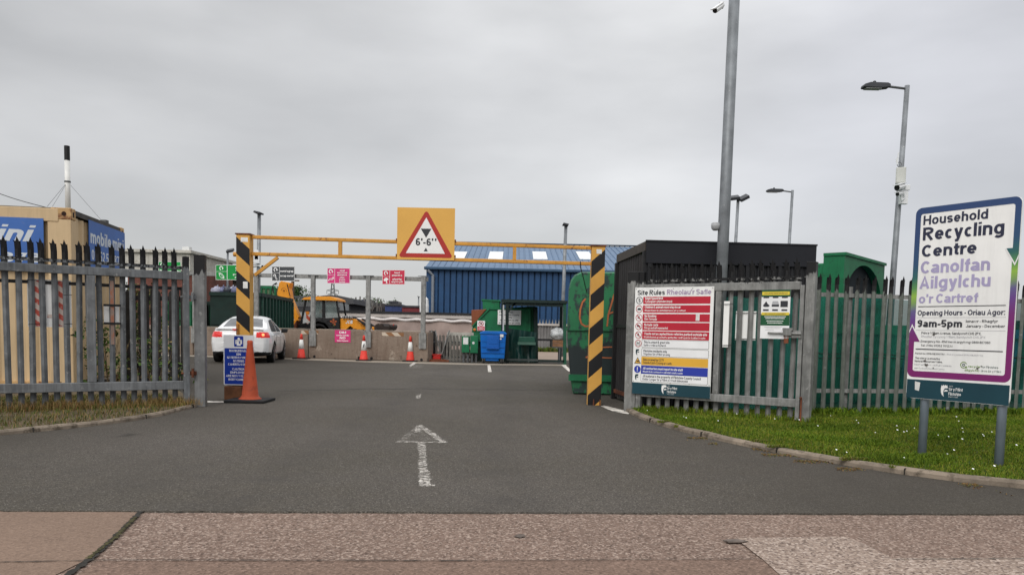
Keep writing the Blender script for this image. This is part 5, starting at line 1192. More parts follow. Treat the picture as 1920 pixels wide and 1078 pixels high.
mb = MB(); mb.box(pr[1][0]-.03, xr-.05, YB-.06, YB+.02, zl-.05, zl+.06); mb.build('bottom_lip', green_m, bk)
mb = MB(); mb.box(gx0+.25, xr-.3, YB+.15, YB+3.1, -.0, .12); mb.build('skid', green_d, bk)
g = MB()
def stroke(pp, w, Y):
    P_ = [at(a, b, Y) for a, b in pp]
    for a, b in zip(P_[:-1], P_[1:]):
        d = Vector((b.x-a.x, 0, b.z-a.z)).normalized(); nn_ = Vector((-d.z, 0, d.x))*w/2
        g.add([a-nn_, b-nn_, b+nn_, a+nn_], [(0, 1, 2, 3)])
YG = YB-.006
stroke([(1098, 560), (1092, 567), (1088, 580), (1087, 596), (1090, 607), (1098, 612), (1104, 611)], .03, YG)
stroke([(1151, 552), (1146, 570), (1140, 590), (1138, 612)], .028, YG); stroke([(1141, 588), (1153, 584), (1158, 586)], .028, YG); stroke([(1098, 670), (1104, 668)], .03, YG)
stroke([(1128, 651), (1150, 650)], .02, YG); stroke([(1128, 670), (1150, 671)], .02, YG)
g.build('graffiti', mat('orange_spray', (.42, .13, .05), .7, 0, .15), bk)
bk.rotation_euler = (0, 0, -R(5.0))
a = at(1075, 707, YB-.01); mb = MB(); mb.add([(a.x-.02, YB-.02, a.z+.02), (a.x+.03, YB-.02, a.z-.015), (a.x+.09, YB-.02, a.z-.005), (a.x+.10, YB-.02, a.z+.02), (a.x+.05, YB-.02, a.z+.005)], [(0, 1, 2, 3, 4)]); mb.build('torn_label', paper, bk)
a, b = at(1086, 497, YB+.6), at(1100, 548, YB-.05)
mb = MB(); mb.tube([tuple(at(1088, 490, 11.5)), tuple(at(1089, 503, 11.7)), tuple(at(1094, 522, 12.6)), tuple(b)], .008, 5); tag(mb.build('chain', galv_dark), 'thin chain hanging from the barrier rail beside the right striped post'.replace(' right', ''), 'chain')

# ------------------------------------------------------------------ poles, lamps and cameras
camw = mat('camera_white', (.72, .73, .74), .35, 0, .04)
def bullet(mb, c, d, r, l, mi=(0, 1)):
    c, d = Vector(c), Vector(d).normalized()
    mb.tube([c, c+d*l*.92, c+d*l], [r*.9, r, r*1.02], 10, mi[0]); mb.tube([c+d*l, c+d*(l+.012)], r*.86, 10, mi[1])
    mb.beam(c+Vector((0, 0, r)), c+d*(l+.06)+Vector((0, 0, r)), r*1.9, .012, mi[0])
YP = 10.82; p0 = at(1355, 470, YP); p1 = at(1374, 60, YP)
lean = (p1.x-p0.x)/(p1.z-p0.z)
tp = thing('camera_pole', 'tall thick grey steel pole with a white bullet camera rising behind the rules gate', 'pole', (p0.x-lean*p0.z, YP, 0))
zt = 6.6; ms = [(p0.x+lean*(z-p0.z), YP, z) for z in (.0, 3, zt)]
mb = MB(); mb.tube(ms, [.080, .078, .072], 16); mb.build('pole_shaft', mat('pole_steel_tarred', (.20, .215, .23), .5, .3, .2, 5, (.40, .40, .38), 22, .66, .70, .2), tp, smooth=True)
pz = at(1364, 12, YP); cz_ = at(1352, 22, YP)
cm = thing('security_camera', 'white bullet camera bracketed to the top of the tall thick pole', 'camera', tuple(pz))
mb = MB(); mb.lathe([(.045, 0), (.045, .05), (.02, .06)], 12, (pz.x-.115, YP-.02, pz.z), 'x'); mb.tube([(pz.x-.06, YP-.02, pz.z), (pz.x-.11, YP-.05, pz.z-.02)], .02, 8); mb.build('bracket', camw, cm)
mb = MB(); bullet(mb, (pz.x-.09, YP-.06, pz.z-.02), (-.62, -.45, -.55), .038, .17); mb.build('camera_body', [camw, black_metal], cm)
dz_ = at(1341, 421, YP); al = thing('alarm_sensor', 'grey dome sensor on the tall thick pole just above the shelter roof', 'sensor', tuple(dz_))
mb = MB(); mb.lathe([(.062, 0), (.062, -.02), (.055, -.06), (.03, -.085), (0, -.09)], 14, (dz_.x, YP-.02, dz_.z), 'z'); mb.lathe([(.062, 0), (.05, .02), (.0, .03)], 14, (dz_.x, YP-.02, dz_.z), 'z'); mb.build('sensor_dome', mat('grey_plastic', (.38, .39, .40), .4, 0, .06), al, smooth=True)
mb = MB(); mb.tube([(dz_.x+.04, YP-.01, dz_.z), (dz_.x+.13, YP, dz_.z)], .02, 8); mb.build('sensor_arm', mat('grey_plastic', (0, 0, 0)), al)
def lamp(name, lab, pxt, pyt, Y, arm_px, head_l, r=.06, lean=0.0, zb=0.0):
    T_ = at(pxt, pyt, Y); t = thing(name, lab, 'lamp post', (T_.x-lean*T_.z, Y, zb))
    mb = MB(); mb.tube([(T_.x-lean*T_.z, Y, zb), (T_.x-lean*T_.z*.62, Y, T_.z*.38), (T_.x, Y, T_.z)], [r*1.35, r, r*.8], 12); mb.build('pole_shaft', galv_blue, t, smooth=True)
    E_ = at(arm_px, pyt, Y); ax = E_.x
    mb = MB(); mb.tube([(T_.x, Y, T_.z-.06), (ax+head_l*.9, Y, T_.z-.02)], r*.42, 8); mb.build('lamp_arm', galv_dark, t)
    mb = MB(); k = head_l
    mb.prism([(ax, T_.z-.05), (ax+.03*k, T_.z-.005), (ax+.25*k, T_.z+.03), (ax+.9*k, T_.z+.025), (ax+1.0*k, T_.z), (ax+1.0*k, T_.z-.05), (ax+.72*k, T_.z-.07), (ax+.05*k, T_.z-.065)], Y-.09, Y+.09); mb.lathe([(.03, .0), (.03, .05), (.0, .06)], 10, (ax+.45*k, Y, T_.z+.02), 'z')
    hd = mb.build('lamp_head', mat('lamp_head_grey', (.055, .058, .065), .5, .2, .1), t, bevel=.01)
    mb = MB(); mb.box(ax+.1*k, ax+.68*k, Y-.07, Y+.07, T_.z-.082, T_.z-.0705); mb.build('lamp_lens', mat('lamp_lens', (.35, .36, .36), .2), hd)
    return t, T_
l1, T1 = lamp('lamp_post', 'tall lamp post with camera gear behind the fence beside the recycling sign', 1701, 161, 14.9, 1617, .50, .056, .020)
l2, T2 = lamp('lamp_post', 'slender lamp post with a single flat head beyond the black shelter', 1486, 357, 25.8, 1437, .55, .055, .018)
YL = 14.9
def at_l1(b): return at(1701-(b-161)*.046, b, YL)
e1 = at(1682, 333, YL); bxp = thing('control_box', 'grey cabinet on the lamp post above its cameras', 'box', tuple(e1))
mb = MB(); mb.T = Matrix.Translation((e1.x, YL-.14, e1.z)) @ Matrix.Rotation(R(-25), 4, 'Z'); mb.box(-.085, .085, -.08, .08, -.15, .15); mb.build('cabinet', mat('cabinet_grey', (.52, .53, .50), .5, 0, .05), bxp, bevel=.008)
mb = MB(); mb.T = Matrix.Translation((e1.x, YL-.14, e1.z)) @ Matrix.Rotation(R(-25), 4, 'Z'); mb.box(-.07, .07, -.088, -.081, -.13, .13); mb.build('cabinet_door', mat('cabinet_grey', (0, 0, 0)), bxp, bevel=.004)
e2 = at(1679, 301, YL); an = thing('antenna', 'white stub antenna with a looped cable above the grey cabinet on the lamp post', 'antenna', tuple(e2))
mb = MB(); mb.tube([(e2.x-.01, YL-.1, e2.z-.1), (e2.x, YL-.1, e2.z+.13)], [.013, .010], 8); mb.tube([(e2.x-.03, YL-.1, e2.z-.06), (e2.x-.03, YL-.1, e2.z+.02)], .008, 6); mb.build('antenna_rod', camw, an)
mb = MB(); mb.tube([(e2.x+.03+.04*math.cos(R(a)), YL-.1, e2.z-.1+.045*math.sin(R(a))) for a in range(-90, 271, 30)]+[(e2.x+.10, YL-.05, e2.z-.13)], .006, 5); mb.build('cable_loop', galv_dark, an)
e3 = at(1688, 373, YL); cb = thing('security_camera', 'pair of white bullet cameras on a white back box halfway up the lamp post', 'camera', tuple(e3))
mb = MB(); mb.box(e3.x-.07, e3.x+.07, YL-.16, YL-.07, e3.z-.12, e3.z+.12); mb.box(e3.x+.02, e3.x+.11, YL-.14, YL-.06, e3.z+.14, e3.z+.24); mb.build('back_box', camw, cb, bevel=.006)
for (a, b, r_, l_) in ((1680, 356, .058, .22), (1676, 369, .040, .13)):
    q = at(a, b, YL); mb = MB(); bullet(mb, (q.x+.03, YL-.22, q.z+.03), (-.75, -.5, -.25), r_, l_); mb.tube([(q.x+.03, YL-.2, q.z-.01), (q.x+.05, YL-.2, q.z-.10), (e3.x, YL-.16, e3.z-.02)], .012, 6); mb.build('camera_body', [camw, black_metal], cb)
# flood lights and far lamp posts
def flood(lab, pxx, pyy, Y, heads, r=.05):
    T_ = at(pxx, pyy, Y); t = thing('floodlight_post', lab, 'lamp post', (T_.x, Y, 0)); mb = MB(); mb.tube([(T_.x-.018*T_.z, Y, 0), (T_.x, Y, T_.z)], [r*1.3, r], 10); mb.build('pole_shaft', galv_blue, t, smooth=True)
    for dx, a in heads:
        mb = MB(); mb.T = Matrix.Translation((T_.x+dx, Y, T_.z+.06)) @ Matrix.Rotation(R(a), 4, 'Y') @ Matrix.Rotation(R(25), 4, 'X'); mb.box(-.16, .16, -.16, .10, -.05, .05); mb.box(-.13, .13, -.12, .06, -.058, -.051); mb.beam((0, -.02, .05), (-dx*.6, 0, -.08), .05, .03); mb.build('lamp_head', mat('lamp_head_grey', (0, 0, 0)), t, bevel=.01)
    return t
flood('floodlight post with two lamp heads beyond the black shelter', 1384, 374, 27, ((-.14, -8), (.18, -28)))
flood('floodlight post with one tilted head behind the green waste sign', 427, 472, 36, ((.12, -12),), .045)
def farlamp(lab, pxx, pyy, Y, r=.07, cams=False):
    T_ = at(pxx, pyy, Y); t = thing('lamp_post', lab, 'lamp post', (T_.x, Y, 0)); mb = MB(); mb.tube([(T_.x-.012*T_.z, Y, 0), (T_.x, Y, T_.z)], [r*1.2, r], 10); mb.build('pole_shaft', galv_blue, t, smooth=True)
    mb = MB(); mb.T = Matrix.Translation((T_.x, Y, T_.z+.04)); mb.prism([(-.16, 0), (.10, -.04), (.12, .02), (-.12, .07)], -.3, .25); mb.build('lamp_head', mat('lamp_head_grey', (0, 0, 0)), t)
    if cams:
        for dx, b, s_ in ((-.02, 479, .10), (.0, 486, .16)):
            q = at(pxx-1, b, Y); mb = MB(); mb.box(q.x-s_, q.x+s_*.7, Y-.25, Y-.08, q.z-.2, q.z+.2); mb.build('equipment_box', camw, t, bevel=.01)
        for dx in (-.2, .2):
            q = at(pxx, 498, Y); mb = MB(); bullet(mb, (q.x, Y-.1, q.z), (dx, -.1, -.05), .06, .22); mb.build('camera_body', [camw, black_metal], t)
    return t
farlamp('tall lamp post with white camera boxes beside the striped barrier post', 486, 402, 33, .075, True)
farlamp('tall lamp post standing in front of the blue warehouse', 1061, 424, 35, .075)
farlamp('tiny distant lamp post near the blue warehouse corner', 785, 557, 95, .08)

# ------------------------------------------------------------------ concrete block wall
def blockmat():
    m, t, b = newmat('stained_concrete'); v = coords(t)
    c = mixc(t, noise(t, v, .9, 5, .6, .3, .7), (.185, .138, .105), (.245, .19, .15)); c = mixc(t, math_(t, 'MULTIPLY', noise(t, v, 4, 5, .65, .45, .75, (2.4, 2.4, .35)), .7), c, (.14, .095, .07))
    c = mixc(t, noise(t, v, 2.0, 7, .72, .60, .68), c, (.36, .30, .245)); c = mixc(t, noise(t, v, 3.5, 6, .7, .60, .68), c, (.085, .062, .048))
    L(t, c, b.inputs['Base Color']); b.inputs['Roughness'].default_value = .9; bump(t, b, noise(t, v, 12, 5), .01, .5); return m
m_block = blockmat()
wl0, wl1 = ground(380, 666), ground(803, 678.5); wdir = (wl1-wl0).normalized(); WA = math.atan2(wdir.y, wdir.x)
WH = at(590, 617.5, (ground(590, 672.5)).y).z
chev = stripes('hazard_chevron', (.55, .47, .38), (.26, .13, .06), .40, .9, 0, ((.30, .22, .16), 14, .62, .74))
blk_pos = []
edges_px = [803, 685, 578, 470, 362, 254, 146]
labs = ['stained end block of the concrete wall with striped tape along its top', 'stained concrete block below the magenta no televisions notice', 'stained concrete block beside the front of the white car', 'stained concrete block hidden behind the white car', 'stained concrete block between the gate post and the white car', 'stained concrete block seen through the verge gate']
TW = Matrix.Translation(wl0) @ Matrix.Rotation(WA, 4, 'Z'); TWi = TW.inverted()
def wx(p_): return onplane(p_, 640, wl0, WA)[0]
hz = {0: (716, 757), 1: None, 2: (565, 597)}
for i in range(6):
    xa, xb = wx(edges_px[i+1])+.012, wx(edges_px[i])-.012
    o = TW @ Vector(((xa+xb)/2, 0, 0)); w = xb-xa
    t = thing('concrete_block', labs[i], 'concrete block', tuple(o), WA, 'concrete blocks along the wall')
    mb = MB(); mb.box(-w/2, w/2, 0, .62, 0, WH+random.uniform(-.012, .012)); mb.build('block_body', m_block, t, True, bevel=.025)
    mb = MB()
    for kx in (-w/2+.22, w/2-.22):
        mb.lathe([(.05, -.004), (.05, -.002)], 10, (kx, 0, .07), 'y')
    mb.build('lifting_hole', black_metal, t, True)
    if hz.get(i):
        a, b = wx(hz[i][0])-(xa+xb)/2, wx(hz[i][1])-(xa+xb)/2
        mb = MB(); mb.box(a, b, -.005, -.002, WH-.17, WH-.05); mb.build('striped_tape', chev, t, True)
    mb = MB(); mb.box(-w/2+.1, w/2-.1, .02, .5, WH+.005, WH+.02); mb.build('top_lip', mat('pale_cement', (.40, .35, .29), .9, 0, .15, 4), t, True, bevel=.006)
# ------------------------------------------------------------------ sign frame behind the wall
ft = thing('sign_frame', 'long galvanised goalpost frame bolted to the concrete wall and carrying the waste signs', 'frame', tuple(wl0), WA)
def fz(a, b): return onplane(a, b, wl0, WA)
zl, zr_ = fz(380, 511)[1], fz(796, 523.5)[1]
xl, xr_ = wx(250), wx(800)
mb = MB(); mb.beam((xl, .06, zl), (xr_, .06, zr_), .10, .14); mb.build('top_rail', galv, ft, True, bevel=.006)
for a in (366, 481, 587, 690, 793):
    x = wx(a); mb = MB(); mb.box(x-.075, x+.075, -.05, .04, .55, zl-.07); mb.build('frame_post', galv, ft, True, bevel=.006)
    mb = MB(); mb.box(x-.14, x+.14, -.075, -.052, zl-.30, zl-.28) if False else mb.box(x-.13, x+.13, -.062, -.052, .44, .98); mb.build('base_plate', galv, ft, True)
    mb = MB(); mb.box(x-.19, x+.19, -.055, .0, zl-.085, zl-.072); mb.build('bracket', galv_dark, ft, True)
def icon(mb, k, x, z, r, y, mi):
    if k == 'leaf':
        mb.sheet([(x-r, z+r), (x+r*.2, z+r*.7), (x+r, z-r*.2), (x+r, z-r), (x-r*.1, z-r*.8), (x-r*.8, z)], y, mi); mb.sheet([(x-r*.72, z+r*.7), (x+r*.1, z+r*.5), (x+r*.75, z-r*.2), (x+r*.75, z-r*.75), (x-r*.05, z-r*.6), (x-r*.6, z)], y-.001, 1); mb.sheet([(x-r*.9, z+r*.95), (x-r*.75, z+r*.95), (x+r, z-r*.85), (x+r, z-r)], y-.002, mi)
    elif k == 'spanner':
        mb.ring(x-r*.35, z+r*.5, r*.22, r*.5, y, -60, 240, 16, mi); mb.sheet([(x-r*.35, z+r*.15), (x+r*.1, z+r*.3), (x+r*.75, z-r*.85), (x+r*.3, z-r)], y, mi); mb.sheet([(x-r*.12, z+r*.08), (x+r*.05, z+r*.12), (x+r*.58, z-r*.78), (x+r*.38, z-r*.84)], y-.001, 1)
    elif k == 'iron':
        mb.sheet([(x-r, z-r*.6), (x+r*.7, z-r*.2), (x+r, z+r*.3), (x+r*.8, z+r), (x+r*.55, z+r*.3), (x-r*.3, z+r*.2), (x-r*.9, z-r*.2)], y, mi); mb.sheet([(x-r*.7, z-r*.42), (x+r*.6, z-r*.1), (x+r*.72, z+r*.1), (x-r*.2, z+r*.05), (x-r*.65, z-r*.2)], y-.001, 1)
    else:
        mb.sheet([(x-r*.9, z), (x-r*.6, z+r*.6), (x+r*.2, z+r), (x+r*.9, z+r*.6), (x+r*.9, z+r*.1), (x+r*.4, z+r*.1), (x+r*.5, z-r), (x+r*.15, z-r), (x, z-r*.2), (x-r*.5, z-r*.3)], y, mi)
def wastesign(name, lab, p4, face, lines, ic, grp='coloured waste signs hung on the sign frame'):
    a = fz(p4[0], p4[1]); b = fz(p4[2], p4[3]); w, h = b[0]-a[0], a[1]-b[1]; o = TW @ Vector(((a[0]+b[0])/2, -.085, b[1]))
    t = thing(name, lab, 'sign', tuple(o), WA, grp)
    mb = MB(); mb.box(-w/2, w/2, 0, .012, 0, h); mb.build('panel', face, t, True)
    mb = MB(); y = -.002
    for r_ in ((-w/2, w/2, 0, .012), (-w/2, w/2, h-.012, h), (-w/2, -w/2+.012, 0, h), (w/2-.012, w/2, 0, h), (-w/2+w*.325, -w/2+w*.34, 0.02, h-.02), (-w/2, -w/2+w*.325, h*.55, h*.565)): mb.rect(*r_, y, 0)
    swirl(mb, -w/2+w*.16, h*.78, h*.14, y, 0); icon(mb, ic, -w/2+w*.165, h*.28, h*.2, y, 0)
    n_ = len(lines); cx = -w/2+w*.66
    zs = {4: (.76, .58, .32, .14), 2: (.62, .30), 6: (.80, .66, .52, .35, .21, .07)}[n_]
    for s_, z in zip(lines, zs):
        cap = {4: .115, 2: .13, 6: .085}[n_]*h; mb.text(s_, cx, h*z, cap, y-.001, min(.58*w, len(s_)*cap*.80), 'c', .03, 0, 0)
    mb.build('lettering', [sign_white, face], t, True)
    mb = MB()
    for kx in (-w*.3, w*.3): mb.box(kx-.02, kx+.02, .013, .10, h*.45, h*.6)
    mb.build('hanger', galv_dark, t, True); return t
wastesign('waste_sign', 'green sign reading green waste with a leaf, half behind the striped post', (407, 497, 472, 525.5), sign_green, ['green', 'waste', 'gwastraff', 'gwyrdd'], 'leaf')
wastesign('waste_sign', 'charcoal sign reading scrap metal with a spanner, above the orange digger arm', (512, 500, 554.5, 527.5), sign_grey, ['metel sgrap', 'scrap metal'], 'spanner')
wastesign('waste_sign', 'magenta sign reading small electrical appliances with an iron, above the digger cab', (615.5, 503, 658, 532), pink_ink, ['small', 'electrical', 'appliances', 'offer', 'trydan', 'bychan'], 'iron')
wastesign('waste_sign', 'crimson sign reading hard plastics near the blue warehouse', (718.5, 506.5, 760.5, 534), crimson, ['hard', 'plastics', 'plastig', 'anystwyth'], 'tool')
wastesign('waste_sign', 'small green sign glimpsed between the black spikes of the verge gate', (300, 491, 342, 519), sign_green, ['cardboard', 'cardfwrdd'], 'leaf')
a = fz(628, 618.5); b = fz(657.5, 642); w, h = b[0]-a[0], a[1]-b[1]; o = TW @ Vector(((a[0]+b[0])/2, -.012, b[1]))
t = thing('notice', 'magenta notice reading NO televisions on the concrete block', 'notice', tuple(o), WA)
mb = MB(); mb.box(-w/2, w/2, 0, .008, 0, h); mb.build('panel', pink_ink, t, True)
mb = MB()
for s_, z, c_, wd in (('DIM', .72, .18, .42), ('setiau teledu', .52, .11, .8), ('NO', .27, .18, .36), ('televisions', .08, .11, .72)): mb.text(s_, 0, h*z, h*c_, -.002, w*wd, 'c', .03)
mb.build('lettering', sign_white, t, True)

# ------------------------------------------------------------------ white saloon car
def car():
    o = Vector((-7.92, 22.3, 0)); rot = R(10)
    t = thing('parked_car', 'white saloon car seen from behind with lit tail lights beside the concrete wall', 'car', tuple(o), rot)
    def lerp(pts, y):
        for (a, b), (c, d) in zip(pts[:-1], pts[1:]):
            if y <= c: k = (y-a)/(c-a) if c > a else 0; k = k*k*(3-2*k) if False else k; return b+(d-b)*k
        return pts[-1][1]
    zt = [(0, .98), (.06, 1.045), (.3, 1.075), (.55, 1.10), (.8, 1.19), (1.1, 1.31), (1.4, 1.405), (1.75, 1.47), (2.1, 1.498), (2.6, 1.49), (2.95, 1.42), (3.3, 1.25), (3.65, 1.06), (4.1, .97), (4.5, .86), (4.72, .72), (4.8, .60)]
    wb = [(0, .73), (.06, .79), (.2, .86), (.5, .91), (1.0, .93), (2.4, .925), (3.6, .93), (4.3, .89), (4.6, .80), (4.8, .60)]
    ys = np.unique(np.concatenate([np.linspace(0, .4, 25), np.linspace(.4, 4.6, 121), np.linspace(4.6, 4.8, 9)]))
    def sect(y):
        Z, w = lerp(zt, y), lerp(wb, y); be = min(.97, Z-.06); g = max(0, min(1, (Z-1.04)/.40)); wr = .86*w*(1-g)+.60*g
        lo = .22+max(0, .12-y)*.6; zs = Z-(.02+.055*g)
        P_ = [(0, lo), (.6*w, lo), (.90*w, lo+.02), (.955*w, lo+.10), (.985*w, .48), (w, .62), (.992*w, .76), (.965*w, .88), (.925*w, be), (.90*w*(1-g)+.875*w*g, be+.03*(Z-be))]
        a = P_[-1]
        for k in (.25, .5, .75): P_.append((a[0]+(wr-a[0])*k+.018*g*math.sin(math.pi*k), a[1]+(zs-a[1])*k))
        P_ += [(wr, zs), (wr*.86, Z-.012-.02*g), (wr*.55, Z-.003), (wr*.25, Z), (0, Z)]
        # refine
        out = []
        for (x0, z0), (x1, z1) in zip(P_[:-1], P_[1:]):
            n = max(1, int(math.hypot(x1-x0, z1-z0)/.045))
            n = 6
            for i in range(n): out.append((x0+(x1-x0)*i/n, z0+(z1-z0)*i/n))
        out.append(P_[-1]); return out
    secs = [sect(y) for y in ys]; m = len(secs[0]); grid = []
    for y, s_ in zip(ys, secs): grid.append([(x, y, z) for x, z in s_]+[(-x, y, z) for x, z in reversed(s_[:-1])])
    # bulging tail: extra shrinking rings in front of the first section
    first = grid[0]; rings = []
    for k in range(1, 29):
        f = 1-k/28; rings.append([(x*f, -.10*(1-f*f)*(1 if z > .4 else 1.0)-(.02 if .42 < z < .62 else 0)*(1-f), .70+(z-.70)*f) for x, y, z in first])
    grid = rings[::-1]+grid; cap0 = len(rings)
    last = grid[-1]
    for k in range(1, 5):
        f = 1-k/4; grid.append([(x*f, y+.04*(1-f*f), .45+(z-.45)*f) for x, y, z in last])
    nc = len(grid[0])
    win_side = [[(1.02, 1.005), (1.35, 1.20), (1.75, 1.36), (2.25, 1.405), (2.32, 1.405), (2.30, .985), (1.25, .985)], [(2.40, .985), (2.40, 1.405), (2.70, 1.38), (2.98, 1.24), (3.30, 1.055), (3.36, .985)]]
    def inp(p, poly):
        r = False; n = len(poly)
        for i in range(n):
            (x0, y0), (x1, y1) = poly[i], poly[(i+1) % n]
            if (y0 > p[1]) != (y1 > p[1]) and p[0] < (x1-x0)*(p[1]-y0)/(y1-y0)+x0: r = not r
        return r
    WR, WF, RW = .98, 3.72, .335
    parts = {k: [] for k in ('body', 'glass', 'rear', 'front', 'light', 'low')}
    for i in range(len(grid)-1):
        for j in range(nc-1):
            q = [grid[i][j], grid[i][j+1], grid[i+1][j+1], grid[i+1][j]]
            c = [sum(p[k] for p in q)/4 for k in range(3)]; x, y, z = c; ax = abs(x)
            side = ax > .60
            if side and z < .80 and (math.hypot(y-WR, z-.32) < RW+.05 or math.hypot(y-WF, z-.32) < RW+.05): continue
            Z = lerp(zt, max(0, y)); gl = 'body'
            if side and z > .97 and any(inp((y, z), w_) for w_ in win_side): gl = 'glass'
            elif .66 < y < 1.42 and z > Z-.05 and ax < .50+.10*(1.42-y)/.8 and z > 1.10: gl = 'rear'
            elif 2.80 < y < 3.52 and z > Z-.06 and ax < .58: gl = 'front'
            elif y < .34 and ax > .50-(.0 if z > .80 else .0) and .80 < z < .975 and (y < .34-(ax < .8)*.0) and ax > .50+(z-.80)*.4-.06: gl = 'light'
            elif z < .36 and y < .5: gl = 'low'
            elif z < .27: gl = 'low'
            parts[gl].append([(i, j), (i, j+1), (i+1, j+1), (i+1, j)])
    white = mat('white_car_paint', (.74, .745, .75), .25, 0, .02, 2, coat=.6)
    glass = mat('dark_car_glass', (.010, .011, .012), .4, 0, .1); glass.node_tree.nodes['Principled BSDF'].inputs['Specular IOR Level'].default_value = .06
    rglass = mat('rear_car_glass', (.10, .105, .11), .08, 0, .1)
    m_, tt, bb = newmat('tail_light_red'); bb.inputs['Base Color'].default_value = (.45, .012, .015, 1); bb.inputs['Roughness'].default_value = .15
    bb.inputs['Emission Color'].default_value = (1, .05, .03, 1); bb.inputs['Emission Strength'].default_value = .25
    low = mat('black_bumper_plastic', (.014, .014, .015), .7, 0, .1)
    def put(name, fl, mm):
        ids = {}; vs = []; fs = []
        for f in fl:
            r = []
            for k in f:
                if k not in ids: ids[k] = len(vs); vs.append(grid[k[0]][k[1]])
                r.append(ids[k])
            fs.append(tuple(r))
        if not fs: return None
        mb = MB(); mb.add(vs, fs); return mb.build(name, mm, t, True, True)
    put('car_body', parts['body'], white); put('side_window', [f for f in parts['glass'] if grid[f[0][0]][f[0][1]][0] > 0], glass); put('side_window', [f for f in parts['glass'] if grid[f[0][0]][f[0][1]][0] <= 0], glass)
    put('rear_window', parts['rear'], rglass); put('windscreen', parts['front'], glass); put('lower_bumper', parts['low'], low)
    for s_ in (1, -1): put('tail_light', [f for f in parts['light'] if grid[f[0][0]][f[0][1]][0]*s_ > 0], m_)
    mb = MB(); mb.box(-.20, .20, -.02, .05, 1.035, 1.062); mb.build('brake_light', m_, t, True)
    mb = MB(); mb.prism([(-.72, 1.04), (.72, 1.04), (.70, 1.075), (-.70, 1.075)], -.005, .12); mb.build('boot_spoiler', white, t, True, bevel=.012)
    mb = MB(); mb.box(-.26, .26, -.112, -.095, .60, .71); mb.build('number_plate', mat('number_plate_amber', (.62, .48, .06), .5), t, True)
    lamp_i = mat('tail_lamp_amber', (.9, .35, .12), .2)
    bb2 = lamp_i.node_tree.nodes['Principled BSDF']; bb2.inputs['Emission Color'].default_value = (1, .35, .15, 1); bb2.inputs['Emission Strength'].default_value = 1.2
    mb = MB(); mb.T = Matrix.Translation((.70, -.0, .89)) @ Matrix.Rotation(R(35), 4, 'Z'); mb.lathe([(.0, -.03), (.03, -.028), (.045, -.015), (.045, .0)], 12, (0, 0, 0), 'y'); mb.build('brake_lamp', lamp_i, t, True, True)
    tyre = mat('tyre_rubber', (.012, .012, .012), .85, 0, .2, 9); rim = mat('alloy_rim', (.30, .30, .31), .35, .7, .1)
    for y0_, y1_ in ((.45, 1.5), (3.2, 4.25)): mb = MB(); mb.box(-.78, .78, y0_, y1_, .24, .70); mb.build('wheel_well', mat('wheel_well_black', (.006, .006, .006), .95), t, True)
    for sx_ in (1, -1):
        for y in (WR, WF):
            mb = MB(); x0 = sx_*.70
            mb.lathe([(RW-.10, sx_*.0), (RW-.02, sx_*.0), (RW, sx_*.03), (RW, sx_*.19), (RW-.02, sx_*.215), (RW-.10, sx_*.215)], 28, (x0, y, RW), 'x'); w_ = mb.build('wheel', tyre, t, True, False)
            mb = MB(); mb.lathe([(.03, sx_*.19), (RW-.105, sx_*.165), (RW-.10, sx_*.214), (RW-.085, sx_*.217), (RW-.10, sx_*.15)], 24, (x0, y, RW), 'x')
            for k in range(5):
                a = R(72*k+20); mb.beam((x0+sx_*.205, y, RW), (x0+sx_*.20, y+math.cos(a)*(RW-.10), RW+math.sin(a)*(RW-.10)), .05, .025)
            mb.build('rim', rim, w_, True)
        mb = MB(); mb.prism([(-.11, -.07), (.10, -.06), (.12, .06), (-.08, .08)], 0, .10); mb.v = [(sx_*.99+x, 2.95+y*1.1, 1.02+z) for x, y, z in mb.v]; mb.build('wing_mirror', low if True else white, t, True, True, bevel=.02)
        mb = MB()
        for y in (1.72, 2.62): mb.box(sx_*.905, sx_*.945, y, y+.16, .84, .865)
        mb.build('door_handle', white, t, True, bevel=.006)
        mb = MB()
        for y0_, y1_ in ((2.34, 2.345), (1.34, 1.345), (3.40, 3.405)): mb.box(sx_*.9275, sx_*.934, y0_, y1_, .34, .90)
        mb.build('door_seam', black_metal, t, True)
    return t
car().scale = (.94, .94, .94)

# ------------------------------------------------------------------ green skips behind the wall
Yk = 29.3
a = at(395, 548, Yk); b = at(487, 550, Yk); hk = (a.z+b.z)/2
t = thing('roll_on_skip', 'dark green ribbed roll-on skip heaped with blue bags, behind the white car', 'skip', ((a.x+b.x)/2, Yk, 0), R(3.5))
w = b.x-a.x; ln2 = 5.4
mb = MB(); mb.box(-w/2, w/2, 0, .08, .15, hk); mb.box(-w/2, -w/2+.08, .08, ln2, .15, hk); mb.box(w/2-.08, w/2, .08, ln2, .15, hk); mb.box(-w/2, w/2, ln2, ln2+.08, .15, hk); mb.box(-w/2, w/2, 0, ln2, .10, .15); mb.build('skip_body', green_d, t, True)
mb = MB()
for k in range(11): mb.box(w/2+.001, w/2+.07, .12+k*.52, .24+k*.52, .2, hk-.14)
mb.build('skip_rib', mat('green_rib_paint', (.022, .075, .055), .55, 0, .2, 3, (.10, .13, .12), 12, .6, .72, .4), t, True)
mb = MB(); mb.box(-w/2-.03, w/2+.05, -.05, -.002, hk-.12, hk+.02); mb.box(w/2+.002, w/2+.06, 0, ln2, hk-.12, hk+.02); mb.box(-w/2, w/2, -.04, -.002, hk*.48, hk*.52); mb.build('rim', green_d, t, True)
bagc = [mat('blue_grey_bag', (.13, .14, .24), .4, 0, .2, 8), mat('pale_lilac_bag', (.33, .33, .42), .4, 0, .2, 8), mat('dark_bag', (.04, .045, .06), .4, 0, .2, 8)]
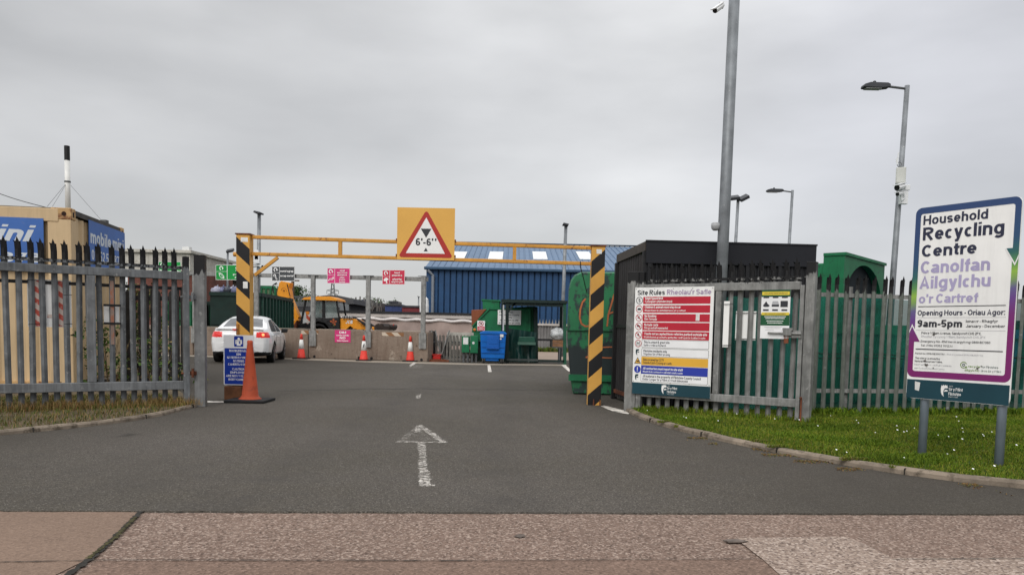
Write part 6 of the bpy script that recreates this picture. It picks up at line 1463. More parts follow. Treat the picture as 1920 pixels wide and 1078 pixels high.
def lump(mb, c, r, seed, sq=.7, n=9, mi=0):
    rr = random.Random(seed); vs = []; fs = []; M_ = 14
    ph = [rr.uniform(0, 6.3) for _ in range(6)]
    for i in range(n+1):
        th = math.pi*i/n
        for k in range(M_):
            q = 2*math.pi*k/M_; d = 1+.13*math.sin(3*q+ph[0])*math.sin(th)+.10*math.sin(5*q+4*th+ph[1])+.08*math.sin(7*th+ph[2]+q)
            vs.append((c[0]+r*d*math.sin(th)*math.cos(q), c[1]+r*d*math.sin(th)*math.sin(q), c[2]+r*sq*d*math.cos(th)))
    for i in range(n):
        for k in range(M_): fs.append((i*M_+k, (i+1)*M_+k, (i+1)*M_+(k+1) % M_, i*M_+(k+1) % M_))
    mb.add(vs, fs, mi)
labs_b = ['pale lilac rubbish bag at the gate post end of the skip heap', 'blue grey rubbish bag on the skip heap, second from the gate post', 'dark rubbish bag in the middle of the dark green skip heap', 'pale lilac rubbish bag close to the striped post on the skip heap', 'blue grey rubbish bag touching the striped post on the skip heap']
for i, (px_, m_i) in enumerate(((407, 1), (418, 0), (428, 2), (436, 1), (445, 0))):
    c = at(px_, 546.5, Yk+.5); mb = MB(); lump(mb, (c.x, Yk+.5+.1*(i % 2), c.z+.02), .22, i, .75)
    mb.tube([(c.x, Yk+.5, c.z+.1), (c.x+.05, Yk+.45, c.z+.24)], [.05, .02], 6)
    tag(mb.build('rubbish_bag', bagc[m_i], smooth=True), labs_b[i], 'rubbish bag', 'rubbish bags heaped on the dark green skip')
def bankbox(name, lab, xpx0, xpx1, ypx, Y, dep, m1, m2):
    a, b = at(xpx0, ypx, Y), at(xpx1, ypx, Y); t = thing(name, lab, 'skip', ((a.x+b.x)/2, Y, 0)); h = a.z
    mb = MB(); mb.box(a.x, b.x, Y, Y+dep, .15, h); mb.build('skip_body', m1, t, bevel=.02)
    mb = MB(); mb.box(a.x-.03, b.x+.03, Y-.05, Y-.002, h-.12, h+.02); mb.box(a.x, b.x, Y-.04, Y-.002, h*.4, h*.45); mb.build('rim', m2, t)
    mb = MB()
    for k in range(5): x = a.x+.1+(b.x-a.x-.2)*k/4; mb.box(x-.04, x+.04, Y-.05, Y-.003, .2, h-.13)
    mb.build('skip_rib', m2, t); return t
bankbox('closed_skip', 'dark green closed skip beside the gate post, low behind the concrete wall', 380, 396, 566, 30.2, 3, green_m, green_d)
bankbox('closed_skip', 'bright green skip seen through the pales of the verge gate', 308, 376, 565, 29.6, 3, green_p, green_m)
bankbox('closed_skip', 'pale green skip beyond the roll-on skip, touching the orange digger arm', 478, 520, 536, 37, 2.2, mat('faded_green', (.10, .16, .085), .6, 0, .15, 3), green_m)
# site building and far things on that side
Yb = 33.0; a, b = at(232, 467, Yb), at(356, 467, Yb)
t = thing('site_building', 'pale site building with a ribbed fascia over a dark red wall behind the verge gate', 'building', ((a.x+b.x)/2, Yb, 0)); zt2 = a.z; zf2 = at(300, 507, Yb).z
mb = MB(); mb.box(a.x, b.x, Yb+.3, Yb+5, 0, zf2); mb.build('wall', mat('dark_red_wall', (.16, .06, .045), .8, 0, .2, 3, (.07, .04, .03), 8, .55, .7, .3), t)
mb = MB(); corr(mb, (a.x, Yb), (b.x, Yb), zf2, zt2-.12, 9, -.07, (0, -1)); mb.box(a.x-.1, b.x+.1, Yb-.12, Yb+5.2, zt2-.12, zt2); mb.box(a.x, b.x, Yb+.01, Yb+5, zf2, zt2-.12); mb.build('fascia', mat('cream_fascia', (.50, .48, .43), .6, 0, .1, 4, (.35, .32, .27), 9, .5, .7), t)
mb = MB()
for k in (340,): mb.box(at(335, 540, Yb).x, at(343, 540, Yb).x, Yb+.26, Yb+.297, .2, 2.4)
mb.build('door', mat('pale_door', (.45, .43, .40), .6), t)
mb = MB(); q = at(350, 466, Yb); mb.box(q.x-.15, q.x+.15, Yb-.1, Yb+.2, zt2+.001, zt2+.14); mb.build('roof_light', sign_white, t)
Yt = 37; a, b = at(372, 508, Yt), at(402, 508, Yt); t = thing('timber_shed', 'dark brown timber shed behind the skips beside the gate post', 'shed', ((a.x+b.x)/2, Yt, 0))
mb = MB(); corr(mb, (a.x, Yt), (b.x, Yt), 0, a.z-.3, 8, -.04, (0, -1)); mb.box(a.x, b.x, Yt+.01, Yt+3, 0, a.z-.3); mb.build('wall', mat('brown_boards', (.09, .06, .042), .85, 0, .3, 4, streak=.4), t)
mb = MB(); mb.prism([(a.x-.2, a.z-.3), (b.x+.2, a.z-.3), ((a.x+b.x)/2, a.z+.25)], Yt-.2, Yt+3.2); mb.build('roof', mat('dark_felt', (.03, .03, .032), .9), t)
p_, q_ = at(393, 480, 40), at(393, 560, 40); mb = MB(); mb.tube([(p_.x, 40, 0), (p_.x, 40, p_.z)], [.16, .12], 10); mb.beam((p_.x-.4, 40, p_.z-.25), (p_.x+.4, 40, p_.z-.25), .08, .1)
tag(mb.build('utility_pole', mat('brown_pole', (.13, .085, .06), .9, 0, .25, 4)), 'brown wooden utility pole beyond the gate post', 'utility pole')
p_ = at(674, 527, 60); mb = MB(); mb.tube([(at(549, 500, 60).x, 60, 0), (at(549, 500, 60).x, 60, at(549, 523, 60).z)], [.16, .12], 8); mb.beam((at(549, 500, 60).x-.5, 60, at(549, 526, 60).z), (at(549, 500, 60).x+.5, 60, at(549, 526, 60).z), .1, .1)
tag(mb.build('utility_pole', mat('brown_pole', (0, 0, 0))), 'dark utility pole behind the orange digger arm and scrap metal sign', 'utility pole')

# ------------------------------------------------------------------ backhoe loader
YJ = 36.0
or_ = mat('digger_orange', (.80, .31, .02), .45, 0, .08, 3, (.30, .10, .02), 12, .62, .72, .15); jb = mat('digger_black', (.014, .014, .015), .55, 0, .15)
gls = mat('tinted_glass', (.20, .25, .24), .08, 0, .15, 3); gls.node_tree.nodes['Principled BSDF'].inputs['Alpha'].default_value = .38
bx0 = at(600, 620, YJ)
jc = thing('backhoe_loader', 'orange and black backhoe loader with a raised arm and cab behind the concrete wall', 'digger', (bx0.x, YJ, 0))
def P(pts, y0, y1, name, m, par=None, bev=.02, smooth=False):
    mb = MB(); mb.prism(px(pts, YJ), YJ+y0, YJ+y1); return mb.build(name, m, par or jc, bevel=bev)
roof = P([(567, 562), (572, 558), (590, 556), (620, 556), (632, 560), (633, 564), (600, 563), (568, 562)], -.15, 1.75, 'cab_roof', or_)
P([(571, 562), (575, 562), (566, 606), (562, 608)], 0, .08, 'cab_pillar', jb); P([(571, 562), (575, 562), (566, 606), (562, 608)], 1.5, 1.58, 'cab_pillar', jb)
P([(604, 563), (609, 563), (610, 598), (604, 598)], 0, .08, 'cab_pillar', jb); P([(629, 563), (632, 563), (637, 595), (634, 597)], 0, .08, 'cab_pillar', jb)
P([(629, 563), (632, 563), (637, 595), (634, 597)], 1.5, 1.58, 'cab_pillar', jb)
P([(586, 564), (589, 564), (589, 600), (586, 600)], 0, .08, 'cab_pillar', jb)
mb = MB(); mb.prism(px([(589.5, 564.5), (603.5, 564.5), (603.5, 595), (589.5, 595)], YJ), YJ+.03, YJ+.05); mb.build('cab_window', gls, jc)
mb = MB(); mb.prism(px([(609.5, 564.5), (628.5, 564.5), (633.5, 595), (610.5, 595)], YJ), YJ+.03, YJ+.05); mb.build('cab_window', gls, jc)
mb = MB(); mb.prism(px([(576, 564.5), (585.5, 564.5), (585.5, 598), (568, 598)], YJ), YJ+1.52, YJ+1.54); mb.build('cab_window', gls, jc)
P([(588, 597), (636, 595), (637, 620), (624, 620), (618, 608), (606, 603), (588, 604)], -.02, 1.55, 'cab_body', jb)
fd_ = MB(); A__ = [(586, 618), (589, 606), (600, 602.5), (613, 606), (623, 618), (619, 620), (610, 609), (600, 606), (592, 609), (590, 620)]
fd_.prism(px(A__, YJ), YJ-.35, YJ+.0); fd_.build('rear_fender', mat('fender_grey', (.035, .036, .038), .6, 0, .1), jc)
# wheels
def wheel(pxx, r, y, w_):
    c = at(pxx, 620, YJ); mb = MB(); mb.lathe([(r*.55, 0), (r*.93, 0), (r, .06), (r, w_-.06), (r*.93, w_), (r*.55, w_)], 24, (c.x, YJ+y, r), 'y')
    for k in range(18):
        a = 2*math.pi*k/18; mb.beam((c.x+r*math.cos(a), YJ+y+.02, r+r*math.sin(a)), (c.x+r*math.cos(a+.16), YJ+y+w_-.02, r+r*math.sin(a+.16)), .07, .06)
    wh = mb.build('wheel', dark_rubber, jc); mb = MB(); mb.lathe([(.05, .02), (r*.56, .05), (r*.58, .0)], 20, (c.x, YJ+y, r), 'y'); mb.build('rim', or_, wh)
wheel(602, .74, -.35, .45); wheel(602, .74, 1.5, .45); wheel(665, .52, -.25, .36); wheel(665, .52, 1.5, .36)
P([(637, 597), (665, 598), (672, 602), (680, 618), (664, 618), (656, 611), (648, 618), (637, 619)], .1, 1.4, 'bonnet', or_)
mb = MB(); a = at(648, 606.5, YJ+.08); s_ = (at(661.5, 606, YJ+.08).x-a.x)
mb.text('JCB', a.x, a.z, .155, YJ+.085, s_, 'l', .05, .15); mb.build('lettering', sign_white, jc)
P([(636, 597), (640, 592.5), (658, 592.5), (660, 597), (655, 598), (640, 598)], .3, 1.2, 'exhaust_cover', jb)
for k, a_ in enumerate((642.5, 647.5, 652.5, 657)):
    P([(a_, 592), (a_+2.4, 592), (a_+2.6, 597), (a_-.3, 597)], -.05, .25, 'grille_tooth', mat('bright_steel', (.35, .35, .35), .4, .5))
P([(666, 596), (668, 595.5), (686, 606), (697, 614), (694, 618), (682, 610)], -.05, .12, 'loader_arm', jb); P([(664, 600), (668, 600), (690, 617), (684, 620), (668, 610)], .15, .32, 'loader_arm', or_); P([(666, 596), (668, 595.5), (686, 606), (697, 614), (694, 618), (682, 610)], 1.4, 1.57, 'loader_arm', jb)
P([(696, 613), (703, 612), (705, 619), (698, 620)], .1, 1.4, 'bucket_link', or_)
P([(703, 611), (709, 607), (713, 606.5), (714, 609), (716, 606), (720, 607), (722, 611), (731, 611.5), (733, 608), (735, 612), (732, 618), (726, 621), (704, 620)], -.3, 1.8, 'front_bucket', mat('brown_black_steel', (.035, .024, .02), .7, .1, .3, 4))
P([(731, 612), (735, 607), (736.5, 608), (733, 613)], .5, .6, 'bucket_tooth', mat('red_paint', (.4, .03, .02), .6))
# rear arm
P([(519, 529), (523, 526), (539.5, 529), (537, 540), (540, 557), (536, 562), (528, 560), (516, 553.5), (515, 550)], .35, .95, 'boom', or_)
mb = MB(); c = at(532, 545, YJ+.34)
n = 14
for k in range(n):
    a0_, a1_ = R(-20+200*k/n), R(-20+200*(k+1)/n); r0_, r1_ = .115, .135
    mb.add([(c.x+r0_*math.cos(a0_), YJ+.345, c.z+r0_*math.sin(a0_)), (c.x+r1_*math.cos(a0_), YJ+.345, c.z+r1_*math.sin(a0_)), (c.x+r1_*math.cos(a1_), YJ+.345, c.z+r1_*math.sin(a1_)), (c.x+r0_*math.cos(a1_), YJ+.345, c.z+r0_*math.sin(a1_))], [(0, 1, 2, 3)])
mb.lathe([(.04, 0), (.04, -.03)], 10, (c.x, YJ+.35, c.z), 'y'); mb.build('pivot_ring', mat('dark_orange', (.30, .10, .01), .6), jc)
P([(536, 552), (540, 557), (556, 594), (552, 601), (546, 598), (540, 578), (538, 562)], .40, .90, 'dipper', or_)
P([(553, 595), (556, 601), (547, 611), (541, 612), (544, 602)], .38, .92, 'dipper_link', or_); P([(541, 612), (549, 610), (555, 600), (554, 618), (541, 619)], .1, 1.2, 'rear_bucket', rust)
mb = MB(); mb.text('JCB', 0, 0, .13, 0, .30, 'l', .05, .15); a = at(541.5, 581, YJ+.395)
mb.T = None; ang = -1.1; mb.v = [(a.x+x*math.cos(ang)-z*math.sin(ang), YJ+.392, a.z+x*math.sin(ang)+z*math.cos(ang)) for x, y, z in mb.v]; mb.build('lettering', sign_white, jc)
mb = MB(); mb.text('JCB', 0, 0, .10, 0, .26, 'l', .05, .15); a = at(519.5, 541, YJ+.34)
ang = 1.35; mb.v = [(a.x+x*math.cos(ang)-z*math.sin(ang), YJ+.342, a.z+x*math.sin(ang)+z*math.cos(ang)) for x, y, z in mb.v]; mb.build('lettering', sign_white, jc)
mb = MB(); mb.tube([tuple(at(538, 536, YJ+.6)), tuple(at(545, 560, YJ+.6)), tuple(at(555, 590, YJ+.6))], .035, 8)
mb.tube([tuple(at(538, 532, YJ+.3)), tuple(at(544, 556, YJ+.3))], .02, 6); mb.build('hydraulic_ram', jb, jc)
mb = MB()
for k in range(4): mb.tube([tuple(at(a_, b_, YJ+.3+k*.1)) for a_, b_ in ((519, 530+k), (512, 534), (510.5+k*.5, 542), (514, 550))], .022, 6)
mb.build('hydraulic_hose', jb, jc)
P([(555, 608), (575, 604), (588, 606), (588, 619), (556, 619)], .3, 1.2, 'rear_frame', jb)
chv = stripes('digger_chevron', (.66, .62, .58), (.50, .09, .05), .40, .9, .1)
mb = MB(); mb.prism(px([(575.5, 590), (582, 590), (582.5, 614), (577, 614)], YJ), YJ-.14, YJ-.12); mb.build('chevron_board', chv, jc)
mb = MB(); mb.prism(px([(574.5, 584), (581, 584), (581, 590), (575.5, 590)], YJ), YJ-.15, YJ-.08); mb.build('indicator_lamp', mat('amber_lens', (.62, .20, .03), .3), jc)
fl_ = mat('flower_sticker_red', (.38, .09, .03), .6); mb = MB(); c = at(625, 604, YJ-.03)
for k in range(5):
    a_ = 2*math.pi*k/5+.3; mb.add([(c.x, YJ-.024, c.z), (c.x+.13*math.cos(a_-.4), YJ-.024, c.z+.13*math.sin(a_-.4)), (c.x+.18*math.cos(a_), YJ-.024, c.z+.18*math.sin(a_)), (c.x+.13*math.cos(a_+.4), YJ-.024, c.z+.13*math.sin(a_+.4))], [(0, 1, 2, 3)], 0)
mb.add([(c.x-.02, YJ-.023, c.z-.1), (c.x+.03, YJ-.023, c.z-.1), (c.x+.08, YJ-.023, c.z-.40), (c.x+.0, YJ-.023, c.z-.36)], [(0, 1, 2, 3)], 1)
mb.build('flower_sticker', [fl_, mat('sticker_green', (.14, .18, .06), .6)], jc)
# driver in the cab: one skinned figure
def person(o, lab, cloth, skin, hair):
    t = thing('person', lab, 'person', o)
    J = [(0, .55, 0), (0, .78, .02), (0, 1.0, .04), (0, 1.10, .04), (0, 1.15, .05), (.0, 1.28, .06)]
    import bmesh
    V = [(0, 0, .50), (0, .01, .72), (0, .0, .95), (0, -.01, 1.08), (0, -.02, 1.14), (0, -.03, 1.24), (0, -.02, 1.33),
         (.19, 0, .98), (.27, -.06, .74), (.18, -.30, .66), (-.19, 0, .98), (-.27, -.06, .74), (-.18, -.30, .66),
         (.10, -.06, .48), (.12, -.46, .52), (.12, -.50, .10), (-.10, -.06, .48), (-.12, -.46, .52), (-.12, -.50, .10)]
    Rr = [.15, .14, .15, .075, .06, .095, .07, .065, .05, .038, .065, .05, .038, .095, .07, .05, .095, .07, .05]
    Ed = [(0, 1), (1, 2), (2, 3), (3, 4), (4, 5), (5, 6), (2, 7), (7, 8), (8, 9), (2, 10), (10, 11), (11, 12), (0, 13), (13, 14), (14, 15), (0, 16), (16, 17), (17, 18)]
    me = bpy.data.meshes.new('person_body'); me.from_pydata(V, Ed, []); ob = bpy.data.objects.new('body', me); C.objects.link(ob); ob.parent = t
    md = ob.modifiers.new('skin', 'SKIN')
    for v, r in zip(me.skin_vertices[0].data, Rr): v.radius = (r, r)
    me.skin_vertices[0].data[0].use_root = True
    sd = ob.modifiers.new('sub', 'SUBSURF'); sd.levels = 1; sd.render_levels = 1
    m, tt, b = newmat('person_tones'); s_ = N(tt, 'ShaderNodeSeparateXYZ'); L(tt, N(tt, 'ShaderNodeTexCoord').outputs['Object'], s_.inputs[0])
    c = mixc(tt, math_(tt, 'GREATER_THAN', s_.outputs[2], 1.09), cloth, skin); L(tt, c, b.inputs['Base Color']); b.inputs['Roughness'].default_value = .8
    me.materials.append(m)
    mb = MB(); lump(mb, (0, .01, 1.34), .105, 4, .75); mb.build('hair', mat('dark_hair', hair, .8), t, True, True)
    for s2 in (.18, -.18):
        mb = MB()
        for k in range(4): mb.tube([(s2+.02*(k-1.5), -.32, .66), (s2+.02*(k-1.5), -.38, .66), (s2+.02*(k-1.5), -.40, .63)], [.010, .009, .008], 6)
        mb.tube([(s2+.03, -.30, .66), (s2+.055, -.34, .67)], [.011, .009], 6); mb.build('hand', mat('hand_skin', skin, .7), t, True)
    return t
pp = at(600.5, 600, YJ+.85); person((pp.x, YJ+.85, .68), 'person in a grey top sitting behind the window of the digger cab', (.17, .17, .18), (.42, .27, .20), (.03, .022, .018)).rotation_euler = (0, 0, R(60))
mb = MB(); mb.box(pp.x-.25, pp.x+.25, YJ+.62, YJ+1.15, .95, 1.22); mb.box(pp.x-.36, pp.x-.26, YJ+.62, YJ+1.12, 1.22, 1.70); mb.build('seat', jb, jc, bevel=.03)

# ------------------------------------------------------------------ low wall with tarpaulin
Yw = 42.0; a, b = at(636, 582, Yw), at(892, 589, Yw); t = thing('perimeter_wall', 'long low brown rendered wall with a pale coping in front of the blue warehouse', 'wall', ((a.x+b.x)/2, Yw, 0)); zc = (a.z+b.z)/2
mb = MB(); mb.box(a.x, b.x, Yw, Yw+.3, 0, zc-.3); mb.build('wall_face', mat('brown_render', (.235, .165, .135), .9, 0, .18, 1.2, (.16, .11, .09), 5, .55, .7, .3), t)
mb = MB(); mb.box(a.x-.1, b.x+.1, Yw-.12, Yw+.4, zc-.3, zc-.10); mb.build('coping', mat('pale_fascia', (.48, .44, .41), .7, 0, .1, 3), t)
mb = MB(); mb.box(a.x-.15, b.x+.15, Yw-.16, Yw+8, zc-.10, zc+.02); mb.build('felt_edge', mat('dark_felt', (0, 0, 0)), t)
Yp = 40.5; A0, A1 = at(640, 598, Yp), at(890, 605, Yp); n = 60
mb = MB(); vs = []; rr = random.Random(5)
for i in range(n+1):
    f = i/n
    for j in range(9):
        g = j/8; x = A0.x+(A1.x-A0.x)*f; z = (A0.z+(A1.z-A0.z)*f)*(1-g); fold = .10*math.sin(f*60+g*9)*g+.06*math.sin(f*23-g*4)
        vs.append((x, Yp-.9*g*.6+fold, z))
mb.add(vs, [(i*9+j, i*9+j+1, (i+1)*9+j+1, (i+1)*9+j) for i in range(n) for j in range(8)])
tag(mb.build('tarpaulin', mat('pinkish_tarpaulin', (.265, .20, .175), .6, 0, .14, 1.5), smooth=True), 'pinkish brown tarpaulin hung in slanting folds below the low wall', 'tarpaulin')
mb = MB(); mb.tube([(A0.x+(A1.x-A0.x)*i/40, Yp-.05, A0.z+(A1.z-A0.z)*i/40+.05+.03*math.sin(i*.9)) for i in range(41)], .075, 8)
tag(mb.build('fabric_roll', mat('white_fabric_edge', (.62, .58, .56), .7, 0, .1, 3), smooth=True), 'long white rolled edge running along the top of the pinkish tarpaulin', 'roll')
# small palisade between wall and compactor
Yf = 26.9; a, b = at(818, 672, Yf), at(884, 674, Yf); t = thing('low_fence', 'low weathered palisade fence between the concrete wall and the green compactor', 'fence', (a.x, Yf, 0)); n = 10
hF = at(850, 628, Yf).z
for z in (.12, hF-.28): mb = MB(); mb.box(a.x-.25, b.x+.1, Yf+.03, Yf+.06, z, z+.06); mb.build('fence_rail', galv_dark, t)
q0 = pale_mb(hF+.03, .085, .02).build('fence_pale', mat('weathered_grey_pale', (.17, .16, .145), .7, .1, .25, 5, streak=.4), t, True); q0.location = (0, 0, 0)
for i in range(1, n+2): rep(q0, t, (b.x-a.x)*i/n).rotation_euler = (random.uniform(-.02, .02), random.uniform(-.02, .02), 0)
mb = MB()
for z0_, z1_ in ((.15, .42), (.55, 1.02)): mb.box(a.x+.35, b.x+.05, Yf+.16, Yf+.19, z0_, z1_)
tag(mb.build('board', mat('dirty_white_board', (.42, .40, .36), .8, 0, .2, 4)), 'pair of dirty white boards propped behind the low weathered palisade fence', 'board')
xa, xb = at(804, 650, 27.2).x, at(817, 650, 27.2).x
mb = MB(); mb.box(xa, xb, 27.2, 27.28, 0, 1.05); mb.box(xb+.18, xb+.5, 27.0, 27.06, .1, .65); mb.build('bin_dark', mat('dark_plastic', (.018, .018, .02), .7), None)
dk = bpy.data.objects['bin_dark']; dk.name = 'dark_board'; tag(dk, 'dark boards leaning in the gap at the end of the concrete wall', 'board')
mb = MB()
for x_, l_ in ((806, .02), (811, -.03), (824, .16), (828, -.12)): q = at(x_, 675, 26.8); mb.tube([(q.x, 26.8, 0), (q.x+l_*2, 26.9, 1.08)], .025, 6)
tag(mb.build('steel_tubes', galv), 'few thin steel tubes propped against the low fence by the red tray', 'tubes')
q0_, q1_ = at(811, 676, 26.5), at(826, 663, 26.5)
t = thing('spill_tray', 'red plastic tray on the ground at the end of the concrete wall', 'tray', ((q0_.x+q1_.x)/2, 26.5, 0))
mb = MB(); w = q1_.x-q0_.x; mb.box(-w/2, w/2, 0, .35, .02, .22); mb.build('tray_body', mat('red_plastic', (.50, .02, .015), .45, 0, .1), t, True, bevel=.03); mb = MB(); mb.box(-w/2-.02, w/2+.02, -.02, .37, .2205, .25); mb.build('tray_rim', mat('red_plastic', (0, 0, 0)), t, True)
q = at(803, 676, 26.3); mb = MB(); mb.box(q.x-.5, q.x+.7, 26.28, 26.45, .0, .07); mb.box(q.x-.45, q.x+.6, 26.3, 26.42, .07, .09); tag(mb.build('steel_beam', rust), 'rusty flat steel beam lying at the foot of the wall end', 'beam')
# green cabinets
for (xa, xb, ya, yb_, lab, pap) in ((866, 880, 630, 661, 'small green cabinet with a white paper notice beside the low fence', 1), (882, 896, 629, 662, 'small green cabinet with a white emblem next to the blue wheeled bin', 0)):
    A1_, B1_ = at(xa, ya, 26.4), at(xb, yb_, 26.4); t = thing('cabinet', lab, 'cabinet', ((A1_.x+B1_.x)/2, 26.4, 0)); w = B1_.x-A1_.x
    mb = MB(); mb.box(-w/2, w/2, 0, .3, B1_.z, A1_.z); mb.build('cabinet_body', green_p, t, True, bevel=.01)
    mb = MB(); mb.box(-w/2+.03, -w/2+.09, .1, .2, 0, B1_.z); mb.box(w/2-.09, w/2-.03, .1, .2, 0, B1_.z); mb.build('leg', galv_dark, t, True)
    mb = MB()
    if pap: mb.rect(-w*.32, w*.32, A1_.z-.28, A1_.z-.04, -.003)
    else: mb.ring(-w*.1, A1_.z-.25, .0, .05, -.003, 0, 360, 5)
    mb.build('paper_notice', paper, t, True)

# ------------------------------------------------------------------ compactor, canopy, blue bin
Yc = 27.4
cp_ = at(945, 640, Yc); cpt = thing('waste_compactor', 'green waste compactor with a rust coloured hopper and white notice behind the blue bin', 'compactor', (cp_.x, Yc, 0))
def PC(pts, y0, y1, name, m, Y=Yc, bev=.02, par=None):
    mb = MB(); mb.prism(px(pts, Y), Y+y0, Y+y1); return mb.build(name, m, par or cpt, bevel=bev)
PC([(883, 638), (886, 612), (918, 578), (994, 581), (995, 626), (960, 622), (930, 640)], 0, .12, 'side_plate', green_p)
PC([(904, 561), (936, 563), (937, 580), (920, 578.5), (905, 592)], .3, 1.9, 'hopper_box', green_p)
mb = MB(); mb.prism(px([(902, 560), (938, 562), (938, 565), (902, 563)], Yc), Yc+.27, Yc+1.95); mb.build('hopper_rim', green_m, cpt)
PC([(883.5, 581), (912, 579.5), (886, 611), (884, 612)], .13, 1.7, 'hopper_flap', rust if False else mat('rust_red_plate', (.21, .065, .03), .8, 0, .15, 3))
PC([(884, 612), (995, 628), (1007, 628), (1008, 575), (996, 574), (918, 580)], .14, 1.8, 'compactor_body', green_m)
PC([(1000, 576), (1008, 576), (1009, 684), (1001, 684)], -.1, .1, 'end_frame', green_d)
mb = MB(); mb.prism(px([(917.5, 577), (994.5, 580), (994.5, 583), (918, 580)], Yc), Yc-.05, Yc-.002); mb.prism(px([(884, 612), (887, 612), (919, 579), (916, 578)], Yc), Yc-.05, Yc-.002); mb.prism(px([(991, 583), (994.5, 583), (994.5, 625), (991, 625)], Yc), Yc-.05, Yc-.002); mb.build('edge_strip', green_p, cpt)
PC([(884, 640), (1008, 640), (1008, 683), (884, 683)], .3, 1.7, 'chassis', green_d)
mb = MB(); q = at(890, 618, Yc); mb.lathe([(.05, -.02), (.05, -.05), (.03, -.06)], 10, (q.x, Yc, q.z), 'y'); mb.build('signal_lamp', mat('amber_lens', (0, 0, 0)), cpt)
def board(name, lab, p4, Y, fn, m=white_panel):
    a, b = at(p4[0], p4[1], Y), at(p4[2], p4[3], Y); w, h = b.x-a.x, a.z-b.z; t = thing(name, lab, 'notice', ((a.x+b.x)/2, Y, b.z))
    mb = MB(); mb.box(-w/2, w/2, 0, .015, 0, h); mb.build('panel', m, t, True); mb = MB(); fn(mb, w, h); mb.build('lettering', [ink, red_ink, crimson, sign_white], t, True); return t
def f1(mb, w, h):
    swirl(mb, -w*.40, h*.87, h*.07, -.002, 0)
    for s_, x, z, wd in (('non', .06, .80, .19), ('recyclable waste', .0, .62, .86), ('only', .0, .45, .22), ('Gwastraff na ellir', .0, .25, .80), ('ei ailgylchu yn unig', .0, .07, .90)): mb.text(s_, x*w, z*h, h*.10, -.002, w*wd, 'c', .02)
board('notice', 'white non recyclable waste only notice on the green compactor', (933.5, 581, 976.5, 609), Yc-.06, f1)
def f2(mb, w, h):
    mb.ring(0, h*.69, w*.26, w*.34, -.002, 0, 360, 20, 1); mb.sheet([(-w*.12, h*.62), (w*.0, h*.60), (w*.14, h*.70), (w*.10, h*.80), (-w*.06, h*.78)], -.002, 0); mb.sheet([(-w*.24, h*.80), (-w*.19, h*.83), (w*.24, h*.58), (w*.19, h*.55)], -.003, 1)
    mb.rect(-w*.46, w*.46, h*.03, h*.42, -.002, 2)
    for k, wd in enumerate((.5, .74, .6)): bars(mb, -w*wd/2, h*(.31-.1*k), w*wd, h*.045, -.003, .03, 3)
board('notice', 'small white and red no entry hand notice on the compactor edge above the blue bin', (895, 601, 909, 620), Yc-.09, f2)
# canopy frame
Yn = 26.3; t = thing('canopy_frame', 'dark green steel canopy frame with a hanging curtain in front of the green compactor', 'canopy', (at(1000, 684, Yn).x, Yn, 0))
def PN(pts, y0, y1, name, m, bev=.0):
    mb = MB(); mb.prism(px(pts, Yn), Yn+y0, Yn+y1); return mb.build(name, m, t, bevel=bev)
fg = mat('canopy_dark_green', (.010, .022, .020), .6, .1, .2, 4)
PN([(948, 562), (954, 560), (954, 684), (947, 684)], 0, .1, 'canopy_post', fg); PN([(943, 572), (945.5, 572), (945, 620), (942.5, 620)], -.25, -.2, 'pipe', mat('pale_pipe', (.42, .42, .42), .5)); PN([(940, 569), (943, 569), (942.5, 622), (939.5, 622)], -.2, -.1, 'canopy_post', fg)
PN([(1056, 564), (1062, 564), (1062, 686), (1056, 686)], 0, .1, 'canopy_post', green_m if False else mat('canopy_mid_green', (.012, .07, .04), .6, 0, .2, 4)); 
mb = MB(); 
for xx in (949, 1057): q = at(xx, 600, Yn); mb.box(q.x, q.x+.1, Yn+2.3, Yn+2.4, 0, at(1000, 563, Yn).z)
mb.build('canopy_post', fg, t)
PN([(940, 561), (1064, 564), (1064, 569), (940, 567)], -.05, 2.5, 'roof', fg); PN([(953, 567), (1058, 569), (1058, 575.5), (975, 573), (953, 573)], .02, .1, 'roof_beam', fg)
PN([(953, 581), (966, 566), (970, 566), (953, 587)], .02, .1, 'brace', fg); PN([(950, 672), (1009, 673), (1009, 677), (950, 676)], -.06, -.01, 'guard_rail', mat('worn_dark_rail', (.05, .06, .06), .6, .2, .2, 6))
PN([(1009, 674), (1058, 675), (1058, 679), (1009, 678)], -.0, .05, 'guard_rail', fg)
mb = MB(); vs = []; n = 30; c0_, c1_ = at(949, 617, Yn), at(1006, 626, Yn)
for i in range(n+1):
    f = i/n
    for j in range(7):
        g = j/6; z = (c0_.z+(c1_.z-c0_.z)*f*1.0)*(1-g)+.05; vs.append((c0_.x+(c1_.x-c0_.x)*f, Yn+.25+.05*math.sin(f*17+g*3)+.03*math.sin(f*40-g*6)*g, z))
mb.add(vs, [(i*7+j, i*7+j+1, (i+1)*7+j+1, (i+1)*7+j) for i in range(n) for j in range(6)]); mb.build('curtain', mat('dark_green_curtain', (.008, .035, .030), .28, 0, .2, 3), t, smooth=True)
q0_, q1_ = at(972, 631, Yn-.1), at(1003, 646, Yn-.1); tt_ = thing('letter_tray', 'dark green chute tray on the front of the canopy curtain', 'tray', ((q0_.x+q1_.x)/2, Yn-.1, q1_.z)); w, h = q1_.x-q0_.x, q0_.z-q1_.z
mb = MB(); mb.prism([(-w/2, 0), (w/2, 0), (w/2, h*.3), (-w/2, h*.3)], -.15, .2); mb.prism([(-w/2, h*.3), (w/2, h*.3), (w/2-.02, h), (-w/2+.02, h)], .02, .2); mb.build('tray_body', mat('dark_green_plastic', (.012, .06, .04), .4, 0, .15, 4), tt_, True, bevel=.02)
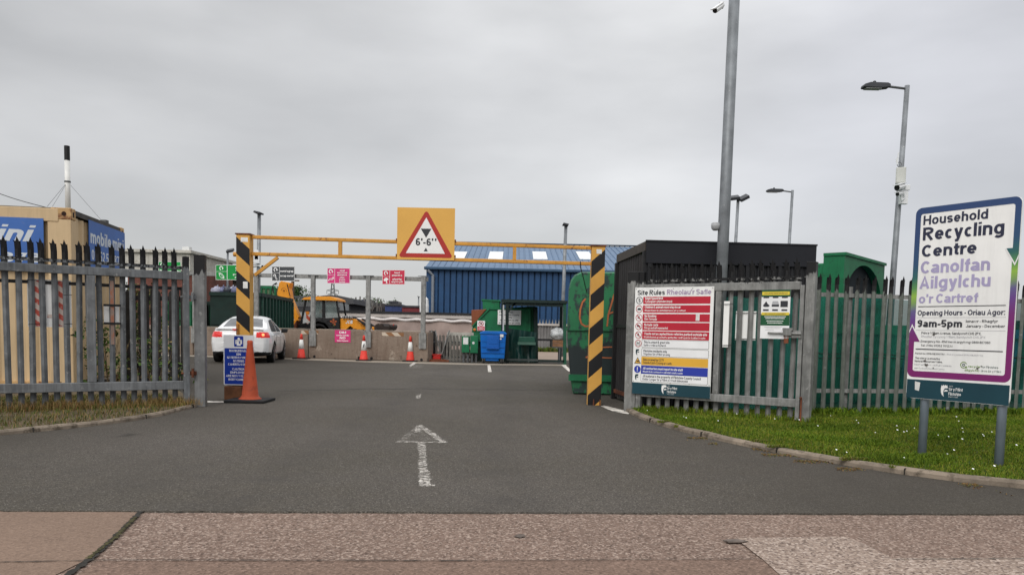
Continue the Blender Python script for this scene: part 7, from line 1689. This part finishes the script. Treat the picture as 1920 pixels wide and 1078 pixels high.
mb = MB(); mb.box(-w/2-.02, w/2+.02, -.17, -.15, -.01, h*.33); mb.build('tray_lip', mat('worn_lip', (.05, .11, .085), .5), tt_, True)
# blue wheeled bin
q = ground(924, 682.5); YBn = 25.7; a, b = at(900.5, 622, YBn), at(948, 676, YBn); w = b.x-a.x; zt3 = a.z
t = thing('wheeled_bin', 'bright blue four wheeled bin with a square lid flap in front of the compactor', 'bin', ((a.x+b.x)/2, YBn, 0)); bl = mat('bright_blue_plastic', (.004, .12, .46), .42, 0, .08, 3, (.01, .07, .26), 8, .62, .75, .1)
mb = MB(); k = .045; lo = [(-w/2+k, .05, .17), (w/2-k, .05, .17), (w/2-k, .70, .17), (-w/2+k, .70, .17)]; hi = [(-w/2, 0, zt3-.08), (w/2, 0, zt3-.08), (w/2, .78, zt3-.08), (-w/2, .78, zt3-.08)]
mb.add(lo+hi, [(3, 2, 1, 0), (4, 5, 6, 7), (0, 1, 5, 4), (1, 2, 6, 5), (2, 3, 7, 6), (3, 0, 4, 7)]); mb.build('bin_body', bl, t, True, bevel=.03)
mb = MB()
for z in (.36, .55, .74): mb.box(-w/2+.05, w/2-.05, .0, .045, z, z+.018)
mb.build('body_rib', bl, t, True)
mb = MB(); mb.prism([(-w/2-.02, zt3-.075), (w/2+.02, zt3-.075), (w/2+.01, zt3-.02), (w/2-.1, zt3+.03), (-w/2+.1, zt3+.03), (-w/2-.01, zt3-.02)], -.03, .82); mb.build('lid', bl, t, True, bevel=.015)
mb = MB(); mb.box(-.20, .20, -.055, -.01, zt3-.52, zt3-.12); mb.box(-.13, .16, -.065, -.0555, zt3-.40, zt3-.18); mb.box(-.22, .21, -.085, -.0, zt3-.56, zt3-.525); mb.build('lid_flap', mat('deep_blue_plastic', (.004, .09, .38), .42, 0, .08), t, True, bevel=.015)
mb = MB(); mb.rect(w/2-.20, w/2-.09, zt3-.16, zt3-.07, -.032); mb.rect(w/2-.20, w/2-.15, zt3-.24, zt3-.20, -.032); mb.build('white_sticker', paper, t, True)
mb = MB(); mb.box(-.25, .2, .1, .6, .09, .1695); mb.build('drain_boss', bl, t, True, bevel=.02)
for x, y in ((-w/2+.12, .1), (w/2-.12, .1), (-w/2+.12, .66), (w/2-.12, .66)):
    mb = MB(); mb.lathe([(.05, -.025), (.085, -.025), (.09, -.015), (.09, .015), (.085, .025), (.05, .025)], 16, (x, y, .09), 'x'); wh = mb.build('wheel', dark_rubber, t, True)
    mb = MB(); mb.lathe([(.01, -.028), (.05, -.027), (.05, .027), (.01, .028)], 12, (x, y, .09), 'x'); mb.build('rim', galv, wh, True); mb = MB(); mb.box(x-.045, x-.035, y-.02, y+.03, .08, .20); mb.box(x+.035, x+.045, y-.02, y+.03, .08, .20); mb.build('caster_fork', galv, wh, True)
# table with box and bag
Yq = 26.6; a, b = at(1036, 650, Yq), at(1064, 650, Yq); zq = at(1048, 650, Yq).z; cx_ = (a.x+b.x)/2
t = thing('table', 'dark steel table with thin legs between the canopy frame and the green bank', 'table', (cx_, Yq, 0)); w = b.x-a.x
mb = MB(); mb.box(-w/2, w/2, 0, .6, zq-.04, zq); mb.build('table_top', galv_dark, t, True)
for x in (-w/2+.25, w/2-.05):
    for y in (.03, .55): mb = MB(); mb.box(x-.025, x+.025, y-.02, y+.02, 0, zq-.04); mb.build('leg', galv_dark if x < 0 else black_metal, t, True)
a, b = at(1037, 636, Yq), at(1062, 649, Yq); t = thing('crate', 'brown wooden crate on the steel table under the clear bag', 'crate', ((a.x+b.x)/2, Yq+.05, zq)); w, h = b.x-a.x, a.z-b.z
mb = MB()
for k in range(2): mb.box(-w/2, w/2, 0, .02, h*.52*k, h*.52*k+h*.46); mb.box(-w/2, w/2, .45, .47, h*.52*k, h*.52*k+h*.46)
mb.box(-w/2, -w/2+.02, .021, .449, 0, h); mb.box(w/2-.02, w/2, .021, .449, 0, h); mb.box(-w/2+.021, w/2-.021, .021, .449, 0, .02); mb.build('crate_body', mat('brown_crate_wood', (.22, .115, .06), .8, 0, .2, 6, streak=.3), t, True)
c = at(1045, 623.5, Yq+.25); mb = MB(); lump(mb, (c.x, Yq+.25, zq+h+.20), .24, 12, .92, 12); tag(mb.build('rubbish_bag', mat('clear_white_bag', (.50, .52, .53), .3, 0, .2, 9, (.30, .31, .32), 14, .5, .62), smooth=True), 'pale clear rubbish bag full of waste on top of the brown crate', 'rubbish bag')
# grey sheet fence behind
Ys = 46; a, b = at(985, 606, Ys), at(1200, 606, Ys); t = thing('sheet_fence', 'grey corrugated sheet fence with a white top edge and spikes beyond the canopy', 'fence', ((a.x+b.x)/2, Ys, 0)); zs2 = a.z
mb = MB(); corr(mb, (a.x, Ys), (b.x, Ys), 0, zs2-.12, 40, -.05, (0, -1)); mb.build('sheet_panel', mat('grey_sheet', (.23, .22, .215), .7, .1, .15, 2, streak=.4), t)
mb = MB(); mb.box(a.x, b.x, Ys-.10, Ys+.05, zs2-.12, zs2); mb.build('top_edge', mat('pale_fascia', (0, 0, 0)), t)
mb = MB()
for k in range(34): x = a.x+.1+k*.19; mb.add([(x-.05, Ys, zs2), (x+.05, Ys, zs2), (x, Ys, zs2+.28), (x-.05, Ys+.03, zs2), (x+.05, Ys+.03, zs2), (x, Ys+.03, zs2+.28)], [(0, 1, 2), (5, 4, 3), (1, 4, 5, 2), (0, 2, 5, 3)])
mb.build('spike_strip', galv, t)
zz = at(1020, 637, 44).z; mb = MB(); mb.box(at(1000, 637, 44).x, at(1045, 637, 44).x, 44, 44.15, zz-.06, zz+.06)
for x in (1002, 1033): q = at(x, 640, 44); mb.box(q.x-.05, q.x+.05, 44.02, 44.12, 0, zz-.06)
tag(mb.build('guard_rail', black_metal), 'dark low guard rail in front of the grey sheet fence', 'guard rail')
P_ = []
gg = at(1020, 660, 43)
for _ in range(500): P_.append((gg.x+random.uniform(-1.6, 1.6), 43+random.uniform(-.4, .4), 0))
blades('weeds', np.array(P_), .35, .06, [dm[2], dm[4], gm[1]], .8)

# ------------------------------------------------------------------ blue warehouse
Yh = 52.0; a = at(802, 500, Yh); xR = at(1420, 500, Yh).x; he = a.z; dep = 13.0
zr2 = at(1000, 459.5, Yh+dep).z; wt = thing('warehouse', 'big blue corrugated warehouse with white rooflights', 'warehouse', ((a.x+xR)/2, Yh, 0))
wb_ = mat('blue_cladding', (.019, .062, .150), .5, .1, .08, .4, (.02, .075, .18), 1.5, .5, .75, .25); rb_ = mat('blue_roof_sheet', (.10, .165, .265), .55, .1, .08, .5, (.12, .185, .28), 2, .5, .75)
mb = MB(); nG = int((xR-a.x)/.40); vs = []
for i in range(nG):
    for k, dd in ((0, 0), (.74, 0), (.78, 1), (.96, 1)):
        x = a.x+(xR-a.x)*(i+k)/nG; vs += [(x, Yh-.20+.17*dd, 0), (x, Yh-.20+.17*dd, he-.1)]
mb.add(vs, [(i, i+2, i+3, i+1) for i in range(0, len(vs)-2, 2)])
mb.T = None; mb.box(a.x, xR, Yh+.02, Yh+2*dep, 0, he-.15)
mb.prism([(0, 0), (1, 0), (1, 1)], 0, 0) if False else None
mb.build('wall', wb_, wt)
mb = MB(); n = int((xR-a.x)/.42); sl_ = (zr2-he)/dep
def rf(y): return he+(y-Yh)*sl_
vs = []; xs_ = []
for i in range(n+1):
    for k, dd in ((0, 0), (.76, 0), (.80, .06), (.92, .06)): xs_.append((a.x-.15+(xR-a.x+.3)*(i+k)/(n+1), dd))
for x, dd in xs_: vs += [(x, Yh-.35, rf(Yh-.35)+dd), (x, Yh+dep, zr2+dd)]
m_ = len(xs_); mb.add(vs, [(2*i, 2*i+2, 2*i+3, 2*i+1) for i in range(m_-1)])
mb.add([(a.x-.15, Yh+dep, zr2), (xR+.15, Yh+dep, zr2), (xR+.15, Yh+2*dep+.35, he), (a.x-.15, Yh+2*dep+.35, he)], [(0, 1, 2, 3)]); rfo = mb.build('roof', rb_, wt)
mb = MB(); mb.prism([(a.x, 0), (a.x+.1, 0)], 0, 0) if False else None
mb.add([(a.x, Yh+.02, he-.15), (a.x, Yh+2*dep, he-.15), (a.x, Yh+dep, zr2-.05), (xR, Yh+.02, he-.15), (xR, Yh+2*dep, he-.15), (xR, Yh+dep, zr2-.05)], [(0, 2, 1), (3, 4, 5)]); mb.build('gable', wb_, wt)
mb = MB(); mb.box(a.x-.2, xR+.2, Yh-.50, Yh-.20, he-.22, he-.02); mb.build('gutter', mat('blue_gutter', (.04, .085, .15), .5, .1, .1), wt, bevel=.05)
mb = MB(); mb.box(a.x-.15, xR+.15, Yh+dep-.25, Yh+dep+.25, zr2+.065, zr2+.13); mb.build('ridge_cap', mat('dark_ridge', (.05, .075, .11), .6), wt)
mb = MB(); mb.box(a.x-.06, a.x+.35, Yh-.23, Yh-.205, 0, he-.22); mb.build('corner_trim', wb_, wt)
for pxx in (860, 930, 1012, 1096):
    # rooflights: two pitches of the roof between 472 and 488 px in the photo
    q0_, q1_ = None, None
    for Y in np.linspace(Yh, Yh+dep, 200):
        z = at(pxx, 487.5, Y).z
        if q0_ is None and z <= rf(Y): q0_ = Y
        if q1_ is None and at(pxx, 473.5, Y).z <= rf(Y): q1_ = Y
    if q0_ is None or q1_ is None: q0_, q1_ = Yh+2.5, Yh+6.5
    xc = at(pxx, 480, (q0_+q1_)/2).x; hw_ = .52
    mb = MB(); vs = [(xc-hw_, q0_, rf(q0_)+.075), (xc+hw_, q0_, rf(q0_)+.075), (xc+hw_, q1_, rf(q1_)+.075), (xc-hw_, q1_, rf(q1_)+.075)]; mb.add(vs+[(x, y, z-.055) for x, y, z in vs], [(0, 1, 2, 3), (0, 4, 5, 1), (1, 5, 6, 2), (2, 6, 7, 3), (3, 7, 4, 0)]); mb.build('rooflight', mat('rooflight_white', (.72, .74, .74), .4, 0, .06, 1), rfo)
q = at(811.5, 540, Yh-.32); mb = MB(); mb.tube([(q.x, Yh-.32, 0), (q.x, Yh-.32, he-.6), (q.x-.35, Yh-.40, he-.25)], .10, 8); mb.build('downpipe', mat('grey_pipe', (.20, .22, .25), .5, 0, .1), wt)

# ------------------------------------------------------------------ far clutter, trees, pylon
def stack(name, lab, x0, x1, yt, Y, dep, col, kind_='container', ribs=True):
    a, b = at(x0, yt, Y), at(x1, yt, Y); t = thing(name, lab, kind_, ((a.x+b.x)/2, Y, 0)); m1 = mat('far_'+str(col), col, .7, 0, .15, 1)
    mb = MB(); 
    if ribs: corr(mb, (a.x, Y), (b.x, Y), 0, a.z-.1, max(3, int((b.x-a.x)/.5)), -.05, (0, -1))
    mb.box(a.x, b.x, Y+.02, Y+dep, 0, a.z); mb.build('container_wall', m1, t)
    mb = MB(); mb.box(a.x-.03, b.x+.03, Y-.09, Y-.052, a.z-.18, a.z+.02); mb.build('roof_rail', mat('far_dark', (.05, .05, .055), .8), t); return t
stack('shipping_container', 'dark red container on the skyline beside the warehouse corner', 754, 790, 573, 80, 3, (.19, .035, .04))
stack('shipping_container', 'blue container on the skyline between the grey stacks and the red one', 722, 753, 570, 82, 3, (.035, .055, .15))
stack('shipping_container', 'small grey container standing on the blue one on the skyline', 731, 746, 564.5, 84, 3, (.12, .115, .11))
stack('shipping_container', 'grey brown container stack on the skyline beside the frame post', 700, 716, 568, 83, 3, (.12, .095, .085))
stack('shipping_container', 'bright blue stacked container behind the digger cab', 649, 667, 567, 78, 3, (.03, .035, .16))
stack('shipping_container', 'purple brown stacked container just behind the digger cab', 637, 655, 572, 72, 3, (.075, .035, .05))
def rack(lab, x0, x1, yt, Y, cols):
    a, b = at(x0, yt, Y), at(x1, yt, Y); t = thing('storage_rack', lab, 'rack', ((a.x+b.x)/2, Y, 0)); mb = MB(); n = max(2, int((b.x-a.x)/1.0)); m1 = mat('far_rack_steel', (.15, .14, .13), .7, .1, .2)
    for i in range(n+1):
        x = a.x+(b.x-a.x)*i/n
        for y in (Y, Y+2): mb.box(x-.06, x+.06, y, y+.12, 0, a.z+random.uniform(-.4, .1))
    for z in np.arange(.9, a.z, .8): mb.box(a.x, b.x, Y+.13, Y+1.9, z, z+.1)
    mb.build('rack_frame', m1, t); mb = MB()
    for z in np.arange(1.0, a.z-.4, .8):
        for i in range(n):
            x = a.x+(b.x-a.x)*i/n
            if random.random() < .7: mb.box(x+.1, x+(b.x-a.x)/n-.1, Y+.3, Y+1.6, z+.005, z+random.uniform(.3, .62), random.randrange(len(cols)))
    mb.build('stored_goods', cols, t); return t
gc = [mat('far_goods_grey', (.16, .15, .14), .8), mat('far_goods_dark', (.035, .035, .038), .8), mat('far_goods_brown', (.12, .08, .06), .8), mat('far_goods_blue', (.04, .05, .11), .8)]
rack('grey storage rack on the skyline behind the digger bonnet', 667, 683, 557, 74, gc); rack('taller dark storage rack on the skyline beside the frame post', 690, 707, 561, 76, gc); rack('long low storage rack beyond the digger cab roof', 596, 636, 556, 70, gc[1:])
t = thing('mesh_platform', 'grey steel lattice platform behind the digger arm', 'platform', (at(560, 590, 48).x, 48, 0)); a, b = at(540, 556, 48), at(635, 556, 48); mb = MB()
for z in (a.z, a.z-.35): mb.box(a.x, b.x, 48, 48.1, z-.05, z+.05)
for i in range(9): x = a.x+(b.x-a.x)*i/9; mb.beam((x, 48.05, a.z-.35), (x+(b.x-a.x)/18, 48.05, a.z), .06, .06); mb.beam((x+(b.x-a.x)/18, 48.05, a.z), (x+(b.x-a.x)/9, 48.05, a.z-.35), .06, .06)
mb.build('lattice_rail', galv_dark, t); mb = MB(); mb.box(a.x, b.x, 48.3, 51, 0, at(560, 566, 48).z); mb.build('platform_body', mat('pale_grey_cabin', (.36, .37, .37), .7, 0, .1), t)
mb = MB(); mb.box(a.x, b.x, 48.2, 48.298, at(560, 582, 48).z, at(560, 574, 48).z); mb.build('window_band', mat('far_dark', (0, 0, 0)), t)
t = thing('shed', 'dark low pitched shed roof on the skyline behind the digger cab', 'shed', (at(640, 560, 66).x, 66, 0)); mb = MB(); q = px([(590, 556), (612, 553.5), (634, 554), (662, 560), (664, 570), (590, 570)], 66); mb.prism(q, 66, 74); mb.build('roof', mat('far_dark_roof', (.075, .075, .08), .8), t)
mb = MB(); mb.box(q[0][0]+.3, q[3][0]-.3, 66.3, 73.7, 0, q[4][1]); mb.build('wall', mat('far_goods_dark', (0, 0, 0)), t)
def ftree(lab, pxx, ytop, Y, w_, n, dark=True, trunk=True):
    top = at(pxx, ytop, Y); t = thing('tree', lab, 'tree', (top.x, Y, 0)); h = top.z
    mb = MB(); mb.tube([(top.x, Y, 0), (top.x+.1, Y, h*.5), (top.x, Y, h*.9)], [.18, .13, .04], 7)
    for k in range(5): a = random.uniform(0, 6.3); mb.tube([(top.x, Y, h*.4+k*.3), (top.x+w_*.4*math.cos(a), Y+w_*.4*math.sin(a), h*.55+k*.35)], [.07, .02], 5)
    mb.build('trunk', mat('tree_bark', (.07, .055, .045), .9, 0, .3), t); mb = MB()
    for k in range(n):
        z = h*random.uniform(.25, 1.0); ww = w_*(.35+.65*math.sin(math.pi*min(1, (1.02-z/h)*.9+.1)))*.5
        leafclump(mb, (top.x+random.gauss(0, ww*.55), Y+random.gauss(0, ww*.5), z), .42, 34, .115, lambda: random.choice((0, 0, 0, 1) if dark else (0, 1, 1, 2)))
    mb.build('crown', lm[:3], t)
ftree('bushy dark tree behind the orange digger arm', 557, 541, 70, 3.6, 130)
ftree('dark evergreen on the skyline beside the wooden utility pole', 384, 501, 75, 3.2, 130)
ftree('second dark evergreen close behind the green waste sign', 403, 502, 78, 3.4, 130)
ftree('low dark tree on the skyline between the gate post and the shed', 372, 511, 80, 4.0, 120)
ftree('small dark bush tree on the skyline above the grey racks', 697, 560, 100, 6.0, 120)
pyT = at(624, 528, 260); t = thing('pylon', 'distant grey lattice electricity pylon below the magenta appliances sign', 'pylon', (pyT.x, 260, 0)); mb = MB(); H_ = pyT.z
def lv(z): return .35+2.6*(1-z/H_)**1.6
zs3 = np.linspace(0, H_, 10)
for sx_ in (1, -1):
    for sy_ in (1, -1): mb.tube([(pyT.x+sx_*lv(z), 260+sy_*lv(z), z) for z in zs3], .10, 4)
for z0_, z1_ in zip(zs3[:-1], zs3[1:]):
    for s_ in (1, -1): mb.beam((pyT.x-s_*lv(z0_), 260-lv(z0_), z0_), (pyT.x+s_*lv(z1_), 260-lv(z1_), z1_), .12, .12)
mb.build('lattice_tower', mat('pylon_steel', (.16, .17, .17), .7, .2), t); mb = MB()
for yy, hwp in ((544.5, 11), (552, 9)):
    z = at(624, yy, 260).z; w_ = hwp/1442*260
    for s_ in (1, -1): mb.tube([(pyT.x, 260, z+.5), (pyT.x+s_*w_, 260, z)], [.16, .08], 5); mb.tube([(pyT.x, 260, z-.5), (pyT.x+s_*w_, 260, z)], [.12, .08], 5); mb.tube([(pyT.x+s_*w_, 260, z), (pyT.x+s_*w_, 260, z-1.2)], .10, 5)
mb.build('cross_arm', mat('pylon_steel', (0, 0, 0)), t)
q = at(796, 577, 50); mb = MB(); mb.lathe([(.0, 0), (.28, .0), (.30, .7), (.26, 1.15), (.12, 1.3), (0, 1.32)], 14, (q.x-.02, 50.0, q.z-.6)); mb.box(q.x-.25, q.x+.2, 49.8, 50.2, 0, q.z-.6); tag(mb.build('gas_tank', sign_white, smooth=False), 'white rounded tank beside the corner of the blue warehouse', 'tank')
